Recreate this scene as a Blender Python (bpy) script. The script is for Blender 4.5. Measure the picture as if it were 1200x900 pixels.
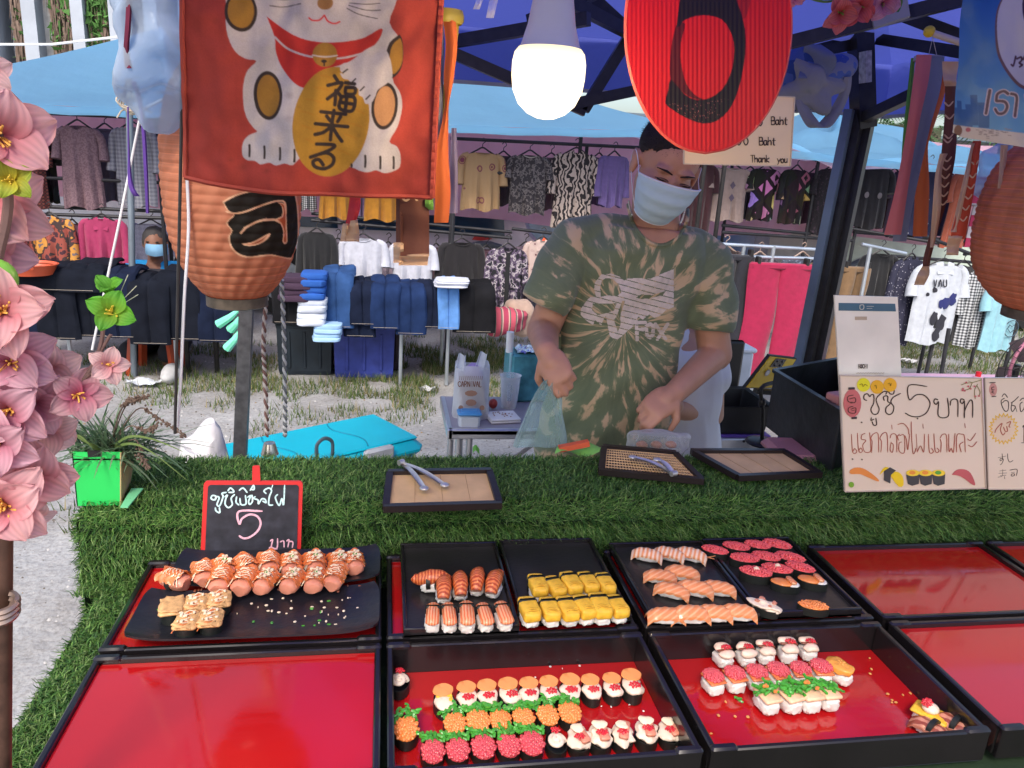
import bpy, bmesh, math, random
import numpy as np
from mathutils import Vector, Matrix, noise
from mathutils.bvhtree import BVHTree
from mathutils.geometry import tessellate_polygon
BULB = 26.
random.seed(7); rng = np.random.default_rng(7)
R_ = math.radians
sc = bpy.context.scene; col = sc.collection
for o in list(bpy.data.objects): bpy.data.objects.remove(o)

# ---------------------------------------------------------------- camera
F, YAW, PIT, ROLL, H = 900., 10., 16.5, 3.6, 1.55
cam_d = bpy.data.cameras.new('camera'); cam = bpy.data.objects.new('camera', cam_d); col.objects.link(cam)
cam_d.sensor_width = 36; cam_d.lens = F/1200*36; cam_d.clip_start = .02; cam_d.clip_end = 2000
CR = Matrix.Rotation(R_(-YAW), 3, 'Z') @ Matrix.Rotation(R_(90-PIT), 3, 'X') @ Matrix.Rotation(R_(ROLL), 3, 'Z')
cam.matrix_world = Matrix.Translation((0, 0, H)) @ CR.to_4x4(); sc.camera = cam
CRn = np.array(CR); C0 = np.array([0, 0, H])

# ---------------------------------------------------------------- light
SUN_EL, SUN_AZ = 48, 200
w = bpy.data.worlds.new('World'); sc.world = w; w.use_nodes = True
wn = w.node_tree.nodes; wl = w.node_tree.links; wn.clear()
sky = wn.new('ShaderNodeTexSky'); sky.sky_type = 'NISHITA'; sky.sun_disc = False
sky.sun_elevation = R_(SUN_EL); sky.sun_rotation = R_(SUN_AZ); sky.air_density = 1.0; sky.dust_density = 3.5; sky.ozone_density = 1.0
bg = wn.new('ShaderNodeBackground'); bg.inputs[1].default_value = .15
wo = wn.new('ShaderNodeOutputWorld'); wl.new(sky.outputs[0], bg.inputs[0]); wl.new(bg.outputs[0], wo.inputs[0])
sd = bpy.data.lights.new('sun', 'SUN'); sd.energy = 1.2; sd.angle = R_(14); sd.color = (1, .95, .88)
so = bpy.data.objects.new('sun', sd); col.objects.link(so)
so.rotation_euler = (R_(90-SUN_EL), 0, R_(180-SUN_AZ))
sc.view_settings.view_transform = 'Standard'; sc.view_settings.look = 'None'
sc.view_settings.exposure = .88; sc.view_settings.gamma = 1
try: sc.cycles.max_bounces = 8; sc.cycles.transparent_max_bounces = 12; sc.cycles.use_denoising = True; sc.cycles.sample_clamp_indirect = 6; sc.cycles.caustics_reflective = False; sc.cycles.caustics_refractive = False
except Exception: pass

# ---------------------------------------------------------------- helpers
def ray(x, y): return CRn @ np.array([(x-600)/F, (450-y)/F, -1.])
def PZ(x, y, z=0.): d = ray(x, y); return C0 + d*((z-H)/d[2])
def PY(x, y, Y): d = ray(x, y); return C0 + d*(Y/d[1])
def prj(p):
    v = CRn.T @ (np.asarray(p, float)-C0); return 600+F*v[0]/-v[2], 450-F*v[1]/-v[2]
class Pl:
    """a real plane in the scene; hit() gives the point of it that a viewing ray meets"""
    def __init__(s, p, n=(0, -1, 0)):
        s.p = np.array(p, float); s.n = np.array(n, float); s.n /= np.linalg.norm(s.n)
    def hit(s, x, y, off=0.):
        d = ray(x, y); return C0 + d*(((s.p+s.n*off-C0) @ s.n)/(d @ s.n))
def lin(c):
    return tuple(((v/255)/12.92 if v/255 <= .04045 else ((v/255+.055)/1.055)**2.4) for v in c)
_m = {}
def mat(name, c, rough=.6, metal=0., var=.12, vs=8., bump=.0, bs=60., spec=.5, trans=0., coat=0., sheen=0., sss=0., emit=None, ior=1.45, alpha=1.):
    if name in _m: return _m[name]
    m = bpy.data.materials.new(name); m.use_nodes = True; n = m.node_tree.nodes; l = m.node_tree.links
    b = n['Principled BSDF']; b.inputs['Roughness'].default_value = rough; b.inputs['Metallic'].default_value = metal
    b.inputs['Specular IOR Level'].default_value = spec; b.inputs['IOR'].default_value = ior
    b.inputs['Transmission Weight'].default_value = trans; b.inputs['Coat Weight'].default_value = coat; b.inputs['Coat Roughness'].default_value = .06
    b.inputs['Sheen Weight'].default_value = sheen; b.inputs['Alpha'].default_value = alpha
    if sss: b.inputs['Subsurface Weight'].default_value = sss; b.inputs['Subsurface Radius'].default_value = (.006, .003, .002); b.inputs['Subsurface Scale'].default_value = 1.
    tc = n.new('ShaderNodeTexCoord'); nz = n.new('ShaderNodeTexNoise'); nz.inputs['Scale'].default_value = vs; nz.inputs['Detail'].default_value = 6
    l.new(tc.outputs['Object'], nz.inputs['Vector'])
    mr = n.new('ShaderNodeMapRange'); mr.inputs[1].default_value = .3; mr.inputs[2].default_value = .7; mr.inputs[3].default_value = 1-var; mr.inputs[4].default_value = 1+var
    l.new(nz.outputs[0], mr.inputs[0])
    mx = n.new('ShaderNodeMix'); mx.data_type = 'RGBA'; mx.blend_type = 'MULTIPLY'; mx.inputs[0].default_value = 1; mx.inputs[6].default_value = (*c, 1)
    l.new(mr.outputs[0], mx.inputs[7]); l.new(mx.outputs[2], b.inputs['Base Color'])
    if emit: b.inputs['Emission Color'].default_value = (*emit[0], 1); b.inputs['Emission Strength'].default_value = emit[1]
    if bump:
        n2 = n.new('ShaderNodeTexNoise'); n2.inputs['Scale'].default_value = bs; n2.inputs['Detail'].default_value = 5; l.new(tc.outputs['Object'], n2.inputs['Vector'])
        bp = n.new('ShaderNodeBump'); bp.inputs['Strength'].default_value = bump; bp.inputs['Distance'].default_value = .3/bs; l.new(n2.outputs[0], bp.inputs['Height']); l.new(bp.outputs[0], b.inputs['Normal'])
    _m[name] = m; return m
def pat(name, kind, cols, scale=20., rough=.85, stops=None, bump=.25):
    """patterned cloth: cols = list of rgb, kind picks the texture"""
    if name in _m: return _m[name]
    m = mat(name, cols[0], rough, bump=bump, bs=25); n = m.node_tree.nodes; l = m.node_tree.links; b = n['Principled BSDF']
    tc = n.new('ShaderNodeTexCoord'); rp = n.new('ShaderNodeValToRGB'); rp.color_ramp.interpolation = 'CONSTANT'
    if kind == 'blot': t = n.new('ShaderNodeTexNoise'); t.inputs['Scale'].default_value = scale; t.inputs['Detail'].default_value = 3; out = t.outputs[0]
    elif kind == 'cell': t = n.new('ShaderNodeTexVoronoi'); t.inputs['Scale'].default_value = scale; out = t.outputs['Distance']
    elif kind == 'zebra': t = n.new('ShaderNodeTexWave'); t.inputs['Scale'].default_value = scale; t.inputs['Distortion'].default_value = 9; t.inputs['Detail Scale'].default_value = 2.2; t.inputs['Detail Roughness'].default_value = .4; out = t.outputs['Fac']
    elif kind == 'stripe': t = n.new('ShaderNodeTexWave'); t.inputs['Scale'].default_value = scale; t.bands_direction = 'Z'; out = t.outputs['Fac']
    elif kind == 'stripev': t = n.new('ShaderNodeTexWave'); t.inputs['Scale'].default_value = scale; t.bands_direction = 'X'; out = t.outputs['Fac']
    elif kind == 'check':
        t = n.new('ShaderNodeMath'); t.operation = 'ADD'; w1 = n.new('ShaderNodeTexWave'); w2 = n.new('ShaderNodeTexWave'); w1.bands_direction = 'X'; w2.bands_direction = 'Z'
        for q, w_ in enumerate((w1, w2)): w_.inputs['Scale'].default_value = scale; l.new(tc.outputs['Object'], w_.inputs[0]); l.new(w_.outputs['Fac'], t.inputs[q])
        dv = n.new('ShaderNodeMath'); dv.operation = 'MULTIPLY'; dv.inputs[1].default_value = .5; l.new(t.outputs[0], dv.inputs[0]); out = dv.outputs[0]
    elif kind == 'diamond':
        mp = n.new('ShaderNodeMapping'); mp.inputs['Rotation'].default_value = (0, R_(45), 0); l.new(tc.outputs['Object'], mp.inputs[0])
        t = n.new('ShaderNodeTexVoronoi'); t.distance = 'CHEBYCHEV'; t.inputs['Scale'].default_value = scale; t.inputs['Randomness'].default_value = .25; l.new(mp.outputs[0], t.inputs['Vector']); out = t.outputs['Distance']
    if kind not in ('check', 'diamond'): l.new(tc.outputs['Object'], t.inputs['Vector'])
    l.new(out, rp.inputs[0]); k = len(cols)
    stops = stops or [i/k for i in range(k)]
    els = rp.color_ramp.elements
    while len(els) < k: els.new(.5)
    for i in range(k): els[i].position = stops[i]; els[i].color = (*cols[i], 1)
    src = rp.outputs[0]
    if kind == 'diamond':   # the ring colour changes from cell to cell
        hs = n.new('ShaderNodeMix'); hs.data_type = 'RGBA'; hs.blend_type = 'MULTIPLY'; hs.inputs[0].default_value = .75
        l.new(rp.outputs[0], hs.inputs[6]); l.new(t.outputs['Color'], hs.inputs[7]); src = hs.outputs[2]
    l.new(src, b.inputs['Base Color']); return m
def attrmat(name, rough=.7, bump=.15, bs=300, trans=0., spec=.4, dirt=0.):
    if name in _m: return _m[name]
    m = mat(name, (1, 1, 1), rough, bump=bump, bs=bs, spec=spec); n = m.node_tree.nodes; l = m.node_tree.links; b = n['Principled BSDF']
    a = n.new('ShaderNodeAttribute'); a.attribute_name = 'col'; src = a.outputs['Color']
    if dirt:
        t = n.new('ShaderNodeTexNoise'); t.inputs['Scale'].default_value = 14; t.inputs['Detail'].default_value = 8; tc = n.new('ShaderNodeTexCoord'); l.new(tc.outputs['Object'], t.inputs['Vector'])
        mr = n.new('ShaderNodeMapRange'); mr.inputs[1].default_value = .42; mr.inputs[2].default_value = .75; mr.inputs[3].default_value = 1; mr.inputs[4].default_value = 1-dirt; l.new(t.outputs[0], mr.inputs[0])
        mx = n.new('ShaderNodeMix'); mx.data_type = 'RGBA'; mx.blend_type = 'MULTIPLY'; mx.inputs[0].default_value = 1; l.new(src, mx.inputs[6]); l.new(mr.outputs[0], mx.inputs[7]); src = mx.outputs[2]
    l.new(src, b.inputs['Base Color'])
    if trans:
        out = n['Material Output']; tr = n.new('ShaderNodeBsdfTranslucent'); l.new(src, tr.inputs[0]); ms = n.new('ShaderNodeMixShader'); ms.inputs[0].default_value = trans
        l.new(b.outputs[0], ms.inputs[1]); l.new(tr.outputs[0], ms.inputs[2]); l.new(ms.outputs[0], out.inputs[0])
    return m
def cloth_trans(name, c, trans=.4, rough=.8, var=.1, bump=.2, bs=40, vs=3.):
    if name in _m: return _m[name]
    m = mat(name, c, rough, bump=bump, bs=bs, var=var, vs=vs); n = m.node_tree.nodes; l = m.node_tree.links; b = n['Principled BSDF']
    out = n['Material Output']; tr = n.new('ShaderNodeBsdfTranslucent'); tr.inputs[0].default_value = (*c, 1); ms = n.new('ShaderNodeMixShader'); ms.inputs[0].default_value = trans
    l.new(b.outputs[0], ms.inputs[1]); l.new(tr.outputs[0], ms.inputs[2]); l.new(ms.outputs[0], out.inputs[0]); return m
def film(name, tint=(1, 1, 1), opac=.25, rough=.12, white=.0):
    """clear or milky plastic film"""
    if name in _m: return _m[name]
    m = mat(name, tint, rough, bump=.5, bs=35); n = m.node_tree.nodes; l = m.node_tree.links; b = n['Principled BSDF']; out = n['Material Output']
    tr = n.new('ShaderNodeBsdfTransparent'); tr.inputs[0].default_value = (*tint, 1); ms = n.new('ShaderNodeMixShader')
    lw = n.new('ShaderNodeLayerWeight'); lw.inputs[0].default_value = .35; mr = n.new('ShaderNodeMapRange'); mr.inputs[3].default_value = opac; mr.inputs[4].default_value = min(1, opac+.55)
    l.new(lw.outputs['Facing'], mr.inputs[0]); l.new(mr.outputs[0], ms.inputs[0])
    if white:
        ts = n.new('ShaderNodeBsdfTranslucent'); ts.inputs[0].default_value = (*tint, 1); m2 = n.new('ShaderNodeMixShader'); m2.inputs[0].default_value = white; l.new(b.outputs[0], m2.inputs[1]); l.new(ts.outputs[0], m2.inputs[2]); bo = m2.outputs[0]
    else: bo = b.outputs[0]
    l.new(tr.outputs[0], ms.inputs[1]); l.new(bo, ms.inputs[2]); l.new(ms.outputs[0], out.inputs[0]); return m

def tag(o, label=None, cat=None, group=None, kind=None):
    if label: o['label'] = label
    if cat: o['category'] = cat
    if group: o['group'] = group
    if kind: o['kind'] = kind
    return o
def thing(name, label, cat, loc=(0, 0, 0), rotz=0., group=None):
    o = bpy.data.objects.new(name, None); o.empty_display_size = .05; col.objects.link(o); o.location = [float(v) for v in loc]; o.rotation_euler = (0, 0, rotz)
    return tag(o, label, cat, group)
def wloc(o):
    v = np.zeros(3)
    while o is not None: v += np.array(o.location); o = o.parent
    return v
def cat_rom(pts, n=6):
    P = [np.array(p, float) for p in pts]
    if len(P) < 3: return P
    out = []
    for i in range(len(P)-1):
        a, b, c, d = P[max(i-1, 0)], P[i], P[i+1], P[min(i+2, len(P)-1)]
        for k in range(n):
            t = k/n; out.append(.5*((2*b)+(-a+c)*t+(2*a-5*b+4*c-d)*t*t+(-a+3*b-3*c+d)*t**3))
    return out+[P[-1]]
class MB:
    def __init__(s): s.v = []; s.f = []
    def add(s, v, f):
        b = len(s.v); s.v.extend([tuple(float(q) for q in p) for p in v]); s.f.extend([tuple(b+i for i in q) for q in f]); return s
    def box(s, c, d, rz=0., bev=0., M=None):
        """c centre, d full size"""
        hx, hy, hz = d[0]/2, d[1]/2, d[2]/2
        if bev:
            b = min(bev, hx*.9, hy*.9, hz*.9); ring = []
            for z, k in ((-hz, b), (-hz+b, 0), (hz-b, 0), (hz, b)):
                for x, y in ((-1, -1), (1, -1), (1, 1), (-1, 1)):
                    ex, ey = hx-k, hy-k; bb = b if not k else b*.6
                    ring += [(x*ex, y*(ey-bb), z), (x*(ex-bb), y*ey, z)] if x*y > 0 else [(x*(ex-bb), y*ey, z), (x*ex, y*(ey-bb), z)]
            v = ring; f = [tuple(range(7, -1, -1)), tuple(range(24, 32))]
            for r in range(3):
                for i in range(8): j = (i+1) % 8; f.append((r*8+i, r*8+j, r*8+8+j, r*8+8+i))
        else:
            v = [(x, y, z) for z in (-hz, hz) for x, y in ((-hx, -hy), (hx, -hy), (hx, hy), (-hx, hy))]
            f = [(3, 2, 1, 0), (4, 5, 6, 7), (0, 1, 5, 4), (1, 2, 6, 5), (2, 3, 7, 6), (3, 0, 4, 7)]
        cs, sn = math.cos(rz), math.sin(rz)
        o = []
        for x, y, z in v:
            if M is not None: p = np.array(M) @ np.array([x, y, z]); o.append((c[0]+p[0], c[1]+p[1], c[2]+p[2]))
            else: o.append((c[0]+x*cs-y*sn, c[1]+x*sn+y*cs, c[2]+z))
        return s.add(o, f)
    def bar(s, a, b, w_, h=None):
        """square bar from a to b"""
        a = Vector(a); b = Vector(b); d = b-a; L = d.length; q = d.to_track_quat('Z', 'Y').to_matrix()
        return s.box((a+b)/2, (w_, h or w_, L), M=[list(r) for r in q])
    def tube(s, pts, r, n=8, cap=True, rx=None):
        P = [Vector([float(q) for q in p]) for p in pts]; k = len(P); rr = r if hasattr(r, '__len__') else [r]*k
        prev = None; v = []
        for i in range(k):
            t = (P[min(i+1, k-1)]-P[max(i-1, 0)]); t = t.normalized() if t.length > 1e-9 else Vector((0, 0, 1))
            if prev is None: u = t.orthogonal().normalized()
            else:
                u = prev-t*prev.dot(t); u = u.normalized() if u.length > 1e-6 else t.orthogonal().normalized()
            prev = u; w_ = t.cross(u)
            for j in range(n):
                a = 2*math.pi*j/n; v.append(P[i]+(u*math.cos(a)+w_*math.sin(a))*rr[i])
        f = [(i*n+j, i*n+(j+1) % n, (i+1)*n+(j+1) % n, (i+1)*n+j) for i in range(k-1) for j in range(n)]
        if cap: f += [tuple(range(n-1, -1, -1)), tuple(range((k-1)*n, k*n))]
        return s.add(v, f)
    def lathe(s, prof, c=(0, 0, 0), n=24, sx=1., sy=1.):
        """prof: list of (r,z)"""
        v = [(c[0]+r*math.cos(2*math.pi*j/n)*sx, c[1]+r*math.sin(2*math.pi*j/n)*sy, c[2]+z) for r, z in prof for j in range(n)]
        f = [(i*n+j, i*n+(j+1) % n, (i+1)*n+(j+1) % n, (i+1)*n+j) for i in range(len(prof)-1) for j in range(n)]
        if prof[0][0] > 1e-5 and prof[0][0] < 1: f.append(tuple(range(n-1, -1, -1)))
        return s.add(v, f)
    def blob(s, c, r, e=1., nu=16, nv=10, nz=0., fr=60., seed=0., M=None, flat=None):
        """superellipsoid, e<1 boxy"""
        v = []; sg = lambda a, p: math.copysign(abs(a)**p, a)
        for i in range(nv+1):
            ph = -math.pi/2+math.pi*i/nv
            for j in range(nu):
                th = 2*math.pi*j/nu
                x = sg(math.cos(ph), e)*sg(math.cos(th), e); y = sg(math.cos(ph), e)*sg(math.sin(th), e); z = sg(math.sin(ph), e)
                p = np.array([x*r[0], y*r[1], z*r[2]])
                if flat is not None and p[2] < flat: p[2] = flat
                if nz:
                    k = noise.noise(Vector((p[0]*fr+seed*7.3, p[1]*fr+seed*3.1, p[2]*fr+seed)))
                    p = p*(1+nz*k)
                if M is not None: p = np.array(M) @ p
                v.append(p+np.array(c, float))
        f = [(i*nu+j, i*nu+(j+1) % nu, (i+1)*nu+(j+1) % nu, (i+1)*nu+j) for i in range(nv) for j in range(nu)]
        return s.add(v, f)
    def grid(s, fn, nu, nv, closed=False):
        """fn(u,v) -> point, u,v in 0..1"""
        v = [fn(i/nu, j/nv) for j in range(nv+1) for i in range(nu+1)]
        f = [(j*(nu+1)+i, j*(nu+1)+i+1, (j+1)*(nu+1)+i+1, (j+1)*(nu+1)+i) for j in range(nv) for i in range(nu)]
        return s.add(v, f)
    def prism(s, pts, n, th):
        """closed polygon (3D, planar) extruded by th along -n"""
        P = [np.array(p, float) for p in pts]; n = np.array(n, float); k = len(P)
        tri = tessellate_polygon([[Vector(p) for p in P]])
        v = P+[p-n*th for p in P]; f = [tuple(t) for t in tri]+[(t[2]+k, t[1]+k, t[0]+k) for t in tri]
        f += [(i, (i+1) % k, (i+1) % k+k, i+k) for i in range(k)]
        return s.add(v, f)
    def ribbon(s, pts, n, w_, th=.0006):
        """flat stroke on a plane with normal n"""
        P = [np.array(p, float) for p in pts]; n = np.array(n, float); L = []; k = len(P)
        ww = w_ if hasattr(w_, '__len__') else [w_]*k
        for i in range(k):
            t = P[min(i+1, k-1)]-P[max(i-1, 0)]; l_ = np.linalg.norm(t); t = t/l_ if l_ > 1e-9 else np.array([1., 0, 0]); sd_ = np.cross(n, t); q = n*(i % 3)*1e-5
            e = t*ww[i]*.35 if i == k-1 else (-t*ww[i]*.35 if i == 0 else 0*t); kk = .55 if i in (0, k-1) else 1
            L += [P[i]+sd_*ww[i]/2*kk+q+e, P[i]-sd_*ww[i]/2*kk+q+e]
        v = L+[p-n*th for p in L]; m = 2*k; f = []
        for i in range(k-1): a = 2*i; f += [(a, a+1, a+3, a+2), (a+m, a+2+m, a+3+m, a+1+m), (a, a+2, a+2+m, a+m), (a+1, a+1+m, a+3+m, a+3)]
        f += [(0, m, m+1, 1), (m-2, m-1, 2*m-1, 2*m-2)]
        return s.add(v, f)
    def mesh(s, name, m, off=(0, 0, 0), smooth=True, ang=40):
        me = bpy.data.meshes.new(name); o = np.array(off, float)
        me.from_pydata([(p[0]-o[0], p[1]-o[1], p[2]-o[2]) for p in s.v], [], s.f); me.validate()
        bm = bmesh.new(); bm.from_mesh(me); bmesh.ops.recalc_face_normals(bm, faces=bm.faces); bm.to_mesh(me); bm.free()
        if m: me.materials.append(m)
        if smooth:
            me.shade_smooth()
            try: me.set_sharp_from_angle(angle=R_(ang))
            except Exception: pass
        return me
    def part(s, name, m, parent=None, label=None, smooth=True, loc=None, ang=40):
        """link as one mesh object; the vertices are in world space"""
        off = wloc(parent) if parent else (np.array(loc, float) if loc is not None else np.zeros(3))
        o = bpy.data.objects.new(name, s.mesh(name, m, off, smooth, ang)); col.objects.link(o)
        if parent: o.parent = parent
        elif loc is not None: o.location = [float(q) for q in loc]
        if label: o['label'] = label
        return o
def nmesh(name, v, f, m, colr=None, smooth=False):
    """fast mesh from numpy, quads or tris"""
    me = bpy.data.meshes.new(name); v = np.asarray(v, np.float32); f = np.asarray(f, np.int32); k = f.shape[1]
    me.vertices.add(len(v)); me.vertices.foreach_set('co', v.ravel()); me.loops.add(f.size); me.loops.foreach_set('vertex_index', f.ravel())
    me.polygons.add(len(f)); me.polygons.foreach_set('loop_start', np.arange(0, f.size, k, dtype=np.int32)); me.update(calc_edges=True)
    if smooth: me.shade_smooth()
    if m: me.materials.append(m)
    if colr is not None:
        a = me.color_attributes.new('col', 'FLOAT_COLOR', 'POINT'); c = np.ones((len(v), 4), np.float32); c[:, :3] = colr; a.data.foreach_set('color', c.ravel())
    return me
def link(name, me, parent=None, loc=None):
    o = bpy.data.objects.new(name, me); col.objects.link(o)
    if parent: o.parent = parent
    if loc is not None: o.location = [float(q) for q in loc]
    return o
def copy_tree(o, parent=None):
    c = o.copy(); col.objects.link(c)
    if parent: c.parent = parent
    for ch in list(o.children): copy_tree(ch, c)
    return c
def strokes(txt):
    """'x,y x,y;x,y x,y' -> list of point lists"""
    return [[tuple(float(q) for q in p.split(',')) for p in l.split()] for l in txt.split(';') if l.strip()]
class Zm:
    """traced in a zoomed view: origin and scale give photo pixels"""
    def __init__(s, ox, oy, k): s.o = (ox, oy); s.k = k
    def __call__(s, p): return (s.o[0]+p[0]/s.k, s.o[1]+p[1]/s.k)
def write(mb, txt, zm, pl, wpx, off=.0012, sm=5, jit=0.):
    """pen strokes as thin raised ink on a plane"""
    for i, st in enumerate(strokes(txt) if isinstance(txt, str) else txt):
        P = [pl.hit(*zm(p), off+i*2e-5) for p in cat_rom(st, sm)]
        dpt = np.linalg.norm(P[0]-C0)*.97; mb.ribbon(P, pl.n, wpx/F*dpt)
    return mb
LET = {'B': '0,0 0,10;0,0 4,0 5,2 4,5 0,5;0,5 5,5 6,8 4,10 0,10', 'a': '5,5 2,4 0,6 1,10 4,9 5,6;5,4 5,9 6,10', 'h': '0,0 0,10;0,6 3,4 5,6 5,10', 't': '2,1 2,9 4,10;0,4 5,4',
 'T': '0,0 6,0;3,0 3,10', 'n': '0,4 0,10;0,6 3,4 5,6 5,10', 'k': '0,0 0,10;5,4 0,7 5,10', 'y': '0,4 3,9;6,4 1,13', 'o': '3,4 0,6 1,10 4,10 5,6 3,4', 'u': '0,4 0,9 3,10 5,8;5,4 5,10', '0': '3,0 0,3 0,7 3,10 6,7 6,3 3,0',
 'C': '6,2 3,0 0,3 0,7 3,10 6,8', 'A': '0,10 3,0 6,10;1,6 5,6', 'R': '0,10 0,0 4,0 5,2 4,5 0,5;2,5 6,10', 'N': '0,10 0,0 6,10 6,0', 'I': '3,0 3,10', 'V': '0,0 3,10 6,0', 'L': '0,0 0,10 5,10', 'H': '0,0 0,10;6,0 6,10;0,5 6,5', 'O': '3,0 0,3 0,7 3,10 6,7 6,3 3,0',
 'F': '6,0 0,0 0,10;0,5 5,5', 'X': '0,0 6,10;6,0 0,10', 'U': '0,0 0,8 3,10 6,8 6,0', 'P': '0,10 0,0 5,0 6,3 5,5 0,5', 'S': '6,1 3,0 0,2 6,7 4,10 0,9', 'E': '6,0 0,0 0,10 6,10;0,5 5,5', 'D': '0,0 0,10 4,10 6,7 6,3 4,0 0,0', ' ': ''}
def words(t, x, y, h, slant=0., adv=.85, wx=.72):
    """single-line hand lettering -> strokes in pixel space"""
    out = []; k = h/10
    for ch in t:
        for st in strokes(LET[ch]): out.append([(x+px*k*wx+(rng.random()-.5)*k*.4, y+py*k+slant*(px*k)+(x)*0) for px, py in st])
        x += (6.0 if ch not in ' I' else 3.8)*k*adv+k*2.2
        y += slant*(8*k)
    return out
class Canvas:
    """flat print rasterised over a region of a real surface"""
    def __init__(s, x0, y0, x1, y1, sc_, base):
        s.o = (x0, y0); s.s = sc_; s.h = int((y1-y0)*sc_)+1; s.w = int((x1-x0)*sc_)+1; s.a = np.ones((s.h, s.w, 3))*np.array(base)
        yy, xx = np.mgrid[0:s.h, 0:s.w]; s.X = x0+xx/sc_; s.Y = y0+yy/sc_
    def blend(s, m, c): m = np.clip(m, 0, 1)[..., None]; s.a = s.a*(1-m)+np.array(c)*m
    def ell(s, cx, cy, rx, ry, c, rot=0.):
        a = R_(rot); dx = s.X-cx; dy = s.Y-cy; u = (dx*math.cos(a)+dy*math.sin(a))/rx; v = (-dx*math.sin(a)+dy*math.cos(a))/ry; d = (1-np.sqrt(u*u+v*v))*min(rx, ry); s.blend(d*s.s+.5, c)
    def dist(s, pts, closed=False):
        P = list(pts)+([pts[0]] if closed else []); D = np.full(s.X.shape, 1e9)
        for (ax, ay), (bx, by) in zip(P[:-1], P[1:]):
            dx, dy = bx-ax, by-ay; L = dx*dx+dy*dy+1e-12; t = np.clip(((s.X-ax)*dx+(s.Y-ay)*dy)/L, 0, 1); D = np.minimum(D, np.hypot(s.X-ax-t*dx, s.Y-ay-t*dy))
        return D
    def inside(s, pts):
        ins = np.zeros(s.X.shape, bool); P = list(pts); j = len(P)-1
        for i in range(len(P)):
            (xi, yi), (xj, yj) = P[i], P[j]; c = ((yi > s.Y) != (yj > s.Y)) & (s.X < (xj-xi)*(s.Y-yi)/(yj-yi+1e-12)+xi); ins ^= c; j = i
        return ins
    def poly(s, pts, c, sm=4):
        if sm: pts = [tuple(p) for p in cat_rom(list(pts)+[pts[0]], sm)][:-1]
        D = s.dist(pts, True); I = s.inside(pts); s.blend(np.where(I, D, -D)*s.s+.5, c)
    def line(s, pts, w_, c, sm=5):
        pts = [tuple(p) for p in cat_rom(pts, sm)]; s.blend((w_/2-s.dist(pts))*s.s+.5, c)
    def sample(s, px, py):
        i = np.clip(((py-s.o[1])*s.s), 0, s.h-1.001); j = np.clip(((px-s.o[0])*s.s), 0, s.w-1.001); i0 = i.astype(int); j0 = j.astype(int); fi = (i-i0)[..., None]; fj = (j-j0)[..., None]
        a = s.a; return (a[i0, j0]*(1-fi)+a[i0+1, j0]*fi)*(1-fj)+(a[i0, j0+1]*(1-fi)+a[i0+1, j0+1]*fi)*fj
def gridmesh(name, P, m, colr=None):
    """P: (nv,nu,3) array of points"""
    nv, nu = P.shape[:2]; idx = np.arange(nv*nu).reshape(nv, nu)
    f = np.stack([idx[:-1, :-1], idx[1:, :-1], idx[1:, 1:], idx[:-1, 1:]], -1).reshape(-1, 4)
    return nmesh(name, P.reshape(-1, 3), f, m, None if colr is None else colr.reshape(-1, 3), True)
def remesh(mb, name, m, voxel=.005, smooth=6, off=(0, 0, 0), fn=None):
    me = bpy.data.meshes.new('tmp'); me.from_pydata([tuple(p) for p in mb.v], [], mb.f); o = bpy.data.objects.new('tmp', me); col.objects.link(o)
    r = o.modifiers.new('r', 'REMESH'); r.mode = 'VOXEL'; r.voxel_size = voxel; s_ = o.modifiers.new('s', 'SMOOTH'); s_.iterations = smooth; s_.factor = .5
    dg = bpy.context.evaluated_depsgraph_get(); out = bpy.data.meshes.new_from_object(o.evaluated_get(dg)); bpy.data.objects.remove(o); bpy.data.meshes.remove(me)
    n = len(out.vertices); v = np.zeros(n*3, np.float32); out.vertices.foreach_get('co', v); v = v.reshape(-1, 3)
    if fn is not None: v = fn(v, out)
    v = v-np.array(off, np.float32); out.vertices.foreach_set('co', v.astype(np.float32).ravel()); out.update(); out.materials.clear(); out.materials.append(m); out.shade_smooth(); out.name = name
    return out

# ================================================================ SETTING
M_black = mat('black_powdercoat', (.022, .02, .02), .35, var=.3, vs=40, bump=.15, bs=400)
M_steel = mat('galvanised_steel', (.34, .37, .4), .42, .7, var=.2, vs=20)
M_lacq = mat('black_lacquer', (.012, .01, .011), .22, var=.2, coat=.3, bump=.02, bs=20)
M_red = mat('red_lacquer', (.42, .008, .01), .12, var=.06, vs=5, coat=.7, bump=.03, bs=5)
n = M_red.node_tree.nodes; l = M_red.node_tree.links; tc = n.new('ShaderNodeTexCoord'); mp = n.new('ShaderNodeMapping'); mp.inputs['Scale'].default_value = (9, 60, 9); mp.inputs['Rotation'].default_value = (0, 0, .6); l.new(tc.outputs['Object'], mp.inputs[0])
nz = n.new('ShaderNodeTexNoise'); nz.inputs['Scale'].default_value = 1.6; nz.inputs['Detail'].default_value = 8; l.new(mp.outputs[0], nz.inputs['Vector']); mr = n.new('ShaderNodeMapRange'); mr.inputs[1].default_value = .4; mr.inputs[2].default_value = .75; mr.inputs[3].default_value = .05; mr.inputs[4].default_value = .17; l.new(nz.outputs[0], mr.inputs[0]); l.new(mr.outputs[0], n['Principled BSDF'].inputs['Roughness']); l.new(mr.outputs[0], n['Principled BSDF'].inputs['Coat Roughness'])
M_sand = mat('pale_sand', (.37, .365, .36), .95, var=.15, vs=1.3, bump=.9, bs=22)
n = M_sand.node_tree.nodes; l = M_sand.node_tree.links        # damp and trodden patches plus fine grit in the sand
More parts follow.
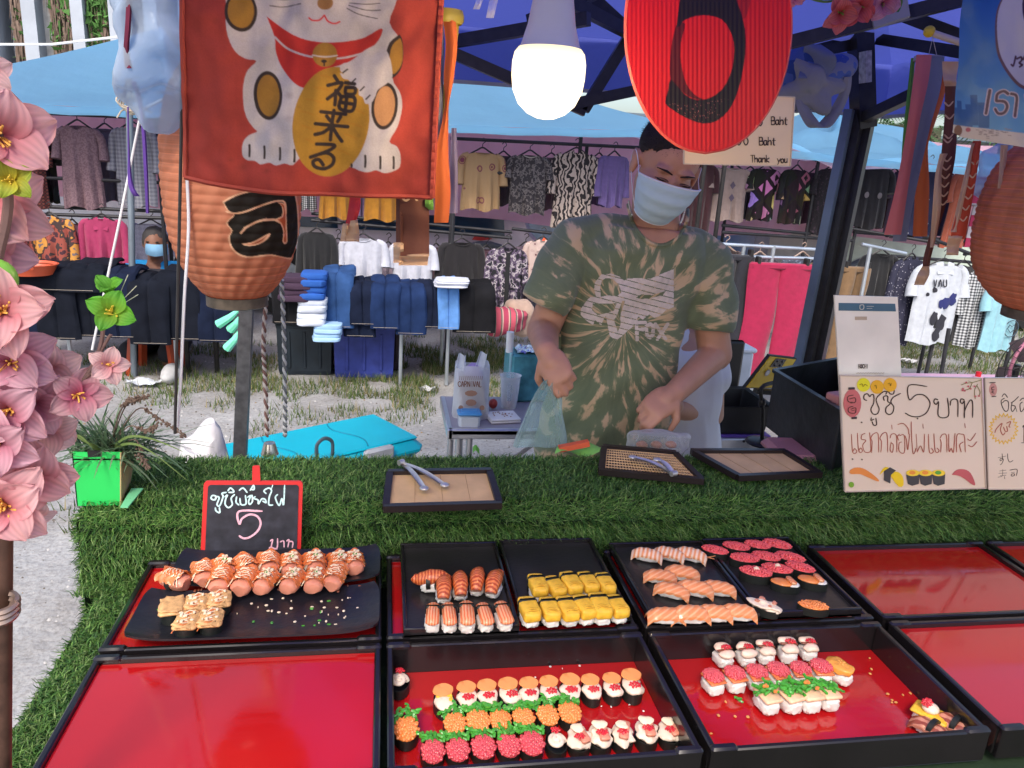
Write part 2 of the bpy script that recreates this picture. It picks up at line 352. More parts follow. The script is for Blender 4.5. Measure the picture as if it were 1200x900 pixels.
t1 = n.new('ShaderNodeTexNoise'); t1.inputs['Scale'].default_value = 70; t1.inputs['Detail'].default_value = 9; tc = n.new('ShaderNodeTexCoord'); l.new(tc.outputs['Object'], t1.inputs['Vector'])
r1 = n.new('ShaderNodeValToRGB'); r1.color_ramp.elements[0].position = .3; r1.color_ramp.elements[0].color = (.7, .68, .66, 1); r1.color_ramp.elements[1].position = .55; r1.color_ramp.elements[1].color = (1, 1, 1, 1); l.new(t1.outputs[0], r1.inputs[0])
t2 = n.new('ShaderNodeTexNoise'); t2.inputs['Scale'].default_value = 2.2; t2.inputs['Detail'].default_value = 7; l.new(tc.outputs['Object'], t2.inputs['Vector'])
r2 = n.new('ShaderNodeValToRGB'); r2.color_ramp.elements[0].position = .35; r2.color_ramp.elements[0].color = (.78, .75, .72, 1); r2.color_ramp.elements[1].position = .56; r2.color_ramp.elements[1].color = (1, 1, 1, 1); l.new(t2.outputs[0], r2.inputs[0])
bsdf = n['Principled BSDF']; src = bsdf.inputs['Base Color'].links[0].from_socket
for rr_ in (r1, r2):
    mx = n.new('ShaderNodeMix'); mx.data_type = 'RGBA'; mx.blend_type = 'MULTIPLY'; mx.inputs[0].default_value = 1; l.new(src, mx.inputs[6]); l.new(rr_.outputs[0], mx.inputs[7]); src = mx.outputs[2]
l.new(src, bsdf.inputs['Base Color'])
# ground: fine relief near the stall, coarse to the horizon
nx, ny = 260, 240
gx = np.linspace(-7, 9, nx); gy = np.linspace(-1.5, 13, ny); GX, GY = np.meshgrid(gx, gy)
def gz(x, y): return .03*noise.noise(Vector((x*.8, y*.8, 0)))+.012*noise.noise(Vector((x*4, y*4, 3)))+.006*noise.noise(Vector((x*11, y*11, 5)))
GZ = np.array([[gz(a, b) for a in gx] for b in gy]); edge = np.minimum.reduce([GX+7, 9-GX, GY+1.5, 13-GY]); GZ *= np.clip(edge, 0, 1)
g = gridmesh('ground', np.stack([GX, GY, GZ], -1), M_sand); tag(link('ground', g), kind='structure')
mb = MB(); bnd = [-600, -7, 9, 600]; bny = [-600, -1.5, 13, 900]
for i in range(3):
    for j in range(3):
        if i == 1 and j == 1: continue
        mb.add([(bnd[i], bny[j], 0), (bnd[i+1], bny[j], 0), (bnd[i+1], bny[j+1], 0), (bnd[i], bny[j+1], 0)], [(0, 1, 2, 3)])
tag(mb.part('terrain', M_sand), kind='structure')
# grass tufts on the sand: nobody could count them
blobs = [((330, 460), .35, .14), ((480, 420), .8, .25), ((430, 470), .35, .12), ((600, 415), .6, .25), ((460, 440), .5, .22), ((420, 455), .6, .22), ((500, 455), .6, .25), ((560, 430), .7, .3), ((440, 480), .5, .16), ((230, 455), .5, .2), ((350, 430), .8, .3), ((260, 470), .4, .15), ((200, 430), .9, .3), ((540, 440), .5, .3), ((390, 420), 1.4, .25), ((560, 415), 1., .3), ((1100, 412), 1.2, .5), ((1160, 420), .9, .4), ((1030, 415), .5, .3), ((1190, 405), 1, .4), ((250, 620), .08, .1), ((310, 500), .3, .14), ((120, 600), .3, .12), ((860, 440), .6, .3)]
V = []; Fc = []; Cc = []
for (p, rx, ry) in blobs:
    c = PZ(*p); N = int(7000*min(rx*ry, .6)+60)
    big = p[0] > 1000
    for k in range(N):
        a = rng.random()*6.283; q = math.sqrt(rng.random()); x = c[0]+rx*q*math.cos(a); y = c[1]+ry*2*q*math.sin(a)
        if noise.noise(Vector((x*3.1, y*3.1, 1))) < (-.25 if big else -.08): continue
        z = gz(x, y); h = .025+.05*rng.random(); la = rng.random()*6.28; ln = .8*h*rng.random()+.01; wd = .0035
        dx, dy = math.cos(la)*wd, math.sin(la)*wd; b = len(V)
        V += [(x-dy, y+dx, z-.003), (x+dy, y-dx, z-.003), (x+math.cos(la)*ln, y+math.sin(la)*ln, z+h)]; Fc.append((b, b+1, b+2))
        k2 = rng.random(); cc = (.07+.08*k2, .13+.07*k2, .03+.03*k2) if rng.random() < .75 else (.32, .27, .14); Cc += [cc]*3
tag(link('ground_grass', nmesh('ground_grass', V, Fc, attrmat('grass_blade', .7, trans=.3), np.array(Cc))), 'short scattered grass tufts growing out of the trodden sand', 'grass', kind='stuff')
# grit and scraps
V = []; Fc = []; Cc = []
for k in range(5200):
    x = -3.+rng.random()*6.5; y = 2+rng.random()*4.2; z = gz(x, y); s_ = .003+.006*rng.random()**2; a = rng.random()*3.1; b = len(V)
    c_, d_ = math.cos(a)*s_, math.sin(a)*s_
    V += [(x-c_, y-d_, z), (x+d_, y-c_, z), (x+c_, y+d_, z), (x-d_, y+c_, z), (x, y, z+s_*.9)]; Fc += [(b, b+1, b+4), (b+1, b+2, b+4), (b+2, b+3, b+4), (b+3, b, b+4)]
    q = rng.random(); cc = (.14, .12, .1) if q < .6 else ((.5, .48, .46) if q < .9 else (.3, .2, .1)); Cc += [cc]*5
tag(link('ground_grit', nmesh('ground_grit', V, Fc, attrmat('grit', .9), np.array(Cc))), 'small stones and bits of debris scattered over the sand', 'grit', kind='stuff')
def scrap(px, lab, c, sz):
    p = PZ(*px); mb = MB(); mb.grid(lambda u, v: (p[0]+(u-.5)*sz*1.6+.01*math.sin(v*9), p[1]+(v-.5)*sz, .03+.02*noise.noise(Vector((u*4, v*4, sz*50)))+.012*math.sin(u*8+v*5)), 10, 8)
    tag(mb.part('litter', mat('scrap_paper'+str(c[0]), c, .8), loc=p), lab, 'litter')
scrap((168, 452), 'crumpled white paper scrap on the sand beside the thin grey pole', (.62, .66, .72), .12)
scrap((1064, 426), 'small white scrap lying in the grass near the far right rack', (.7, .7, .7), .08)
scrap((500, 460), 'small pale scrap on the grassy sand behind the turquoise cool box', (.5, .5, .5), .06)

# ================================================================ MARKET TABLE WITH ARTIFICIAL TURF
TZ, TX0, TX1 = .76, -.485, 1.85
RX0, RY0, RY1, RZ = -.53, 1.33, 1.58, .90
tbl = thing('market_table', 'long stall table under green artificial turf holding the sushi trays', 'table', (.65, 1.1, 0))
mb = MB(); mb.box(((TX0+TX1)/2, 1.05, TZ-.035), (TX1-TX0, 1.1, .03)); mb.part('tabletop', mat('plywood', (.35, .24, .14), .7), tbl, smooth=False)
for x in (TX0+.06, TX1-.06):
    for y in (.55, 1.52):
        MB().tube([(x, y, 0), (x, y, TZ-.05)], .014, 10).part('leg', M_steel, tbl)
turf = thing('artificial_turf', 'green artificial grass mat draped over the table and its raised back step', 'artificial grass', (.65, 1.2, TZ))
def turf_profile(t):
    """t in metres across the sheet, from the table front to the hanging back -> (y, z, ny, nz)"""
    segs = [((.5, TZ-.3), (.5, TZ)), ((.5, TZ), (RY0, TZ)), ((RY0, TZ), (RY0, RZ-.03)), ((RY0, RZ-.03), (RY0+.03, RZ)), ((RY0+.03, RZ), (RY1-.02, RZ+.005)), ((RY1-.02, RZ+.005), (RY1, RZ-.02)), ((RY1, RZ-.02), (RY1+.005, RZ-.35))]
    for a, b in segs:
        d = math.hypot(b[0]-a[0], b[1]-a[1])
        if t <= d: k = t/d; return (a[0]+(b[0]-a[0])*k, a[1]+(b[1]-a[1])*k, -(b[1]-a[1])/d, (b[0]-a[0])/d)
        t -= d
    return (RY1+.005, RZ-.35, 1, 0)
TL = .3+(RY0-.5)+(RZ-.03-TZ)+.0424+(RY1-RY0-.05)+.032+.33
mb = MB(); NT = 60
def tf(u, v):
    y, z, a, b = turf_profile(v*TL); x0 = TX0 if y < RY0-.001 else RX0; x = x0+u*(TX1-x0)
    wv = .004*noise.noise(Vector((x*7, y*7, z*7))); return (x, y+a*wv, z+b*wv)
mb.grid(tf, 80, NT)
for x0, x1, y0, y1, z0, z1 in ((RX0, RX0, RY0, RY1, .45, RZ-.012), (TX0, TX0, .5, RY0, .5, TZ)):
    mb.grid(lambda u, v: (x0+.006*math.sin(u*14), y0+u*(y1-y0), z0+v*(z1-z0)), 12, 8)
mb.part('backing', mat('turf_backing', (.012, .03, .01), .9, bump=.5), turf)
def blades(name, pts, nrm, m, parent, h=.024, wd=.0011, cols=None, lean=.7, comb=(0., 0., 0.)):
    """pts (N,3), nrm (N,3): two-segment curved blades"""
    N = len(pts); off = wloc(parent); pts = pts-off
    rv = rng.normal(size=(N, 3)); rv -= (rv*nrm).sum(1)[:, None]*nrm; rv /= np.linalg.norm(rv, axis=1)[:, None]+1e-9
    hh = h*(.55+.75*rng.random(N))[:, None]; ln = hh*lean*(.25+rng.random(N))[:, None]; cb = np.array(comb)*hh
    side = np.cross(nrm, rv); wv = wd*(.7+.6*rng.random(N))[:, None]; mid = pts+nrm*hh*.6+rv*ln*.35+cb*.4; tip = pts+nrm*hh*.85+rv*ln+cb
    v = np.stack([pts-side*wv, pts+side*wv, mid+side*wv*.75, mid-side*wv*.75, tip], 1).reshape(-1, 3)
    b = (np.arange(N)*5)[:, None]; f = np.concatenate([b+np.array([[0, 1, 2]]), b+np.array([[0, 2, 3]]), b+np.array([[3, 2, 4]])])
    cidx = rng.integers(0, len(cols), N); c = np.array(cols)[cidx]*(.65+.7*rng.random(N))[:, None]; c = np.repeat(c, 5, 0)
    o = link(name, nmesh(name, v, f, m, c), parent); o['kind'] = 'stuff'; return o
def turf_pts(t0, t1, x0, x1, dens):
    A = (t1-t0)*(x1-x0); N = int(A*dens); P = []; Q = []
    tt = t0+rng.random(N)*(t1-t0); xx = x0+rng.random(N)*(x1-x0)
    for t, x in zip(tt, xx):
        y, z, a, b = turf_profile(t); P.append((x, y, z)); Q.append((0, a, b))
    return P, Q
P = []; Q = []
tR = .3+(RY0-.5)
for a in (turf_pts(.3+.1, tR, TX0, -.39, 130000), turf_pts(tR-.045, tR+.155, RX0, TX1, 150000), turf_pts(tR+.155, tR+.42, RX0, TX1, 110000), turf_pts(.3, .41, TX0, -.35, 60000)): P += a[0]; Q += a[1]
N = 9000                                                # the left sides of step and table
for (x0, y0, y1, z0, z1, k) in ((RX0, RY0, RY1, .5, RZ-.01, 6000), (TX0, .52, RY0, .62, TZ, 9000)):
    for i in range(k): P.append((x0, y0+rng.random()*(y1-y0), z0+rng.random()*(z1-z0))); Q.append((-1, 0, 0))
blades('turf_blades', np.array(P), np.array(Q, float), attrmat('turf_blade', .55, trans=.25, spec=.35), turf, h=.017, wd=.0010, lean=1.0, comb=(.1, -.25, -.1), cols=[(.055, .15, .03), (.085, .2, .04), (.15, .29, .065), (.04, .11, .03), (.2, .3, .1)])

# ================================================================ LACQUER TRAYS
ZT = .82
TRAYS = []
def tray(x0, x1, y0, y1, kind, label, floor=.775):
    cx, cy = (x0+x1)/2, (y0+y1)/2; t = thing('lacquer_tray', label, 'tray', (cx, cy, TZ+.014), group='red and black lacquer trays on the turf')
    b = TZ+.014; mb = MB(); w_ = .009
    fl = floor if kind == 'deep' else ZT-.006
    mb.box((cx, cy, (b+fl-.003)/2), (x1-x0-.008, y1-y0-.008, fl-.003-b), bev=.003)
    for (px_, py_, sx, sy) in ((cx, y0+w_/2, x1-x0, w_), (cx, y1-w_/2, x1-x0, w_), (x0+w_/2, cy, w_, y1-y0-2*w_), (x1-w_/2, cy, w_, y1-y0-2*w_)):
        mb.box((px_, py_, (b+ZT)/2+.002), (sx, sy, ZT-b+.004), bev=.002)
    for sx in (-1, 1):
        for sy in (-1, 1): mb.box((cx+sx*((x1-x0)/2-.018), cy+sy*((y1-y0)/2-.0055), ZT+.002), (.038, .013, .01), bev=.003)
    mb.part('rim', M_lacq, t)
    mb = MB(); mb.box((cx, cy, fl-.001), (x1-x0-2*w_+.001, y1-y0-2*w_+.001, .004), bev=.001); mb.part('panel', M_red, t)
    if kind == 'flat': mb = MB(); mb.box((cx, y1-w_-.004, fl+.002), (.09, .004, .0015)); 
    return t
XC = [(-.403, .003), (.012, .418), (.43, .842), (.862, 1.262), (1.275, 1.68)]
lab_b = ['empty-fronted red tray under the two dark plates of sauced rolls', 'back red tray under the two square black plates of prawn and egg sushi', 'back red tray under the long black plates of salmon and roe sushi', 'empty glossy red tray in the back row below the cream price boards', 'red tray at the far right end of the back row, cut by the frame']
lab_f = ['empty glossy red tray at the front left corner of the table', 'deep front tray with rows of orange and pink roe sushi in the middle', 'deep front tray holding pink, white and seaweed topped rice cubes', 'empty red tray at the front right beside the deep sushi tray', None]
for i, (a, b) in enumerate(XC):
    tray(a, b, 1.037, 1.295, 'flat', lab_b[i])
    if lab_f[i]: tray(a, b, .765, 1.026, 'deep' if i in (1, 2) else 'flat', lab_f[i])
# lower layer of the stack seen under the right front tray
t = tray(1.272, 1.68, .765, 1.026, 'flat', 'front row tray at the right edge of the table, mostly outside the frame')

# plates on the back trays
M_mel = mat('black_melamine', (.012, .012, .017), .33, var=.3, coat=.12, bump=.3, bs=45)
def plate(x0, x1, y0, y1, z, label, curl=.009, m=None, flat=False, rz=0.):
    cx, cy = (x0+x1)/2, (y0+y1)/2; mb = MB(); hx, hy = (x1-x0)/2, (y1-y0)/2; th = .003
    t = thing('serving_plate', label, 'plate', (cx, cy, z), group='black serving plates on the trays')
    if flat:
        mb.box((0, 0, .003), (2*hx, 2*hy, .005), bev=.001)
        for (a, b, c, d) in ((0, -hy+.003, 2*hx, .006), (0, hy-.003, 2*hx, .006), (-hx+.003, 0, .006, 2*hy-.012), (hx-.003, 0, .006, 2*hy-.012)): mb.box((a, b, .008), (c, d, .016), bev=.0015)
        mb.v = [(cx+x*math.cos(rz)-y*math.sin(rz), cy+x*math.sin(rz)+y*math.cos(rz), z+zz) for x, y, zz in mb.v]
        mb.part('dish', m or M_lacq, t)
        mp = MB(); mp.box((cx, cy, z+.0065), (2*hx-.013, 2*hy-.013, .0014), rz=rz); mp.part('dish_floor', mat('black_plate_floor', (.02, .018, .018), .3, bump=.15, bs=120, var=.4), t)
        return t
    def f(u, v):
        a, b = 2*u-1, 2*v-1; k = max(abs(a)**7, abs(b)**5); e = curl*(abs(b)**3*.75+abs(a)**7)
        return (cx+a*hx*(1-.05*abs(b)**6), cy+b*hy*(1-.03*abs(a)**6), z+.006+e)
    mb.grid(f, 28, 18); nn = len(mb.v); mb.grid(lambda u, v: tuple(np.array(f(u, v))-(0, 0, .0035)), 28, 18)
    for i in range(28):
        for r_ in (0, 18): a = r_*29+i; mb.f.append((a, a+1, a+1+nn, a+nn))
    for j in range(18):
        for c_ in (0, 28): a = j*29+c_; mb.f.append((a, a+29, a+29+nn, a+nn))
    mb.part('dish', m or M_mel, t)
    fb = MB(); fb.box((cx, cy, z+.001), (2*hx*.7, 2*hy*.7, .007), bev=.002); fb.part('foot', m or M_mel, t)
    return t
PLZ = ZT+.012
plate(-.372, .0, 1.034, 1.166, ZT+.008, 'dark glossy plate with four sauced squares, nearer of the two')
plate(-.345, .0, 1.172, 1.285, ZT+.014, 'dark glossy plate crowded with sauce drizzled rolls, behind the emptier plate')
def pxplate(pts, z, label):
    P_ = [PZ(*p, z) for p in pts]; x0 = (P_[0][0]+P_[3][0])/2; x1 = (P_[1][0]+P_[2][0])/2; y0 = (P_[0][1]+P_[1][1])/2; y1 = (P_[2][1]+P_[3][1])/2
    return plate(x0, x1, y0, y1, z, label, flat=True)
Z2 = ZT+.006
pxplate([(471, 748), (606, 742), (583, 642), (470, 645)], Z2, 'square black plate with grilled prawn and crab stick sushi')
pxplate([(612, 738), (740, 728), (690, 636), (584, 642)], Z2, 'square black plate with two rows of yellow egg sushi')
pxplate([(765, 735), (892, 727), (818, 640), (712, 645)], Z2, 'long black plate with prawn and salmon nigiri')
pxplate([(894, 727), (1008, 722), (922, 635), (820, 640)], Z2, 'long black plate with red roe and orange topped sushi')

# ================================================================ GAZEBO OVER THE STALL
M_blue = cloth_trans('blue_canopy', (.12, .15, .58), .5, .7, bump=.35, bs=9, var=.25, vs=2.)
GXL, GXR, GYB, GYF, GZE = -.3, 1.72, 2.62, .25, 1.93
gz_ = thing('gazebo', 'stall gazebo with a deep blue canopy on a black folding frame', 'gazebo', (.6, 1.5, 0))
pk = np.array([(GXL+GXR)/2, (GYB+GYF)/2, 2.62])
cor = [np.array([GXL, GYF, GZE]), np.array([GXR, GYF, GZE]), np.array([GXR, GYB, GZE]), np.array([GXL, GYB, GZE])]
mb = MB()
for i in range(4):
    a, b = cor[i], cor[(i+1) % 4]
    def f(u, v):
        p = (a*(1-u)+b*u)*(1-v)+pk*v; s_ = -.05*math.sin(math.pi*v)*(1-.5*v)-.02*math.sin(math.pi*u)*math.sin(math.pi*v)
        return (p[0], p[1], p[2]+s_)
    mb.grid(f, 16, 12)
mb.part('canopy', M_blue, gz_, ang=30)
mb = MB(); drop = .17
for i in (0, 1, 2, 3):
    a, b = cor[i], cor[(i+1) % 4]; nn_ = np.cross(b-a, (0, 0, 1)); nn_ /= np.linalg.norm(nn_)
    mb.grid(lambda u, v: tuple(a+(b-a)*(u*1.014-.007)+nn_*(.012+.006*math.sin(u*23)*math.sin(u*3.14))+np.array([0, 0, .004-v*drop*(1-.06*math.sin(u*math.pi))])), 30, 4)
mb.part('valance', M_blue, gz_)
mb = MB()
for i in (0, 1, 2, 3):
    a, b = cor[i], cor[(i+1) % 4]; nn_ = np.cross(b-a, (0, 0, 1)); nn_ /= np.linalg.norm(nn_)
    mb.grid(lambda u, v: tuple(a+(b-a)*(u*1.014-.007)+nn_*(.011+.006*math.sin(u*23)*math.sin(u*3.14))+np.array([0, 0, .006-drop*(1-.06*math.sin(u*math.pi))-v*.012])), 30, 1)
mb.part('hem', mat('grey_hem', (.35, .36, .38), .7), gz_)
def bar(pa, Ya, pb, Yb, w_=.026, name='truss_bar'):
    MB().bar(PY(*pa, Ya), PY(*pb, Yb), w_, w_*1.3).part(name, M_black, gz_, smooth=False)
for b_ in (((525, 50), 2.5, (690, 22), 2.2), ((525, 60), 2.5, (686, 130), 2.5), ((660, -2), 2.2, (760, 50), 2.5), ((684, 129), 2.5, (745, 30), 2.5), ((670, 122), 2.49, (1000, 52), 2.52),
           ((900, 56), 2.2, (1140, -4), 1.9), ((900, 74), 2.5, (1012, 43), 2.55), ((1060, 18), 2.1, (1150, 52), 1.9), ((1008, 140), 2.5, (1110, 92), 2.1), ((1030, 46), 2.5, (1130, 62), 2.2), ((620, 25), 2.45, (700, -10), 2.3), ((690, -5), 2.4, (800, 95), 2.5)): bar(*b_)
pB = PY(1042, 17, 2.02); mb = MB(); a_, b_ = PY(1022, 22, 2.0), PY(1064, 8, 1.96); mb.bar(a_, b_, .035, .05); mb.part('joint_plate', mat('grey_plate', (.3, .29, .28), .5, .3), gz_, smooth=False)
# right rear leg: two thin folding profiles beside a blue-grey one, leaning as it stands
LT, LB = PY(1012, 130, 2.5), PY(945, 452, 2.45); dirL = (LB-LT); LB2 = LT+dirL*(LT[2]/(LT[2]-LB[2]))
for k, (dx, w_, m_) in enumerate(((-.05, .028, mat('blue_grey_pole', (.16, .2, .26), .35, .4)), (-.016, .036, M_black), (.026, .034, M_black))):
    MB().bar(LT+np.array([dx, 0, 0]), LB2+np.array([dx, 0, 0]), w_, .034).part('leg', m_, gz_, smooth=False)
MB().bar(PY(1008, 36, 2.5), PY(1012, 150, 2.5), .06, .06).part('corner_post', M_black, gz_, smooth=False)
a_ = PY(1014, 60, 2.45); b_ = PY(1014, 97, 2.45); MB().bar(a_, b_, .04, .02).part('worn_label', mat('worn_label', (.4, .38, .36), .7, var=.4, vs=60), gz_, smooth=False)
# left rear leg with the bracket below the lantern
T_, B_ = PY(290, 340, 1.72), PY(281, 545, 1.72); d_ = B_-T_; B0 = T_+d_*(T_[2]/(T_[2]-B_[2])); T0 = T_-d_*(.75/abs(d_[2]))
MB().bar(T0, B0, .028, .028).part('leg', mat('dark_steel', (.1, .1, .11), .4, .5, var=.3, vs=60), gz_, smooth=False)
MB().bar(PY(272, 346, 1.7), PY(312, 349, 1.7), .03, .02).part('bracket', mat('bracket_brass', (.2, .16, .1), .5, .4), gz_, smooth=False)
MB().blob(PY(285, 350, 1.685), (.006, .004, .006)).part('bolt', M_steel, gz_)

# ================================================================ THE CLOTHES MARKET BEHIND
M_skyb = cloth_trans('sky_blue_canopy', (.25, .55, .78), .68, .7, bump=.4, bs=5, var=.1, vs=1.2)
M_pink = cloth_trans('pink_lining', (.9, .5, .57), .6, .8, bump=.3, bs=6, var=.18, vs=1.5)
def market_tent(x0, x1, y0, y1, ze, zp, label, sag=.0, lx=None, wavy=0.):
    t = thing('market_tent', label, 'market tent', ((x0+x1)/2, (y0+y1)/2, 0), group='sky blue market tents behind the stall')
    pk = np.array([lx if lx is not None else (x0+x1)/2, (y0+y1)/2, zp]); c = [np.array(q, float) for q in ((x0, y0, ze[0]), (x1, y0, ze[1]), (x1, y1, ze[1]), (x0, y1, ze[0]))]
    mb = MB(); li = MB()
    for i in range(4):
        a, b = c[i], c[(i+1) % 4]
        f = lambda u, v: tuple((a*(1-u)+b*u)*(1-v)+pk*v+np.array([0, 0, -.1*math.sin(math.pi*v)-sag*math.sin(math.pi*u)*(1-v)+wavy*noise.noise(Vector(((a[0]*(1-u)+b[0]*u)*2, v*6, 1)))]))
        mb.grid(f, 24, 14); li.grid(lambda u, v: tuple(np.array(f(u, v))-np.array([0, 0, .035])), 24, 14)
        for q in range(6):
            pass
    mb.part('canopy', M_skyb, t, ang=60); li.part('lining', M_pink, t)
    v = MB()
    for i in (0, 1, 3):
        a, b = c[i], c[(i+1) % 4]
        v.grid(lambda u, w_: tuple(a*(1-u)+b*u+np.array([0, -.01 if i == 0 else 0, -.05*w_-sag*math.sin(math.pi*u)+.004*math.sin(u*40)])), 24, 2)
    v.part('valance', M_skyb, t)
    # back curtain
    w_ = MB(); w_.grid(lambda u, v: (x0+u*(x1-x0), 6.7+.05*math.sin(u*31+v*2)+.02*math.sin(u*77), 1.0-.03*math.sin(u*9)+v*(min(ze)-.75)), 70, 8); w_.part('back_curtain', M_pink, t)
    for (x, y) in ((x0+.03, y0+.03), (x1-.03, y0+.03), (x1-.03, y1-.03), (x0+.03, y1-.03)): MB().tube([(x, y, 0), (x, y, (ze[0] if x < pk[0] else ze[1])-.03)], .017, 8).part('leg', M_black, t)
    return t
YE = 5.3
def zY(px, py, Y): return PY(px, py, Y)[2]
e = lambda px, py: PY(px, py, YE)
market_tent(e(-330, 110)[0], e(206, 128)[0], YE, YE+3, (e(-330, 105)[2], e(206, 130)[2]), PY(190, 40, YE+1.5)[2]+.05, 'sky blue canopy with pink lining at far left, under the vine covered building', lx=PY(190, 40, YE+1.5)[0])
market_tent(e(232, 132)[0], e(838, 150)[0], YE, YE+2.9, (e(232, 132)[2], e(838, 154)[2]), 2.42, 'sky blue canopy seen right behind the glowing bulb', .02)
market_tent(e(850, 168)[0], e(1330, 208)[0], YE, YE+2.9, (e(850, 168)[2], e(1330, 208)[2]), 2.12, 'streaky rippled sky blue canopy behind the leaning black post', .03, wavy=.12)

# --- rails
M_rail = mat('dark_rail', (.03, .03, .035), .5, .3, var=.3)
M_pipe = mat('bright_pipe', (.5, .55, .6), .35, .7)
def rack(label, rails, uprights, m=M_rail, r=.012, grp='clothes racks of the market behind'):
    a = PY(*rails[0][0]); t = thing('clothes_rack', label, 'clothes rack', (a[0], a[1], 0), group=grp)
    for (p, q) in rails: MB().tube([PY(*p), PY(*q)], r, 8).part('rail', m, t)
    for (px, py, Y) in uprights:
        b = PY(px, py, Y); MB().tube([(b[0], b[1], 0), b], r*1.15, 8).part('upright', m, t)
    return t
YU, YL = 5.75, 5.5
rack('thin dark rail at far left carrying the mauve tee and grey plaid shirt', [((0, 130, YU), (192, 139, YU)), ((20, 207, YU), (188, 214, YU)), ((20, 241, YU), (203, 248, YU)), ((20, 250, YU), (203, 256, YU))], [(183, 138, YU), (190, 135, YU+.2), (24, 132, YU)])
rack('long dark rail with the patterned blouses behind the seller', [((528, 162, YU), (750, 173, YU)), ((528, 200, YU), (590, 203, YU)), ((365, 250, YU), (600, 272, YU)), ((365, 258, YU), (600, 279, YU)), ((600, 268, YU), (652, 274, YU))], [(532, 162, YU), (682, 148, YU), (688, 170, YU+.1), (533, 200, YL)])
rack('dark rail between the price card and the black post, holding the diamond print blouses', [((925, 184, YU), (985, 190, YU)), ((846, 264, YU), (950, 274, YU)), ((846, 272, YU), (1000, 282, YU)), ((1000, 190, YU), (1260, 205, YU)), ((1000, 272, YU), (1200, 288, YU)), ((980, 265, YU), (1100, 285, YL))], [(960, 184, YU), (1018, 186, YU), (860, 180, YU+.4), (1190, 205, YU), (1095, 350, YL)])
rack('low bright metal rail with the black and pink trousers on it', [((845, 286, 4.6), (985, 294, 4.6)), ((845, 300, 4.6), (985, 304, 4.6)), ((1010, 286, 4.9), (1062, 297, 4.9))], [(872, 288, 4.6), (907, 288, 4.6), (1020, 290, 4.6)], M_pipe, .011)
rack('dark rail at the right edge with the gingham and white print shirts', [((1080, 275, 4.9), (1200, 322, 4.9)), ((1045, 300, 5.2), (1200, 312, 5.2)), ((1130, 298, 5), (1180, 290, 5.3))], [(1109, 330, 4.9), (1205, 322, 4.9)])

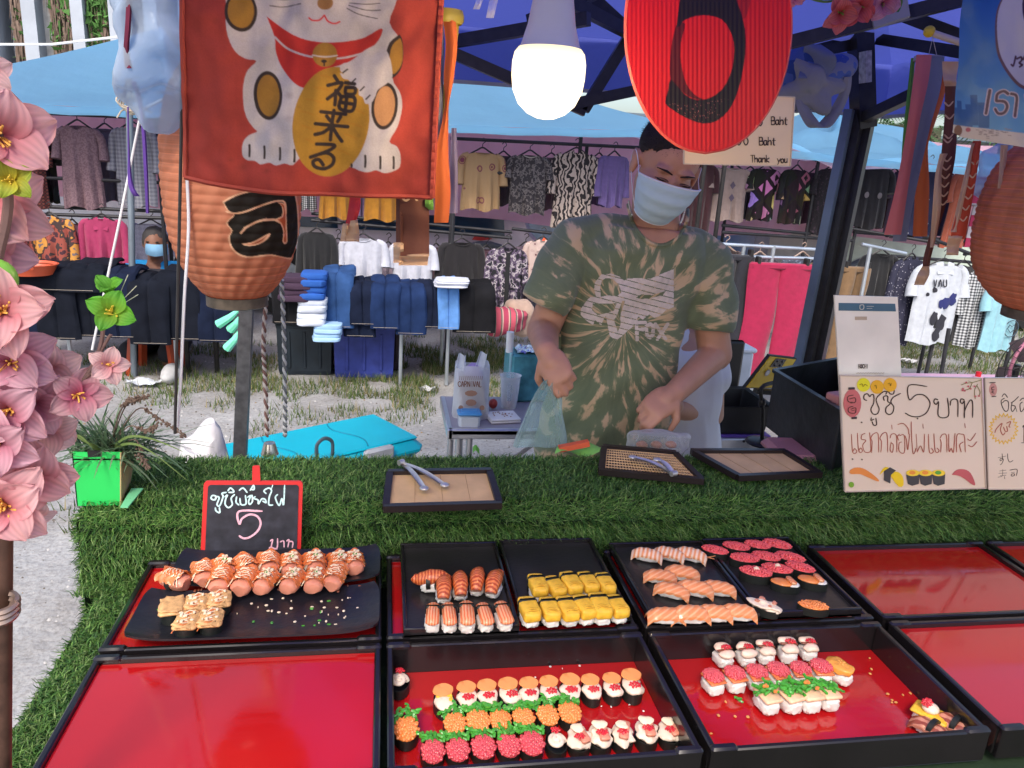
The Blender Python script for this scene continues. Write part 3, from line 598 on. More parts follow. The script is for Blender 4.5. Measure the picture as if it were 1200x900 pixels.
# --- hanging garments
M_hang = mat('dark_hanger', (.03, .028, .03), .4); M_hangw = mat('wood_hanger', (.35, .25, .2), .5)
def garment(label, cat, x0, x1, y0, y1, Y, m, sleeve='short', neck='round', grp='clothes hanging on the market racks', hang=M_hang, depth=.07, open_=None, col2=None, tilt=0., extra=None, name=None):
    """x0..x1,y0..y1: where it shows in the photograph; built at its real size at depth Y"""
    cx = (x0+x1)/2; T = PY(cx, y0, Y); B = PY(cx, y1, Y); Wd = abs(PY(x1, (y0+y1)/2, Y)[0]-PY(x0, (y0+y1)/2, Y)[0]); Hh = T[2]-B[2]
    tilt = tilt or (random.random()-.5)*.5; k = .7 if sleeve != 'none' else .98; bw = Wd*k/2; sd_ = random.random()*9
    t = thing(name or {'trousers': 'trousers', 'dress': 'dress'}.get(cat, 'shirt'), label, cat, (T[0], Y, T[2]), group=grp)
    cs, sn = math.cos(tilt), math.sin(tilt)
    def W(x, y, z): return (T[0]+x*cs-y*sn, Y+x*sn+y*cs, T[2]+z)
    mb = MB()
    nd = {'round': .16, 'v': .3, 'collar': .1, 'high': .05}[neck]
    def body(u, v, fr):
        a = 2*u-1; w_ = bw*(.96+.1*v+.03*math.sin(v*5+sd_)); sh = .17*Hh*min(1, bw/.2)*abs(a)**1.6*.55
        nk = 0
        if abs(a) < .42 and fr: nk = nd*bw*(1-(abs(a)/.42)**(2 if neck != 'v' else 1))
        if abs(a) < .42 and not fr: nk = .04*bw*(1-(abs(a)/.42)**2)
        top = -sh-nk; bot = -Hh+.012*math.sin(a*5+sd_)
        z = top*(1-v)+bot*v; dd = depth*.5*math.sqrt(max(0, 1-abs(a)**2.4))*(1+.2*v); fold = (.016*math.sin(a*9+sd_+v*1.5)+.01*math.sin(a*17+sd_*2-v*2))*v*(1-abs(a)**4)
        return W(a*w_, (-dd if fr else dd)-fold, z)
    mb.grid(lambda u, v: body(u, v, True), 26, 16); mb.grid(lambda u, v: body(u, v, False), 26, 10)
    mb.part('body', m, t)
    if sleeve != 'none':
        L = {'short': .36, 'half': .55, 'long': .86}[sleeve]*Hh; 
        for s_ in (-1, 1):
            x_ = s_*bw*.93; sw = Wd/2-bw
            P = [W(x_-s_*.03, 0, -.05*Hh*.6-.015), W(x_+s_*sw*.25, .005, -.13*Hh), W(x_+s_*sw*.55, .004, -.13*Hh-L*.45), W(x_+s_*sw*.62, -.01, -.13*Hh-L*.8)]
            r = max(.03, min(.075, sw*.55)); mb2 = MB(); mb2.tube(cat_rom(P, 3), [r*.75+(r*.35*i/9) for i in range(10)], 10); 
            mb2.part('sleeve', m, t)
    if neck == 'collar':
        c2 = MB()
        for s_ in (-1, 1): c2.add([W(s_*.005, -depth*.52, -.1*bw-.055), W(s_*.02, -depth*.3, .012), W(s_*bw*.42, -depth*.25, 0.0), W(s_*bw*.36, -depth*.62, -.075)], [(0, 1, 2, 3)])
        c2.part('collar', m, t)
    if open_ is not None: MB().grid(lambda u, v: tuple(np.array(body(.5+(u-.5)*.13, v, True))-(0, .006, 0)), 3, 14).part('placket', open_, t)
    if neck == 'round' and sleeve != 'none':
        P = [np.array(body(.5+a*.205, 0, True))-(0, .003, 0) for a in np.linspace(-1, 1, 11)]; MB().tube(P, .004, 5).part('neckband', col2 or m, t)
    hb = MB(); hb.tube(cat_rom([W(-bw*.8, 0, -.09*Hh*.5-.01), W(-bw*.3, 0, .01), W(0, 0, .03), W(bw*.3, 0, .01), W(bw*.8, 0, -.09*Hh*.5-.01)], 4), .006, 6)
    hb.tube(cat_rom([W(0, 0, .03), W(0, 0, .055), W(.02, 0, .075), W(.005, 0, .095), W(-.015, 0, .08)], 4), .003, 6); hb.part('hanger', hang, t)
    if extra: extra(t, body, W, bw, Hh)
    return t
def pants(label, x0, x1, y0, y1, Y, m, grp='trousers clipped on the low rails', split=.45):
    cx = (x0+x1)/2; T = PY(cx, y0, Y); B = PY(cx, y1, Y); Wd = abs(PY(x1, y0, Y)[0]-PY(x0, y0, Y)[0]); Hh = T[2]-B[2]; t = thing('trousers', label, 'trousers', (T[0], Y, T[2]), group=grp)
    sd_ = random.random()*9
    for s_ in (-1, 1):
        mb = MB()
        def f(u, v):
            a = 2*math.pi*u; gap = max(0, v-split)*.12; cxx = s_*(Wd*.25+gap*Wd*.3); rx = Wd*.255*(1-.12*v)
            return (T[0]+cxx+rx*math.cos(a)+.006*math.sin(v*9+sd_), Y+.03*math.sin(a)+.008*math.sin(v*7+u*12+sd_), T[2]-v*Hh)
        mb.grid(f, 18, 18); mb.part('leg', m, t)
    mb = MB(); mb.box((T[0], Y, T[2]-.012), (Wd*.98, .055, .04), bev=.01); mb.part('waistband', m, t)
    for s_ in (-1, 1): MB().box((T[0]+s_*Wd*.38, Y, T[2]+.02), (.022, .05, .05), bev=.004).part('clip', M_black, t)
    return t
C = lambda *a: a
mv = lambda c: mat('cloth_%d_%d_%d' % tuple(int(q*1000) for q in c), c, .9, bump=.3, bs=30, var=.1, vs=30, sheen=.2)
# far left
garment('dark red checked top half hidden behind the pink blossoms', 'shirt', 2, 58, 158, 242, YU, pat('red_check', 'check', [C(.1, .015, .015), C(.03, .015, .015), C(.2, .05, .04)], 14), 'short')
garment('black top with grey diamonds beside the mauve tee', 'shirt', 38, 66, 160, 236, YU+.12, pat('grey_diamond', 'diamond', [C(.25, .25, .25), C(.02, .02, .02)], 9, stops=[0, .2]), 'short')
garment('speckled mauve V neck tee on the far left rail', 't-shirt', 58, 124, 146, 243, YU, pat('mauve_speckle', 'blot', [C(.17, .1, .12), C(.24, .15, .17)], 90, stops=[0, .5]), 'short', 'v')
garment('grey plaid blouse behind the thin grey pole', 'blouse', 120, 190, 148, 241, YU, pat('grey_plaid', 'check', [C(.16, .16, .2), C(.22, .22, .26), C(.28, .28, .31)], 12), 'half')
garment('red blouse with blue and cream flowers at the far left edge', 'blouse', -18, 28, 258, 312, YL, pat('red_floral', 'cell', [C(.5, .45, .25), C(.05, .08, .4), C(.45, .03, .02)], 13, stops=[0, .13, .24]), 'short')
garment('brown and orange patchwork shirt with a tied front', 'shirt', 25, 92, 254, 322, YL, pat('patchwork', 'blot', [C(.06, .02, .03), C(.3, .07, .05), C(.05, .03, .03), C(.55, .25, .05), C(.15, .12, .13)], 9, stops=[0, .4, .47, .53, .62]), 'long', 'collar')
garment('raspberry pink collared blouse on the lower left rail', 'blouse', 87, 152, 256, 318, YL, mv((.33, .03, .1)), 'long', 'collar')
garment('pale lilac quilted top behind the seated woman', 'top', 142, 212, 262, 325, 6.3, pat('lilac_quilt', 'check', [C(.42, .4, .5), C(.5, .48, .58)], 8), 'half', 'high')
# behind banner and lantern
for i, (a, b) in enumerate(((374, 412), (428, 470))): garment(('mustard yellow skirt', 'second mustard yellow skirt')[i]+' seen just below the banner '+('beside the red streamer tail' if i == 0 else 'left of the brown streamer'), 'skirt', a, b, 190, 255+i*3, YU, mv((.4, .17, .015)), 'none', name='skirt')
garment('purple top between the two mustard skirts', 'top', 410, 430, 180, 256, YU+.1, mv((.22, .15, .28)), 'none')
garment('small gingham top showing between lantern and mustard skirt', 'top', 350, 370, 180, 246, YU, pat('gingham_small', 'check', [C(.03, .03, .03), C(.2, .2, .2), C(.5, .5, .5)], 22), 'none')
garment('plain black jacket hanging right of the lantern', 'jacket', 346, 397, 272, 338, YL, mv((.012, .012, .014)), 'long', 'high')
garment('soft white top below the red streamer tail', 'top', 393, 458, 279, 336, YL, mv((.5, .51, .58)), 'half', 'round')
garment('white top behind the brown fish streamer', 'top', 452, 516, 285, 338, YL, mv((.5, .51, .58)), 'half', 'v')
garment('black long sleeved top behind the dark folded trousers', 'top', 510, 572, 284, 344, YL, mv((.014, .012, .014)), 'long', 'round')
garment('open floral shirt over a white inner on the middle rail', 'shirt', 568, 622, 290, 366, YL, pat('dark_floral', 'blot', [C(.015, .015, .02), C(.1, .07, .12), C(.4, .36, .38), C(.02, .02, .03)], 26, stops=[0, .44, .53, .6]), 'half', 'v', open_=mv((.012, .012, .014)))
garment('pale pink print blouse partly behind the seller\'s sleeve', 'blouse', 612, 660, 282, 345, YL, pat('pale_pink_print', 'cell', [C(.1, .03, .04), C(.45, .33, .3), C(.5, .38, .34)], 22, stops=[0, .16, .4]), 'half', 'collar')
# upper centre
garment('tan blouse with large plum roundels', 'blouse', 534, 597, 178, 246, YU, pat('tan_roundel', 'cell', [C(.16, .03, .06), C(.36, .22, .1), C(.2, .06, .07), C(.38, .24, .12)], 8.5, stops=[0, .16, .2, .26]), 'half')
garment('charcoal paisley blouse with a pale neckline', 'blouse', 592, 650, 181, 251, YU, pat('paisley', 'blot', [C(.035, .03, .035), C(.15, .13, .13), C(.03, .028, .03)], 40, stops=[0, .5, .6]), 'short', col2=mv((.4, .36, .33)))
garment('black and cream zebra striped shirt', 'shirt', 644, 707, 178, 266, YU, pat('zebra', 'zebra', [C(.02, .016, .018), C(.42, .34, .3)], 9, stops=[0, .5]), 'half', 'collar')
garment('plain violet top next to the zebra shirt', 'top', 699, 741, 182, 242, YU, mv((.13, .09, .25)), 'long', 'high')
garment('dark maroon dress behind the seller\'s shoulder', 'dress', 800, 846, 190, 275, YU, mv((.05, .015, .02)), 'short')
garment('taupe tee with two dark diamonds under the price card', 't-shirt', 830, 887, 196, 259, YU, mv((.34, .25, .22)), 'short', col2=mv((.4, .32, .29)),
    extra=lambda t, body, W, bw, Hh: [MB().prism([tuple(np.array(body(.5, v0, True))+np.array(d)) for d in ((-.022, -.006, 0), (0, -.006, -.03), (.022, -.006, 0), (0, -.006, .03))], (0, -1, 0), .002).part('diamond_print', mv((.12, .09, .13)), t) for v0 in (.3, .55)])
garment('diamond print blouse with bright grey and pink squares, nearer the price card', 'blouse', 876, 920, 197, 258, YU, pat('diamonds_a', 'diamond', [C(.015, .012, .012), C(.75, .65, .6), C(.02, .015, .015)], 8, stops=[0, .16, .34]), 'short')
garment('diamond print blouse with dull rust squares, on a black hanger', 'blouse', 912, 956, 198, 262, YU, pat('diamonds_b', 'diamond', [C(.015, .012, .012), C(.5, .35, .25), C(.02, .015, .015)], 8.5, stops=[0, .15, .32]), 'half')
garment('long black speckled dress just left of the leaning post', 'dress', 954, 1000, 197, 275, YU, pat('black_speckle', 'blot', [C(.015, .012, .016), C(.05, .03, .045)], 60, stops=[0, .6]), 'short')
garment('black tee with two small chest badges right of the leaning post', 't-shirt', 1000, 1052, 195, 268, YU, mv((.013, .012, .016)), 'short', extra=lambda t, body, W, bw, Hh: [MB().blob(np.array(body(u0, .45, True))-(0, .004, 0), (.02, .003, .024)).part('badge', mv((.16, .14, .15)), t) for u0 in (.32, .7)])
garment('purple black top behind the grey streamer tail', 'top', 1046, 1074, 200, 278, YU, mv((.05, .03, .06)), 'short')
garment('navy polka dot blouse behind the orange streamer', 'blouse', 1062, 1118, 196, 278, YU, pat('polka', 'cell', [C(.4, .4, .45), C(.02, .022, .06)], 26, stops=[0, .16]), 'short')
garment('rust red shirt behind the fish tail streamer', 'shirt', 1112, 1156, 200, 290, YU, mv((.35, .09, .05)), 'short')
garment('shirt in magenta and pale grey bands at the right edge', 'shirt', 1140, 1196, 205, 292, YU, pat('bands', 'stripe', [C(.35, .03, .09), C(.42, .4, .45)], 1.7, stops=[0, .5]), 'short')
# right lower
garment('black tee with a faint white sleeve print, behind the payment card', 't-shirt', 1008, 1058, 297, 352, 5.0, mv((.012, .012, .014)), 'short')
garment('long dark dress with tiny pale dots', 'dress', 1044, 1092, 302, 403, 4.95, pat('tiny_dots', 'cell', [C(.35, .34, .4), C(.025, .025, .05)], 55, stops=[0, .2]), 'long', 'collar')
def whiteprint(t, body, W, bw, Hh):
    ink = mv((.015, .02, .12)); bk = mv((.02, .02, .03))
    for (u0, v0, a, b, m_) in ((.62, .48, .045, .04, ink), (.8, .42, .03, .045, ink), (.45, .66, .028, .05, bk), (.62, .74, .035, .06, bk), (.56, .88, .03, .05, bk), (.35, .3, .02, .02, bk), (.2, .36, .014, .014, bk)):
        MB().blob(np.array(body(u0, v0, True))-(0, .003, 0), (a, .004, b), nz=.5, fr=40).part('ink_print', m_, t)
    p = body(.33, .2, True); pl = Pl((p[0], p[1]-.012, p[2])); q = prj(p)
    write(MB(), words('VAU', q[0]-2, q[1]-2, 8), lambda z: z, pl, 1.3).part('lettering', bk, t)
garment('white shirt with blue roses and black lettering', 'shirt', 1070, 1142, 308, 402, 4.85, mv((.5, .53, .58)), 'short', 'collar', extra=whiteprint)
garment('black cardigan between the white print shirt and the gingham', 'cardigan', 1096, 1162, 310, 398, 4.9, mv((.012, .012, .014)), 'long', 'high', tilt=.3)
garment('black and white gingham shirt', 'shirt', 1128, 1176, 318, 406, 4.85, pat('gingham', 'check', [C(.02, .02, .025), C(.2, .21, .22), C(.55, .56, .57)], 15, stops=[0, .3, .68]), 'half', 'high')
def badge(t, body, W, bw, Hh):
    p = np.array(body(.72, .66, True)); P = [p+np.array([.055*math.cos(a), -.012, .06*math.sin(a)]) for a in np.linspace(0, 6.28, 24)]
    MB().tube(P, .0035, 5).tube([p+np.array([-.03, -.012, .0]), p+np.array([-.02, -.012, .03]), p+np.array([.0, -.012, .015]), p+np.array([.02, -.012, .03]), p+np.array([.03, -.012, 0]), p+np.array([0, -.012, -.03]), p+np.array([-.03, -.012, .0])], .003, 5).part('wreath_print', mv((.04, .07, .1)), t)
garment('light blue tee with a wreath print below the right lantern', 't-shirt', 1150, 1216, 330, 410, 4.8, mv((.25, .48, .55)), 'short', extra=badge)
pants('black trousers beside the seller\'s sleeve', 846, 884, 300, 425, 4.6, mv((.02, .02, .028)))
pants('bright raspberry pink trousers', 879, 954, 310, 445, 4.55, mv((.36, .012, .06)))
pants('tan brown trousers just behind the leaning post', 950, 984, 310, 440, 4.65, mv((.25, .14, .06)))
pants('brown wide trousers right of the leaning post', 986, 1020, 314, 425, 4.7, mv((.2, .12, .06)))
for (px, py, c, lab) in ((890, 300, (.04, .03, .04), 'dark blouse top peeping over the bright rail behind the pink trousers'), (850, 292, (.03, .02, .02), 'dark brown blouse top over the bright rail next to the seller'), (940, 300, (.06, .07, .1), 'dark grey knitted top over the bright rail beside the post')):
    garment(lab, 'top', px-26, px+26, py, py+60, 5.0, pat('dk%d' % px, 'blot', [c, tuple(q*3 for q in c)], 50, stops=[0, .55]), 'short', 'high', hang=M_hangw)

for i, (x0, x1, y0, y1, c, sl) in enumerate(((30, 60, 150, 236, (.08, .06, .07), 'short'), (96, 150, 150, 236, (.12, .1, .14), 'half'), (568, 612, 182, 240, (.07, .05, .06), 'short'), (622, 670, 184, 246, (.2, .12, .14), 'short'), (682, 722, 184, 240, (.1, .05, .12), 'half'), (858, 900, 200, 256, (.05, .04, .05), 'short'), (935, 975, 202, 262, (.08, .03, .05), 'short'), (1030, 1066, 202, 268, (.1, .05, .05), 'short'), (1090, 1130, 204, 276, (.05, .05, .12), 'half'))):
    garment(('dark top tucked behind the red checked one', 'dusky top between the mauve tee and the plaid blouse', 'dark top between the tan and the paisley blouses', 'mauve top between paisley and zebra blouses', 'dark violet top half behind the zebra shirt', 'black top between the diamond tee and diamond blouse', 'dark plum top between blouse and black dress', 'rusty dark top behind the badge tee', 'deep navy top between polka dots and rust shirt')[i], 'top', x0, x1, y0, y1, YU+.28, mv(c), sl)
for i, (x0, x1, y0, y1, c) in enumerate(((-2, 40, 262, 318, (.2, .05, .06)), (66, 104, 262, 318, (.1, .04, .06)), (372, 420, 284, 336, (.2, .16, .2)), (436, 474, 288, 336, (.3, .24, .3)), (492, 530, 290, 338, (.16, .08, .1)), (552, 588, 292, 350, (.12, .06, .08)), (596, 636, 288, 352, (.14, .1, .14)))):
    garment(('red top behind the flowered blouse at far left', 'dark red top between the patchwork shirt and pink blouse', 'mauve grey top behind the first white top', 'pale mauve top between the two white tops', 'plum top between the white and black tops', 'dark plum top behind the black one', 'dusky top behind the pale pink print blouse')[i], 'top', x0, x1, y0, y1, YL+.3, mv(c), 'half')
# --- jeans tables
def cloth_table(label, x0, x1, ytop, Y, legs):
    a, b = PY(x0, ytop, Y), PY(x1, ytop, Y); z = (a[2]+b[2])/2; t = thing('folding_table', label, 'table', ((a[0]+b[0])/2, Y+.3, 0)); MB().box(((a[0]+b[0])/2, Y+.32, z-.02), (b[0]-a[0], .6, .03), bev=.005).part('tabletop', mat('dark_top', (.04, .035, .04), .6), t)
    for px in legs:
        q = PY(px, 400, Y+.05); MB().tube([(q[0], Y+.06, 0), (q[0], Y+.06, z-.03)], .013, 8).part('leg', M_pipe, t)
    for s_ in (a[0]+.1, b[0]-.1): MB().tube([(s_, Y+.55, 0), (s_, Y+.55, z-.03)], .013, 8).part('leg', M_pipe, t)
    return z
def denim(name, c): return mat(name, c, .95, bump=.35, bs=160, var=.35, vs=9, spec=.12)
def drape(label, x0, x1, y0, y1, Y, m, z, fold=.0, name='folded_jeans', cat='jeans', back=.34, thick=.035, grp='jeans and trousers folded over the market tables'):
    a, b = PY(x0-3, y1, Y), PY(x1+3, y1, Y); bot = (a[2]+b[2])/2; W_ = b[0]-a[0]; Y = Y-.03*(int(x0) % 3)/2; t = thing(name, label, cat, ((a[0]+b[0])/2, Y, bot), group=grp)
    s_ = random.random()*9; ztop = max(z+.01, zY((x0+x1)/2, y0, Y+.12)); L1 = ztop-bot; tot = L1+back
    for (k, w0, w1) in ((0, 0, .52), (1, .48, 1.)):
        mb = MB()
        def f(u, v, o):
            d = v*tot; x = a[0]+W_*(w0+(w1-w0)*u); bulge = thick*(1-abs(2*u-1)**8)*.45+.006*math.sin(v*9+s_+u*4)
            if d < L1-.04: y, zz, nyy, nz_ = Y, bot+d, -1, 0
            elif d < L1+.04: k_ = (d-L1+.04)/.08*math.pi/2; y, zz, nyy, nz_ = Y+.05*(1-math.cos(k_)), ztop-.05+.05*math.sin(k_)+.01, -math.cos(k_), math.sin(k_)
            else: y, zz, nyy, nz_ = Y+.05+(d-L1-.04), ztop+.01+.01*math.sin(d*20+s_), 0, 1
            q = bulge+k*.003 if o else -.004
            return (x+.006*math.sin(v*8+s_), y+nyy*q, zz+nz_*q)
        mb.grid(lambda u, v: f(u, v, 1), 8, 22); mb.grid(lambda u, v: f(u, v, 0), 2, 22); mb.grid(lambda u, v: f(0 if u < .01 else 0, v, u > .5), 1, 22); mb.grid(lambda u, v: f(1, v, u > .5), 1, 22); mb.grid(lambda u, v: f(u, 0, v > .5), 8, 1)
        mb.part('trouser_leg', m, t)
    P = [(a[0]+W_*(.1+.8*i/7), Y-thick*.6-.003, bot+.012) for i in range(8)]; MB().tube(P, .0015, 4).part('hem_stitch', mat('stitch', (.35, .3, .25), .8), t)
    return t
zl = cloth_table('long table of folded black jeans at far left', -60, 275, 330, 5.05, (80, 205))
J = [denim('jean_black', (.009, .011, .018)), denim('jean_navy', (.01, .015, .035)), denim('jean_indigo', (.014, .03, .09)), denim('jean_mid', (.03, .075, .2)), denim('jean_light', (.12, .28, .62)), denim('jean_charcoal', (.012, .012, .014))]
lj = [(-8, 55, 322, 400), (50, 94, 318, 396), (90, 128, 312, 394), (124, 160, 320, 395), (158, 200, 328, 402), (192, 236, 320, 398), (234, 270, 335, 400)]
pos_l = ['at the far left edge', 'below the orange basket', 'below the raspberry blouse', 'under the green bud', 'just right of the thin pole', 'in front of the seated woman', 'nearest the lantern pole']
for i, (a, b, c, d) in enumerate(lj): drape('black jeans folded over the left table '+pos_l[i], a, b, c, d, 5.0, J[0 if i % 3 else 1], zl)
drape('heap of crumpled black trousers on top of the left table', 20, 120, 316, 340, 4.98, J[0], zl+.05, cat='trousers')
zc = cloth_table('table of folded blue jeans behind the cool box', 318, 545, 345, 5.05, (470, 525))
for (lab, a, b, c, d, k) in (('dark plum folded jeans at the left end of the blue jeans table', 322, 352, 330, 378, 5), ('faded mid blue jeans, leftmost of the long blue pairs', 378, 412, 322, 384, 3), ('dark navy jeans between the two faded pairs', 412, 438, 335, 380, 1), ('faded mid blue jeans with a frayed seam', 437, 466, 334, 384, 2), ('dark indigo jeans hanging lowest on the table', 466, 496, 338, 391, 2), ('navy jeans next to the light blue pair', 492, 521, 336, 384, 1), ('light blue jeans beside the black trousers', 515, 534, 336, 384, 4), ('washed black trousers folded over the table end', 532, 576, 338, 389, 5)):
    drape(lab, a, b, c, d, 5.0, J[k], zc)
drape('navy shorts hanging below the navy jeans', 406, 438, 366, 394, 5.03, J[1], zc-.1, cat='shorts', name='folded_shorts')
for (lab, a, b, c, d, m_) in (('folded bright blue garment at the left end of the centre table', 350, 382, 318, 350, (.02, .1, .4)), ('folded plum garment stack beside the braided cord', 326, 366, 322, 352, (.05, .025, .05)), ('white and blue folded garment hanging over the tub', 347, 382, 348, 380, (.6, .65, .75)), ('pale blue folded garment on the tub edge', 366, 400, 378, 398, (.35, .55, .8)), ('crumpled white garment on the black top', 508, 548, 326, 336, (.6, .62, .7))):
    p0, p1 = PY(a, c, 4.95), PY(b, d, 4.95); cx, cz = (p0[0]+p1[0])/2, (p0[2]+p1[2])/2; mb = MB(); n_ = 4
    for i in range(n_): mb.blob((cx+.004*i, 4.95+.012*(i % 2), p1[2]+(p0[2]-p1[2])*(i+.5)/n_), (abs(p1[0]-p0[0])/2, .09, abs(p0[2]-p1[2])/2/n_*1.25), e=.45, nz=.1, fr=20, seed=i+a)
    tag(mb.part('folded_clothes', mat('folded_%d' % a, m_, .9, bump=.3, bs=30), loc=(cx, 4.95, p1[2])), lab, 'folded clothes')
# tubs
def tub(label, x0, x1, y0, y1, Y, c):
    a, b = PY(x0, y1, Y), PY(x1, y1, Y); top = zY((x0+x1)/2, y0, Y); W_ = b[0]-a[0]; t = thing('storage_tub', label, 'storage tub', ((a[0]+b[0])/2, Y+.2, 0)); m_ = mat('tub_%d' % x0, c, .45, var=.25, vs=12, bump=.1)
    mb = MB(); cx = (a[0]+b[0])/2; prof = ((0, .92), (.03, .96), (top*.9, 1.), (top, 1.04)); q = []
    for z, k in prof: q += [(cx+sx*W_/2*k, Y+.2+sy*.2*k, z) for sx, sy in ((-1, -1), (1, -1), (1, 1), (-1, 1))]
    mb.add(q, [(i*4+j, i*4+(j+1) % 4, i*4+4+(j+1) % 4, i*4+4+j) for i in range(3) for j in range(4)]+[(0, 3, 2, 1)]); mb.part('tub_body', m_, t, smooth=False)
    MB().box((cx, Y+.2, top+.01), (W_*1.08, .44, .035), bev=.01).part('lid', m_, t)
    for s_ in (-.28, 0, .28): MB().box((cx+s_*W_, Y-.0, top*.5), (.02, .012, top*.7), bev=.004).part('rib', m_, t)
tub('black storage tub under the jeans table by the cords', 325, 389, 380, 431, 5.3, (.012, .02, .03))
tub('royal blue storage tub under the jeans table', 391, 462, 382, 432, 5.25, (.04, .06, .3))
tub('dark brown storage box just right of the blue tub', 452, 468, 370, 428, 5.45, (.05, .03, .04))

# --- striped bag, sack, orange basket
def sack(label, cat, px, Y, r, m, name):
    p = PY(*px, Y); mb = MB(); mb.blob((p[0], Y, p[2]), r, e=.8, nz=.35, fr=9, seed=px[0], nu=24, nv=16); return tag(mb.part(name, m, loc=p), label, cat)
sack('red and pink striped woven bag lying under the black trousers', 'bag', (582, 376), 5.2, (.2, .12, .1), pat('striped_bag', 'stripev', [C(.5, .08, .12), C(.1, .12, .1), C(.55, .35, .3), C(.4, .05, .1)], 3.2), 'striped_bag')
sack('crumpled beige cloth bag beside the striped bag', 'bag', (608, 372), 5.3, (.11, .1, .13), mv((.4, .28, .22)), 'cloth_bag')
p = PY(35, 311, 4.95); mb = MB(); mb.lathe([(.11, -.05), (.13, 0), (.14, .012), (.13, .014), (.12, .0)], p, 24, sx=1.1); mb.tube([p+np.array([-.07, -.14, .0]), p+np.array([-.06, -.15, .03]), p+np.array([.06, -.15, .03]), p+np.array([.07, -.14, 0])], .01, 6)
tag(mb.part('plastic_basket', mat('orange_plastic', (.6, .1, .04), .4), loc=p), 'shallow orange plastic basket on the black trousers at far left', 'basket')

# --- vehicles behind the racks
M_vw = mat('white_car_paint', (.75, .82, .88), .25, coat=.5, var=.04); M_glass = mat('car_glass', (.02, .05, .09), .08, coat=.6); M_tyre = mat('tyre', (.015, .015, .015), .8)
def van(name, label, cx, Y, L, Hh, m, cat='van', nose=1, roofk=.8, glass_h=(.55, .85), lights=True):
    t = thing(name, label, cat, (cx, Y+.85, 0)); w_ = 1.7; z0 = .3
    prof = [(-.5, z0), (-.5, Hh*.55), (-.47, Hh*.62), (-.40, Hh*.95), (-.34, Hh), (.28*roofk, Hh), (.36, Hh*.93), (.42, Hh*.62), (.49, Hh*.54), (.5, z0)]
    prof = [(x*L*nose, z) for x, z in prof]; n_ = 7; mb = MB(); ring = []
    for k in range(n_):
        v = k/(n_-1)*2-1; ins = .06*abs(v)**4
        ring += [(cx+x*(1-ins), Y+.85+v*w_/2*(1-(.09 if z > Hh*.6 else 0)), z) for x, z in prof]
    m_ = len(prof); f = [(k*m_+i, k*m_+i+1, (k+1)*m_+i+1, (k+1)*m_+i) for k in range(n_-1) for i in range(m_-1)]+[tuple(range(m_)), tuple((n_-1)*m_+i for i in range(m_))]
    mb.add(ring, f); mb.part('body', m, t, ang=25)
    for (a, b) in ((-.36, -.12), (-.1, .12), (.14, .33)):
        MB().prism([(cx+q*L*nose, Y+.02+.03*(z-Hh*.6)/Hh, z) for q, z in ((a, Hh*.62), (b, Hh*.62), (b-.01, Hh*.9), (a+.012, Hh*.9))], (0, -1, 0), .02).part('window', M_glass, t, smooth=False)
    for q in (-.3, .3):
        wh = MB(); wh.tube([(cx+q*L, Y-.02, .32), (cx+q*L, Y+.2, .32)], .32, 24).part('wheel', M_tyre, t)
        MB().tube([(cx+q*L, Y-.035, .32), (cx+q*L, Y-.01, .32)], .19, 18).part('rim', M_steel, t)
        P = [(cx+q*L+.4*math.cos(a), Y-.012, .34+.4*math.sin(a)) for a in np.linspace(0, math.pi, 14)]; MB().tube(P, .03, 6).part('wheel_arch', mat('arch_trim', (.12, .14, .17), .5), t)
    MB().box((cx-.495*L*nose, Y+.15, Hh*.5), (.04, .12, .28), bev=.02).part('tail_light', mat('tail_red', (.6, .05, .02), .2, emit=((1, .15, .05), .6)), t)
    return t
van('parked_van', 'white van parked behind the far left clothes rack', PY(60, 250, 7.6)[0], 7.6, 4.4, 1.9, M_vw)
van('pickup_truck', 'pale lilac white vehicle with a red stripe mark behind the middle rack', PY(452, 290, 7.3)[0], 7.3, 3.1, 1.32, mat('lilac_paint', (.66, .6, .7), .3, coat=.4), 'pickup', nose=-1)
pl = Pl((0, 7.28, 0)); MB().prism([pl.hit(*q) for q in ((553, 281), (558, 274), (575, 275), (571, 278), (578, 280), (564, 282))], (0, -1, 0), .004).part('red_mark', mat('red_mark', (.5, .03, .03), .5), bpy.data.objects['pickup_truck'], smooth=False)
van('parked_car', 'silvery blue car seen past the seller\'s sleeve', PY(665, 280, 8.6)[0], 8.6, 3.6, 1.35, mat('silver_blue', (.4, .52, .6), .25, .2, coat=.5), 'car')
van('parked_car', 'bright blue white car behind the bright metal rail', PY(900, 300, 8.)[0], 8., 3.8, 1.5, mat('blue_white_paint', (.25, .42, .68), .25, coat=.5), 'car', nose=-1)
van('parked_van', 'pale greenish van behind the dark right hand rack', PY(1130, 300, 7.4)[0], 7.4, 3.6, 1.75, mat('pale_green_paint', (.52, .6, .5), .35, coat=.3))
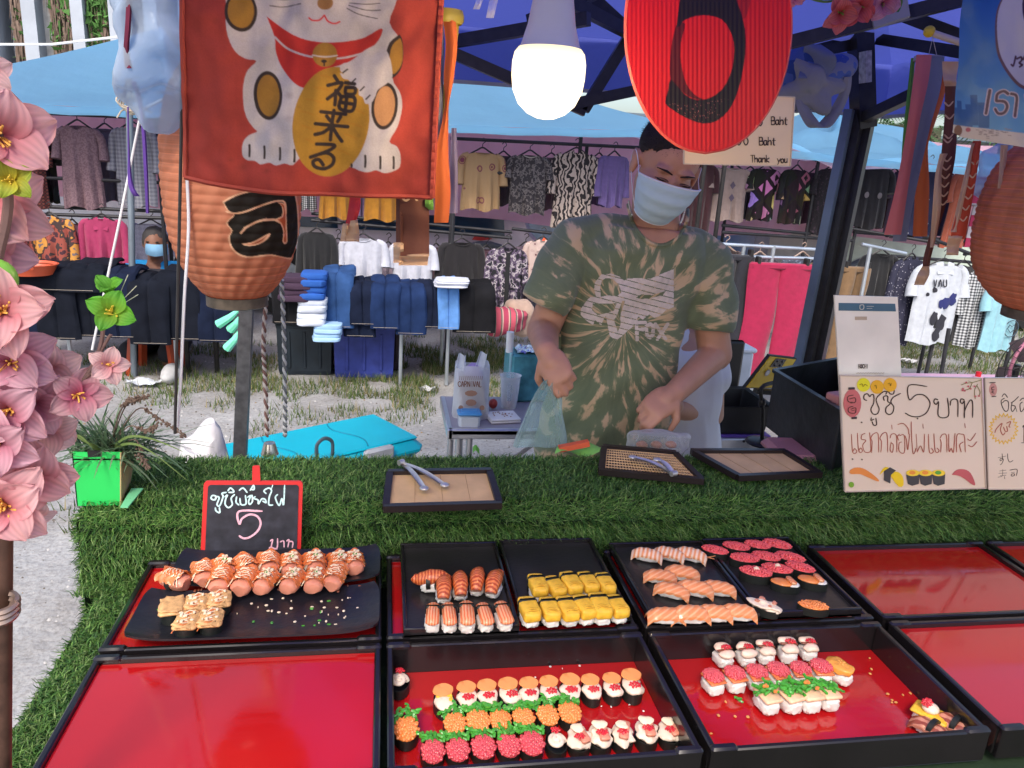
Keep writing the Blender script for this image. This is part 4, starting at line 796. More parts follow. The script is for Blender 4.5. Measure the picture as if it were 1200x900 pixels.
# grey pillar and far walls
def slab(name, label, cat, pts, Y, th, m):
    a, b = PY(*pts[0], Y), PY(*pts[1], Y); t = MB().box(((a[0]+b[0])/2, Y+th/2, (max(a[2], b[2]))/2), (abs(b[0]-a[0]), th, max(a[2], b[2]))).part(name, m, loc=((a[0]+b[0])/2, Y+th/2, 0), smooth=False)
    return tag(t, label, cat)
slab('concrete_pillar', 'plain grey concrete pillar behind the diamond print blouses', 'pillar', ((922, 150), (946, 400)), 7.0, .3, mat('concrete', (.4, .39, .38), .9, bump=.3, bs=20))
bd = thing('far_building', 'long low grey building closing the far side of the market', 'building', (3, 15, 0)); MB().box((3, 16, 1.2), (40, 2, 2.4)).part('wall', mat('far_wall', (.3, .28, .3), .9, bump=.3, bs=3, var=.3, vs=.7), bd, smooth=False)
for i in range(14): MB().box((-12+i*2.1, 14.985, 1.2), (1.1, .06, 1.5)).part('shutter', mat('shutter_grey', (.16, .2, .22), .5), bd, smooth=False)
MB().box((3, 14.9, 2.42), (40, .8, .06)).part('roof_edge', mat('roof_edge', (.12, .16, .2), .7), bd, smooth=False)
slab('green_sign', 'small green board between the dark red top and the mauve tee', 'sign', ((56, 192), (68, 243)), 9.5, .05, mat('green_sign', (.05, .3, .22), .5))
# tall vine-hung building at top left
BY = 24.; tb = thing('vine_building', 'tall grey concrete building front with hanging vines at top left', 'building', (PY(70, 60, BY)[0], BY, 0))
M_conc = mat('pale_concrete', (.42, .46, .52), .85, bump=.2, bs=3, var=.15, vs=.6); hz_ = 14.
def colm(x0, x1, dy, m, name):
    a, b = PY(x0, 40, BY)[0], PY(x1, 40, BY)[0]; MB().box(((a+b)/2, BY+dy, hz_/2), (b-a, .9, hz_)).part(name, m, tb, smooth=False)
MB().box((PY(60, 40, BY)[0], BY+2.2, hz_/2), (16, .6, hz_)).part('wall', mat('slate_grey_wall', (.2, .22, .26), .9, bump=.2, bs=2), tb, smooth=False)  # rear wall in a darker blue-grey than the pillars
for (a, b, d_, m_, n_) in ((-40, 6, 0, M_conc, 'pillar'), (36, 52, 0, M_conc, 'pillar'), (92, 106, 0, M_conc, 'pillar'), (138, 152, -.2, M_conc, 'pillar'), (175, 190, 0, M_conc, 'pillar'), (215, 235, 0, M_conc, 'pillar'), (50, 60, .5, mat('block_wall', (.5, .5, .5), .9, bump=.4, bs=9), 'infill')): colm(a, b, d_, m_, n_)
for z in (3.2, 6.1): MB().box((PY(60, 40, BY)[0], BY+1.2, z), (16, 1.2, .25)).part('floor_slab', M_conc, tb, smooth=False)
for q in range(4): MB().box((PY(12+q*3, 40, BY)[0], BY+1.8, 4.6), (.5, .2, .6)).part('window', M_glass, tb, smooth=False)
for (x0, x1, gr) in ((22, 38, .08), (64, 92, .2), (108, 138, .55)):
    V = []; Fc = []; Cc = []
    a, b = PY(x0, 40, BY)[0], PY(x1, 40, BY)[0]
    for k in range(1500):
        x = a+(b-a)*rng.random(); z = 2.+rng.random()*7; L = .3+rng.random()*.9; y = BY-.3+rng.random()*.5; w_ = .02+.02*rng.random(); i0 = len(V); dx = .08*rng.normal()
        V += [(x-w_, y, z), (x+w_, y-.01, z), (x+dx, y, z-L)]; Fc.append((i0, i0+1, i0+2)); isg = rng.random() < gr*(1.1-.09*(z-2)); q = .6+.6*rng.random(); Cc += [((.07*q, .17*q, .04*q) if isg else (.2*q, .14*q, .11*q))]*3
    for k in range(int(1800*gr)):
        x = a+(b-a)*rng.random(); z = 2.+rng.random()**1.5*5; y = BY-.4-rng.random()*.3; s_ = .03+.05*rng.random(); i0 = len(V); r1, r2 = rng.normal(size=3)*s_, rng.normal(size=3)*s_
        c_ = np.array([x, y+.3, z]); V += [tuple(c_-r1), tuple(c_+r2), tuple(c_+r1)]; Fc.append((i0, i0+1, i0+2)); q = .5+.8*rng.random(); Cc += [(.08*q, .2*q, .045*q)]*3
    V = np.array(V)-wloc(tb); o = link('hanging_vines', nmesh('hanging_vines', V, Fc, attrmat('vine', .8), np.array(Cc)), tb); o['kind'] = 'stuff'
for (pa, pb) in (((0, 54), (160, 40)), ((5, 53), (150, 46))):
    pass
tag(MB().tube([PY(-40, 52, 9), PY(60, 52, 9), PY(140, 43, 9)], .012, 6).part('overhead_cable', mat('pale_cable', (.6, .6, .6), .6), loc=PY(0, 52, 9)), 'thin pale cable strung in front of the vine building', 'cable')
# palms glimpsed over the right tent
def palm(label, px, Y, n_=9, r=.9):
    p = PY(*px, Y); t = thing('palm_tree', label, 'palm tree', (p[0], Y, 0), group='palm trees over the right market tent'); MB().tube([(p[0], Y, 0), (p[0]+.1, Y, p[2]*.5), (p[0], Y, p[2])], [.16, .12, .1], 10).part('trunk', mat('palm_trunk', (.16, .12, .09), .9, bump=.5, bs=9), t)
    V = []; Fc = []; Cc = []
    for k in range(n_):
        a = 2*math.pi*k/n_+rng.random()*.5; L = r*(1+.4*rng.random()); el = .9*rng.random()
        for i in range(26):
            s_ = (i+1)/26; x = L*s_*math.cos(a); y = L*s_*math.sin(a); z = L*s_*el-L*.9*s_*s_
            for sd_ in (-1, 1):
                d = np.array([-math.sin(a)*sd_+.5*math.cos(a), math.cos(a)*sd_+.5*math.sin(a), -.35]); ll = .3*r*math.sin(math.pi*min(1, s_+.12)); i0 = len(V); V += [(x, y, p[2]+z), (x+.03*math.cos(a), y+.03*math.sin(a), p[2]+z), (x+d[0]*ll, y+d[1]*ll, p[2]+z+d[2]*ll)]; Fc.append((i0, i0+1, i0+2)); q = .6+.8*rng.random(); Cc += [(.06*q, .13*q, .04*q)]*3
    link('fronds', nmesh('fronds', V, Fc, attrmat('vine', .8), np.array(Cc)), t)
palm('palm whose fronds fan out right of the leaning post', (1052, 146), 9.5)
palm('palm crown showing behind the orange streamer', (1095, 150), 10.5, r=1.)
palm('palm crown just left of the leaning post, over the denim bundle side', (965, 150), 11., r=.8)
palm('palm crown behind the top of the bulb tent', (560, 108), 13, r=.9)

# --- seated woman in the blue shirt
M_skin2 = mat('skin_brown', (.26, .12, .075), .55, var=.1, sss=.1)
def capsule(mb, a, b, ra, rb, n=12, m_=5):
    a = np.array(a, float); b = np.array(b, float); d = b-a; L = np.linalg.norm(d); d /= L; P = []; r = []
    for i in range(m_): k = math.pi/2*(1-i/m_); P.append(a-d*ra*math.sin(k)); r.append(ra*math.cos(k)+1e-4)
    P.append(a); r.append(ra); P.append(b); r.append(rb)
    for i in range(1, m_+1): k = math.pi/2*i/m_; P.append(b+d*rb*math.sin(k)); r.append(rb*math.cos(k)+1e-4)
    mb.tube(P, r, n)
WY = 5.85; hd = PY(182, 285, WY); wt = thing('person', 'seated person in bright blue shirt and face mask behind the black jeans', 'person', (hd[0], WY, 0))
b_ = MB(); b_.blob(hd, (.078, .095, .105), nz=.03, fr=8); b_.blob(hd+(-.002, -.085, -.02), (.016, .02, .02)); capsule(b_, hd+(-.01, .02, -.06), hd+(-.02, .04, -.17), .05, .055); capsule(b_, hd+(-.02, .05, -.25), hd+(-.02, .08, -.6), .13, .15)
for s_ in (-1, 1):
    capsule(b_, hd+(s_*.17-.02, .04, -.2), hd+(s_*.23-.02, -.02, -.46), .05, .04); capsule(b_, hd+(s_*.23-.02, -.02, -.46), hd+(s_*.1, -.25, -.5), .038, .028); b_.blob(hd+(s_*.08, -.28, -.5), (.045, .05, .02)); capsule(b_, hd+(s_*.1, .08, -.72), hd+(s_*.13, -.32, -.72), .08, .06); capsule(b_, hd+(s_*.13, -.32, -.72), hd+(s_*.13, -.3, -1.12), .055, .04); capsule(b_, hd+(s_*.13, -.3, -1.15), hd+(s_*.13, -.42, -1.17), .04, .035); b_.blob(hd+(s_*.079, .0, -.01), (.012, .02, .028))
body = link('body', remesh(b_, 'body', M_skin2, .009, 4, wloc(wt)), wt)
s2 = MB(); s2.blob(hd+(-.02, .05, -.38), (.2, .14, .24), e=.75); capsule(s2, hd+(-.14, .04, -.2), hd+(.1, .04, -.2), .075, .075)
for s_ in (-1, 1): capsule(s2, hd+(s_*.15-.02, .04, -.2), hd+(s_*.21-.02, .0, -.38), .075, .075)
link('shirt', remesh(s2, 'shirt', mat('bright_blue_cotton', (.02, .3, .7), .85, bump=.2, bs=20), .012, 4, wloc(wt)), wt)
link('trousers', remesh((lambda q: ([capsule(q, hd+(s_*.1, .08, -.72), hd+(s_*.13, -.32, -.72), .095, .08) for s_ in (-1, 1)], q)[1])(MB()), 'trousers', mat('dark_cotton', (.03, .03, .04), .9), .012, 4, wloc(wt)), wt)
h_ = MB(); h_.blob(hd+(-.005, .02, .02), (.088, .1, .1), nz=.06, fr=30, flat=-.035, nu=24, nv=16); h_.part('hair', mat('grey_black_hair', (.05, .045, .045), .7, bump=.5, bs=120), wt)
mk = MB()
def mkf(u, v):
    a = (u-.5)*2.3; return tuple(hd+np.array([.083*math.sin(a)+.022, -.1*math.cos(a)-.012-.01*math.sin(v*math.pi), .005-.085*v*(1-.12*abs(a))]))
mk.grid(mkf, 12, 8); mk.tube([mkf(0, .1), hd+(-.08, -.02, .0), hd+(-.078, .0, -.01)], .002, 5).part('face_mask', mat('mask_blue', (.25, .5, .75), .8, bump=.2, bs=40), wt)
for s_ in (-.028, .036): MB().blob(hd+(s_, -.086, .018), (.012, .008, .005)).part('eye', mat('dark_eye', (.02, .015, .012), .3), wt)
# a walker far behind
ft = PY(903, 300, 9.5); pt = thing('person', 'small distant person in dull pink shirt behind the diamond print blouses', 'person', (ft[0], 9.5, 0)); q = MB(); hd2 = PY(905, 252, 9.5)
q.blob(hd2, (.085, .1, .12)); capsule(q, hd2-(0, 0, .1), hd2-(0, 0, .2), .05, .05); capsule(q, hd2-(.0, 0, .4), hd2-(0, 0, .75), .13, .13)
for s_ in (-1, 1): capsule(q, hd2+(s_*.2, 0, -.27), hd2+(s_*.24, 0, -.55), .045, .04); capsule(q, hd2+(s_*.24, 0, -.55), hd2+(s_*.22, -.06, -.8), .037, .03); capsule(q, hd2+(s_*.08, 0, -.8), hd2+(s_*.1, 0, -hd2[2]+.05), .08, .045)
link('body', remesh(q, 'body', M_skin2, .015, 3, wloc(pt)), pt)
q = MB(); q.blob(hd2-(0, 0, .47), (.21, .14, .3), e=.7)
for s_ in (-1, 1): capsule(q, hd2+(s_*.16, 0, -.27), hd2+(s_*.23, 0, -.5), .07, .065)
link('shirt', remesh(q, 'shirt', mv((.4, .14, .16)), .02, 3, wloc(pt)), pt); h_ = MB(); h_.blob(hd2+(0, .01, .02), (.095, .11, .12), flat=-.03); h_.part('hair', mat('grey_black_hair', (.05,)*3), pt)
q = MB(); [capsule(q, hd2+(s_*.08, 0, -.78), hd2+(s_*.1, 0, -hd2[2]+.12), .1, .07) for s_ in (-1, 1)]; link('trousers', remesh(q, 'trousers', J[1], .02, 3, wloc(pt)), pt)
# small things on the ground under the left table
for (px, lab, c) in (((183, 403), 'red brown plastic stool leg area beneath the black jeans', (.4, .06, .02)),):
    p = PY(px[0], 398, 5.35); t = thing('plastic_stool', 'red brown plastic stool under the table of black jeans', 'stool', (p[0], 5.35, 0)); MB().box((p[0], 5.35, .42), (.28, .28, .03), bev=.01).part('seat', mat('stool_red', c, .4), t)
    for sx in (-1, 1):
        for sy in (-1, 1): MB().bar((p[0]+sx*.14, 5.35+sy*.14, 0), (p[0]+sx*.1, 5.35+sy*.1, .41), .04).part('leg', mat('stool_red', c), t, smooth=False)
p = PY(198, 408, 5.1); tag(MB().blob((p[0], 5.1, .06), (.06, .12, .06), nz=.2, fr=10).part('shoe', mv((.45, .45, .45)), loc=p), 'grey white shoe on the ground under the black jeans', 'shoe')
# green twisted balloon-like ties and dark leg near the lantern pole
p = PY(285, 392, 3.6); t = thing('green_ribbon', 'mint green plastic strips tied beside the lantern pole', 'ribbon', (p[0], 3.6, p[2]))
for (a, b) in (((280, 363), (256, 380)), ((280, 372), (270, 386)), ((280, 388), (266, 408))): MB().tube([PY(*a, 3.6), PY((a[0]+b[0])/2+2, (a[1]+b[1])/2, 3.58), PY(*b, 3.6)], [.008, .016, .022], 8, rx=1).part('strip', mat('mint', (.2, .75, .5), .5), t)

# ================================================================ BEHIND THE TABLE
# turquoise cool box
def pxbox_corners(pts, z): return [PZ(*p, z) for p in pts]
c_ = pxbox_corners([(262, 540), (455, 540), (502, 508), (402, 492)], .48)
ctr = np.array([-.25, 2.83, 0]); rzb = R_(33); t = thing('cool_box', 'large turquoise lidded cool box with grey latch on the sand behind the stall', 'cool box', (ctr[0], ctr[1], 0))
def rot_add(mb, fn):
    k = len(mb.v); fn(mb); cs, sn = math.cos(rzb), math.sin(rzb); mb.v[k:] = [(ctr[0]+x*cs-y*sn, ctr[1]+x*sn+y*cs, z) for x, y, z in mb.v[k:]]; return mb
CL, CW = .78, .38
m_cb = mat('turquoise_plastic', (.0, .42, .55), .4, var=.06, bump=.05, bs=200); m_cw = mat('cream_plastic', (.6, .62, .6), .45)
rot_add(MB(), lambda m: m.box((0, 0, .19), (CL*.93, CW*.9, .38), bev=.04)).part('box_body', m_cw, t)
rot_add(MB(), lambda m: (m.box((0, 0, .41), (CL, CW, .08), bev=.035), m.box((0, 0, .452), (CL*.93, CW*.86, .012), bev=.006))).part('lid', m_cb, t)
rot_add(MB(), lambda m: [m.tube([(x, -.17+.34*i/12, .486+.001*math.sin(i)) if 0 else (x+.025*math.sin(i*.5), -.15+.3*i/12, .459) for i in range(13)], .003, 5) for x in (-.14, .14)]).part('lid_groove', mat('turquoise_dark', (.0, .2, .3), .5), t)
for x in (.16, -.25): rot_add(MB(), lambda m: (m.box((x, -CW/2-.005, .42), (.13, .03, .09), bev=.01),)).part('latch', mat('latch_grey', (.4, .42, .45), .4), t)
rot_add(MB(), lambda m: m.tube(cat_rom([(-.1, -.2, .48), (-.1, -.2, .53), (-.07, -.2, .55), (-.04, -.2, .53), (-.04, -.2, .48)], 4), .007, 6)).part('carry_loop', mat('grey_loop', (.05, .08, .1), .5), t)
p = PY(240, 530, 1.95); mb = MB(); mb.blob((p[0], 1.95, p[2]-.2), (.075, .09, .27), nz=.25, fr=12, nu=24, nv=18); tag(mb.part('white_sack', mat('white_sack', (.62, .6, .6), .8, bump=.4, bs=25), loc=(p[0], 1.95, 0)), 'crumpled white sack standing behind the turf left of the cool box', 'sack')

# small aluminium folding table
TY = 2.35; a, b = PY(532, 502, TY), PY(640, 508, TY); tz = a[2]; tt = thing('folding_table', 'low aluminium folding table with the carnival bag and plates on it', 'table', ((a[0]+b[0])/2, TY+.15, 0))
mcx = (a[0]+b[0])/2+.1; MB().box((mcx, TY+.17, tz-.012), (b[0]-a[0]+.22, .36, .022), bev=.005).part('tabletop', mat('table_grey', (.3, .28, .33), .5), tt)
MB().box((mcx, TY+.0, tz-.018), (b[0]-a[0]+.24, .02, .035), bev=.004).box((a[0]-.012, TY+.17, tz-.018), (.02, .36, .035), bev=.004).part('table_rim', mat('aluminium', (.55, .55, .57), .35, .8), tt)
for dx in (.0, .035, .5):
    for dy in (.02, .31): MB().tube([(a[0]+.02+dx, TY+dy, 0), (a[0]+.02+dx, TY+dy, tz-.03)], .011, 10).part('leg', mat('aluminium', (.5,)*3), tt)
MB().bar((a[0]+.08, TY+.02, tz-.22), (a[0]+.3, TY+.02, tz-.04), .018, .008).part('brace', mat('aluminium', (.5,)*3), tt)
# carnival bag
def on(px, py, Y): return PY(px, py, Y)
bt = thing('carrier_bag', 'white carrier bag with CARNIVAL lettering holding goods on the small folding table', 'bag', on(552, 500, TY+.12))
A_ = on(530, 498, TY+.1); B_ = on(574, 498, TY+.1); Tz = on(552, 432, TY+.1)[2]
def bagf(u, v):
    a = 2*math.pi*u; k = 1-.1*v; w_ = (B_[0]-A_[0])/2*k; return ((A_[0]+B_[0])/2+w_*math.copysign(abs(math.cos(a))**.7, math.cos(a)), TY+.14+.07*math.sin(a)*(1-.35*v)+.008*math.sin(a*5+v*6), A_[2]+.004+v*(Tz-A_[2])+.008*math.sin(a*3)*v)
mb = MB(); mb.grid(bagf, 30, 14)
for (q, r_) in (((.68, .8), (541, 410)), ((.2+.7, 1.0), (566, 408))):
    x0 = A_[0]+(.02 if r_[0] < 550 else .085); hp = on(*r_, TY+.14)
    mb.grid(lambda u, v: (x0+(u-.5)*.035*(1-.3*v)+(hp[0]-x0)*v, TY+.12+.02*math.sin(u*6), Tz-.01+v*(hp[2]-Tz)), 6, 8)
mb.part('bag_body', film('milky_film', (.85, .87, .92), .55, .3, .3), bt)
mb = MB(); mb.blob(((A_[0]+B_[0])/2, TY+.15, A_[2]+.085), ((B_[0]-A_[0])*.4, .045, .08), e=.5, nz=.1, fr=20); mb.part('contents', mat('brown_paper', (.42, .33, .25), .8), bt)
MB().blob(((A_[0]+B_[0])/2+.01, TY+.15, A_[2]+.17), (.035, .03, .035), nz=.4, fr=40).part('tissue', mat('lilac_tissue', (.4, .3, .6), .7), bt)
plb = Pl((0, TY+.062, 0)); ink = mat('brown_ink', (.2, .09, .05), .7)
mb = MB(); write(mb, words('CARNIVAL', 537, 447, 6.2, adv=.62), lambda z: z, plb, 1.0)
write(mb, [[(539+i*2.4, 441), (538.5+i*2.4, 445)] for i in range(12)], lambda z: z, plb, .9); mb.part('lettering', ink, bt, smooth=False)
mb = MB()
for (cx, cy, w_, h_) in ((552, 461, 15, 7), (552, 472, 13, 8), (540, 478, 6, 6), (565, 478, 6, 6)): mb.prism([plb.hit(cx+w_/2*math.cos(q), cy+h_/2*math.sin(q), .002) for q in np.linspace(0, 6.28, 10)[:-1]], plb.n, .001)
mb.part('print', mat('faded_print', (.35, .2, .14), .7), bt, smooth=False)
# lunch box
p = on(549, 502, TY+.04); t = thing('food_container', 'small white food box with a blue snap lid on the folding table', 'container', p); MB().box(p+(0, 0, .026), (.07, .05, .05), bev=.008).part('box_body', mat('translucent_white', (.6, .65, .7), .3, spec=.5), t); MB().box(p+(0, 0, .056), (.08, .058, .012), bev=.005).box(p+(0, 0, .062), (.055, .036, .006), bev=.003).part('lid', mat('blue_lid', (.08, .3, .6), .35), t)
# foam plates
p = on(590, 504, TY+.06)
t = thing('foam_trays', 'stack of square white foam trays with scraps on the folding table', 'trays', p); rz_ = R_(8)
for i in range(5): MB().box(p+(0, .03, .006+.0085*i), (.105, .09, .007), rz=rz_, bev=.003).part('foam_tray', mat('white_foam', (.75, .74, .74), .6), t)
mb = MB()
for i in range(22): mb.blob(p+((rng.random()-.5)*.07, .03+(rng.random()-.5)*.05, .046), (.003, .002, .0015), nu=5, nv=3)
mb.part('crumbs', mat('crumb', (.3, .15, .08), .8), t)
# cup
p = on(596, 478, TY+.22); t = thing('plastic_cup', 'clear ribbed plastic cup beside the turquoise tin', 'cup', (p[0], p[1], tz)); prof = [(.026, 0), (.03, .03), (.033, .07), (.036, .115), (.039, .12), (.037, .118), (.034, .1), (.027, .006)]; MB().lathe(prof, (p[0], p[1], tz), 24).part('cup_wall', film('cup_film', (.9, .92, .95), .22, .1), t)
MB().blob((p[0], p[1], tz+.012), (.022, .022, .01)).part('dregs', mat('dregs', (.4, .25, .22), .6), t)
p = on(577, 489, TY+.2); tag(MB().blob((p[0], p[1], tz+.02), (.016, .016, .018)).part('tomato', mat('tomato', (.4, .05, .04), .4), loc=(p[0], p[1], tz)), 'small red tomato next to the carnival bag', 'tomato')
# turquoise tin box with white roll and foil
p = on(612, 470, TY+.34); t = thing('storage_tin', 'scuffed turquoise square tin behind the plastic cup', 'tin', (p[0], p[1], tz)); Hh = on(612, 417, TY+.26)[2]-tz; MB().box((p[0]+.01, p[1], tz+Hh/2), (.15, .12, Hh), bev=.008, rz=.1).part('tin_body', mat('scuffed_turquoise', (.09, .32, .37), .4, .3, var=.5, vs=15, bump=.3, bs=40), t)
MB().box((p[0]-.062, p[1]-.055, tz+Hh*.52), (.012, .012, Hh*1.03), bev=.004).part('tin_edge', mat('pale_turquoise', (.3, .55, .6), .4), t)
mb = MB(); mb.grid(lambda u, v: (p[0]-.04+u*.1, p[1]-.06+v*.1, tz+Hh+.008+.012*noise.noise(Vector((u*9, v*9, 2)))+.006*noise.noise(Vector((u*25, v*25, 2)))), 24, 20); tag(mb.part('foil', mat('crumpled_foil', (.8, .8, .8), .18, 1.), loc=(p[0], p[1], tz+Hh)), 'crumpled silver foil lying on the turquoise tin', 'foil')
p2 = on(598, 420, TY+.28); MB_ = MB(); MB_.tube([(p2[0], p[1]-.03, tz+Hh), (p2[0], p[1]-.03, tz+Hh+.075)], .0135, 16); tag(MB_.part('paper_roll', mat('white_roll', (.75,)*3, .7), loc=(p2[0], p[1]-.03, tz+Hh)), 'thin white roll standing upright on the turquoise tin', 'roll')
# leaf on turf edge
p = PZ(554+0, 600*0+535, RZ+.01)

# right: purple topped aluminium table
RYt = 2.6; a, b = on(795, 524, RYt), on(905, 524, RYt); rz2 = on(850, 515, RYt)[2]; t = thing('folding_table', 'aluminium folding table with a purple top behind the seated helper', 'table', ((a[0]+b[0])/2, RYt+.2, 0)); w_ = b[0]-a[0]
MB().box(((a[0]+b[0])/2, RYt+.22, rz2), (w_, .4, .016), bev=.003).part('tabletop', mat('purple_top', (.13, .06, .32), .5), t); MB().box(((a[0]+b[0])/2, RYt+.005, rz2-.022), (w_+.01, .02, .05), bev=.004).part('table_rim', mat('aluminium', (.5,)*3), t)
for px in (a[0]+.04, b[0]-.04):
    for dy in (.04, .38): MB().tube([(px, RYt+dy, 0), (px, RYt+dy, rz2-.02)], .011, 8).part('leg', mat('aluminium', (.5,)*3), t)
for px in (805, 872): MB().blob(on(px, 517, RYt-.008), (.006, .004, .006)).part('rivet', M_black, t)
q0, q1 = on(838, 505, RYt+.05), on(898, 505, RYt+.05); qt = on(868, 474, RYt+.05)[2]; cx = (q0[0]+q1[0])/2; w_ = (q1[0]-q0[0]); t = thing('black_basin', 'black plastic basin on the purple topped table', 'basin', (cx, RYt+.15, rz2+.008)); mb = MB()
for k in range(1):
    hh = qt-rz2; Q = []
    for z, s_ in ((.01, .88), (hh, 1), (hh+.004, 1.05), (hh, 1.03), (hh-.004, .97), (.016, .85)): Q += [(cx+x*w_/2*s_, RYt+.15+y*.13*s_, rz2+z) for x, y in ((-.94, -1), (.94, -1), (1, -.94), (1, .94), (.94, 1), (-.94, 1), (-1, .94), (-1, -.94))]
    mb.add(Q, [(i*8+j, i*8+(j+1) % 8, i*8+8+(j+1) % 8, i*8+8+j) for i in range(5) for j in range(8)]+[tuple(range(7, -1, -1)), tuple(range(40, 48))])
mb.part('basin_wall', mat('matt_black_plastic', (.015, .014, .014), .4, bump=.1), t)
m_bk = mat('matt_black_plastic', (.015,)*3)
p = on(838, 440, RYt+.3); t = thing('chair', 'black plastic folding chair back standing behind the basin', 'chair', (p[0], RYt+.4, 0)); zt, zb = on(838, 405, RYt+.3)[2], on(838, 470, RYt+.3)[2]; hw = on(866, 430, RYt+.3)[0]-on(838, 430, RYt+.3)[0]
MB().box((p[0], RYt+.3, (zt+zb)/2), (hw*2.1, .025, zt-zb+.05), bev=.02).part('backrest', m_bk, t); MB().box((p[0], RYt+.55, .42), (.4, .42, .03), bev=.012).part('seat', m_bk, t)
for sx in (-.18, .18):
    for y in (.36, .74): MB().bar((p[0]+sx, RYt+y, 0), (p[0]+sx*.95, RYt+y, .41 if y > .5 else zb+.02), .025).part('leg', m_bk, t, smooth=False)
p = on(872, 440, RYt+.42); zt, zb = on(872, 412, RYt+.42)[2], rz2; t = thing('white_bucket', 'white square food bucket behind the black chair back', 'bucket', (p[0], RYt+.45, rz2)); MB().box((p[0]-.02, RYt+.46, (zt+zb)/2), (.1, .1, zt-zb), bev=.012).part('bucket_body', mat('white_bucket', (.62, .68, .75), .4), t); MB().box((p[0]-.02, RYt+.46, zt+.006), (.115, .115, .02), bev=.006).part('lid', mat('white_bucket', (.6,)*3), t)
# phone on holder
t = thing('phone', 'phone in a bright yellow case clamped on a black holder', 'phone', on(905, 445, 2.05)); P4 = [on(*q, Yp) for q, Yp in (((872, 455), 2.05), ((913, 455), 2.12), ((934, 420), 2.12), ((902, 416), 2.05))]
P4 = [np.array(q) for q in P4]; nn = np.cross(P4[1]-P4[0], P4[3]-P4[0]); nn /= np.linalg.norm(nn); nn = nn if nn[1] < 0 else -nn
MB().prism(P4, nn, .009).part('phone_body', m_bk, t, smooth=False)
ce = sum(P4)/4; MB().prism([ce+(q-ce)*.93+nn*.002 for q in P4], nn, .0022).part('case_back', mat('yellow_case', (.75, .5, .02), .35), t, smooth=False)
def onph(a, b): return P4[0]*(1-a)*(1-b)+P4[1]*a*(1-b)+P4[2]*a*b+P4[3]*(1-a)*b+nn*.004
MB().prism([onph(*q) for q in ((.25, .68), (.62, .68), (.62, .94), (.25, .94))], nn, .002).part('camera_plate', mat('dark_camera', (.03, .03, .03), .2), t, smooth=False)
for q in ((.34, .87), (.52, .87), (.34, .75), (.52, .75)): MB().blob(onph(*q)+nn*.001, (.004, .002, .004)).part('lens', mat('lens', (.01, .01, .012), .05, coat=1), t)
for q in ((.3, .5), (.62, .5)):
    pc = onph(*q)+nn*.0006; e1 = (P4[1]-P4[0])/np.linalg.norm(P4[1]-P4[0]); e2 = np.cross(nn, e1)
    MB().prism([pc+e1*.011*math.cos(w)+e2*.011*math.sin(w) for w in np.linspace(0, 6.28, 17)[:-1]], nn, .001).part('round_print', mat('grey_ring', (.4, .4, .38), .4), t, smooth=False); MB().prism([pc+nn*.0008+e1*.007*math.cos(w)+e2*.007*math.sin(w) for w in np.linspace(0, 6.28, 17)[:-1]], nn, .001).part('round_print', mat('white_print', (.7,)*3, .4), t, smooth=False)
t = thing('phone_holder', 'black jointed holder arm rising beside the black crate', 'phone holder', on(893, 515, 2.0)); MB().tube(cat_rom([on(893, 516, 2.), on(894, 480, 2.), on(892, 455, 2.), on(908, 448, 2.03)], 4), .006, 8).part('arm', m_bk, t); MB().bar(on(885, 458, 2.02), on(912, 460, 2.04), .02, .014).part('clamp', m_bk, t); MB().blob(on(893, 472, 2.), (.011, .011, .016)).part('joint', m_bk, t); MB().blob(on(893, 518, 2.), (.05, .05, .012)).part('base', m_bk, t)

# big black box (open crate) behind the boards
t = thing('black_crate', 'scuffed black plastic crate standing open behind the price boards', 'crate', (PZ(950, 550, RZ)[0], 1.6, RZ)); mcr = mat('scuffed_black', (.018, .02, .022), .35, var=.6, vs=9, bump=.2, bs=30)
A, B, Cc, D = PY(905, 452, 1.80), PY(988, 478, 1.47), PY(1056, 470, 1.62), PY(985, 445, 1.95); dz = .2
def wall(a, b, nm='side_wall'):
    a0, b0 = a-(0, 0, dz*(1 if nm else 1)), b-(0, 0, dz); d = b-a; n_ = np.cross(d, (0, 0, 1)); n_ /= np.linalg.norm(n_); MB().prism([a, b, b0, a0], n_, .005).part(nm, mcr, t, smooth=False)
    MB().bar(a+(0, 0, .002), b+(0, 0, .002), .014, .008).part('rim', mcr, t, smooth=False)
A[2] = B[2] = Cc[2] = D[2] = PY(945, 458, 1.63)[2]; dz = A[2]-(RZ-.0)
for q in ((A, B), (B, Cc), (Cc, D), (D, A)): wall(*q)
ce = (A+B+Cc+D)/4; MB().prism([q-(0, 0, dz-.004) for q in (A, B, Cc, D)], (0, 0, 1), .004).part('floor', mcr, t, smooth=False)
tag(MB().box(PY(1000, 476, 1.5)+(0, .05, 0), (.06, .04, .03), rz=.3, bev=.003).part('pink_box', mat('salmon_pink_card', (.6, .25, .22), .6), loc=PY(1000, 476, 1.5)), 'corner of a salmon pink packet inside the black crate', 'packet')
tag(MB().box((PY(950, 562, 1.56)[0]+.01, 1.60, RZ+.005), (.2, .14, .03), rz=-.1, bev=.012).part('pink_basin_rim', mat('dusty_pink', (.45, .2, .22), .5), loc=(PY(950, 562, 1.5)[0], 1.6, RZ)), 'dusty pink plastic tray edge under the black crate', 'tray')

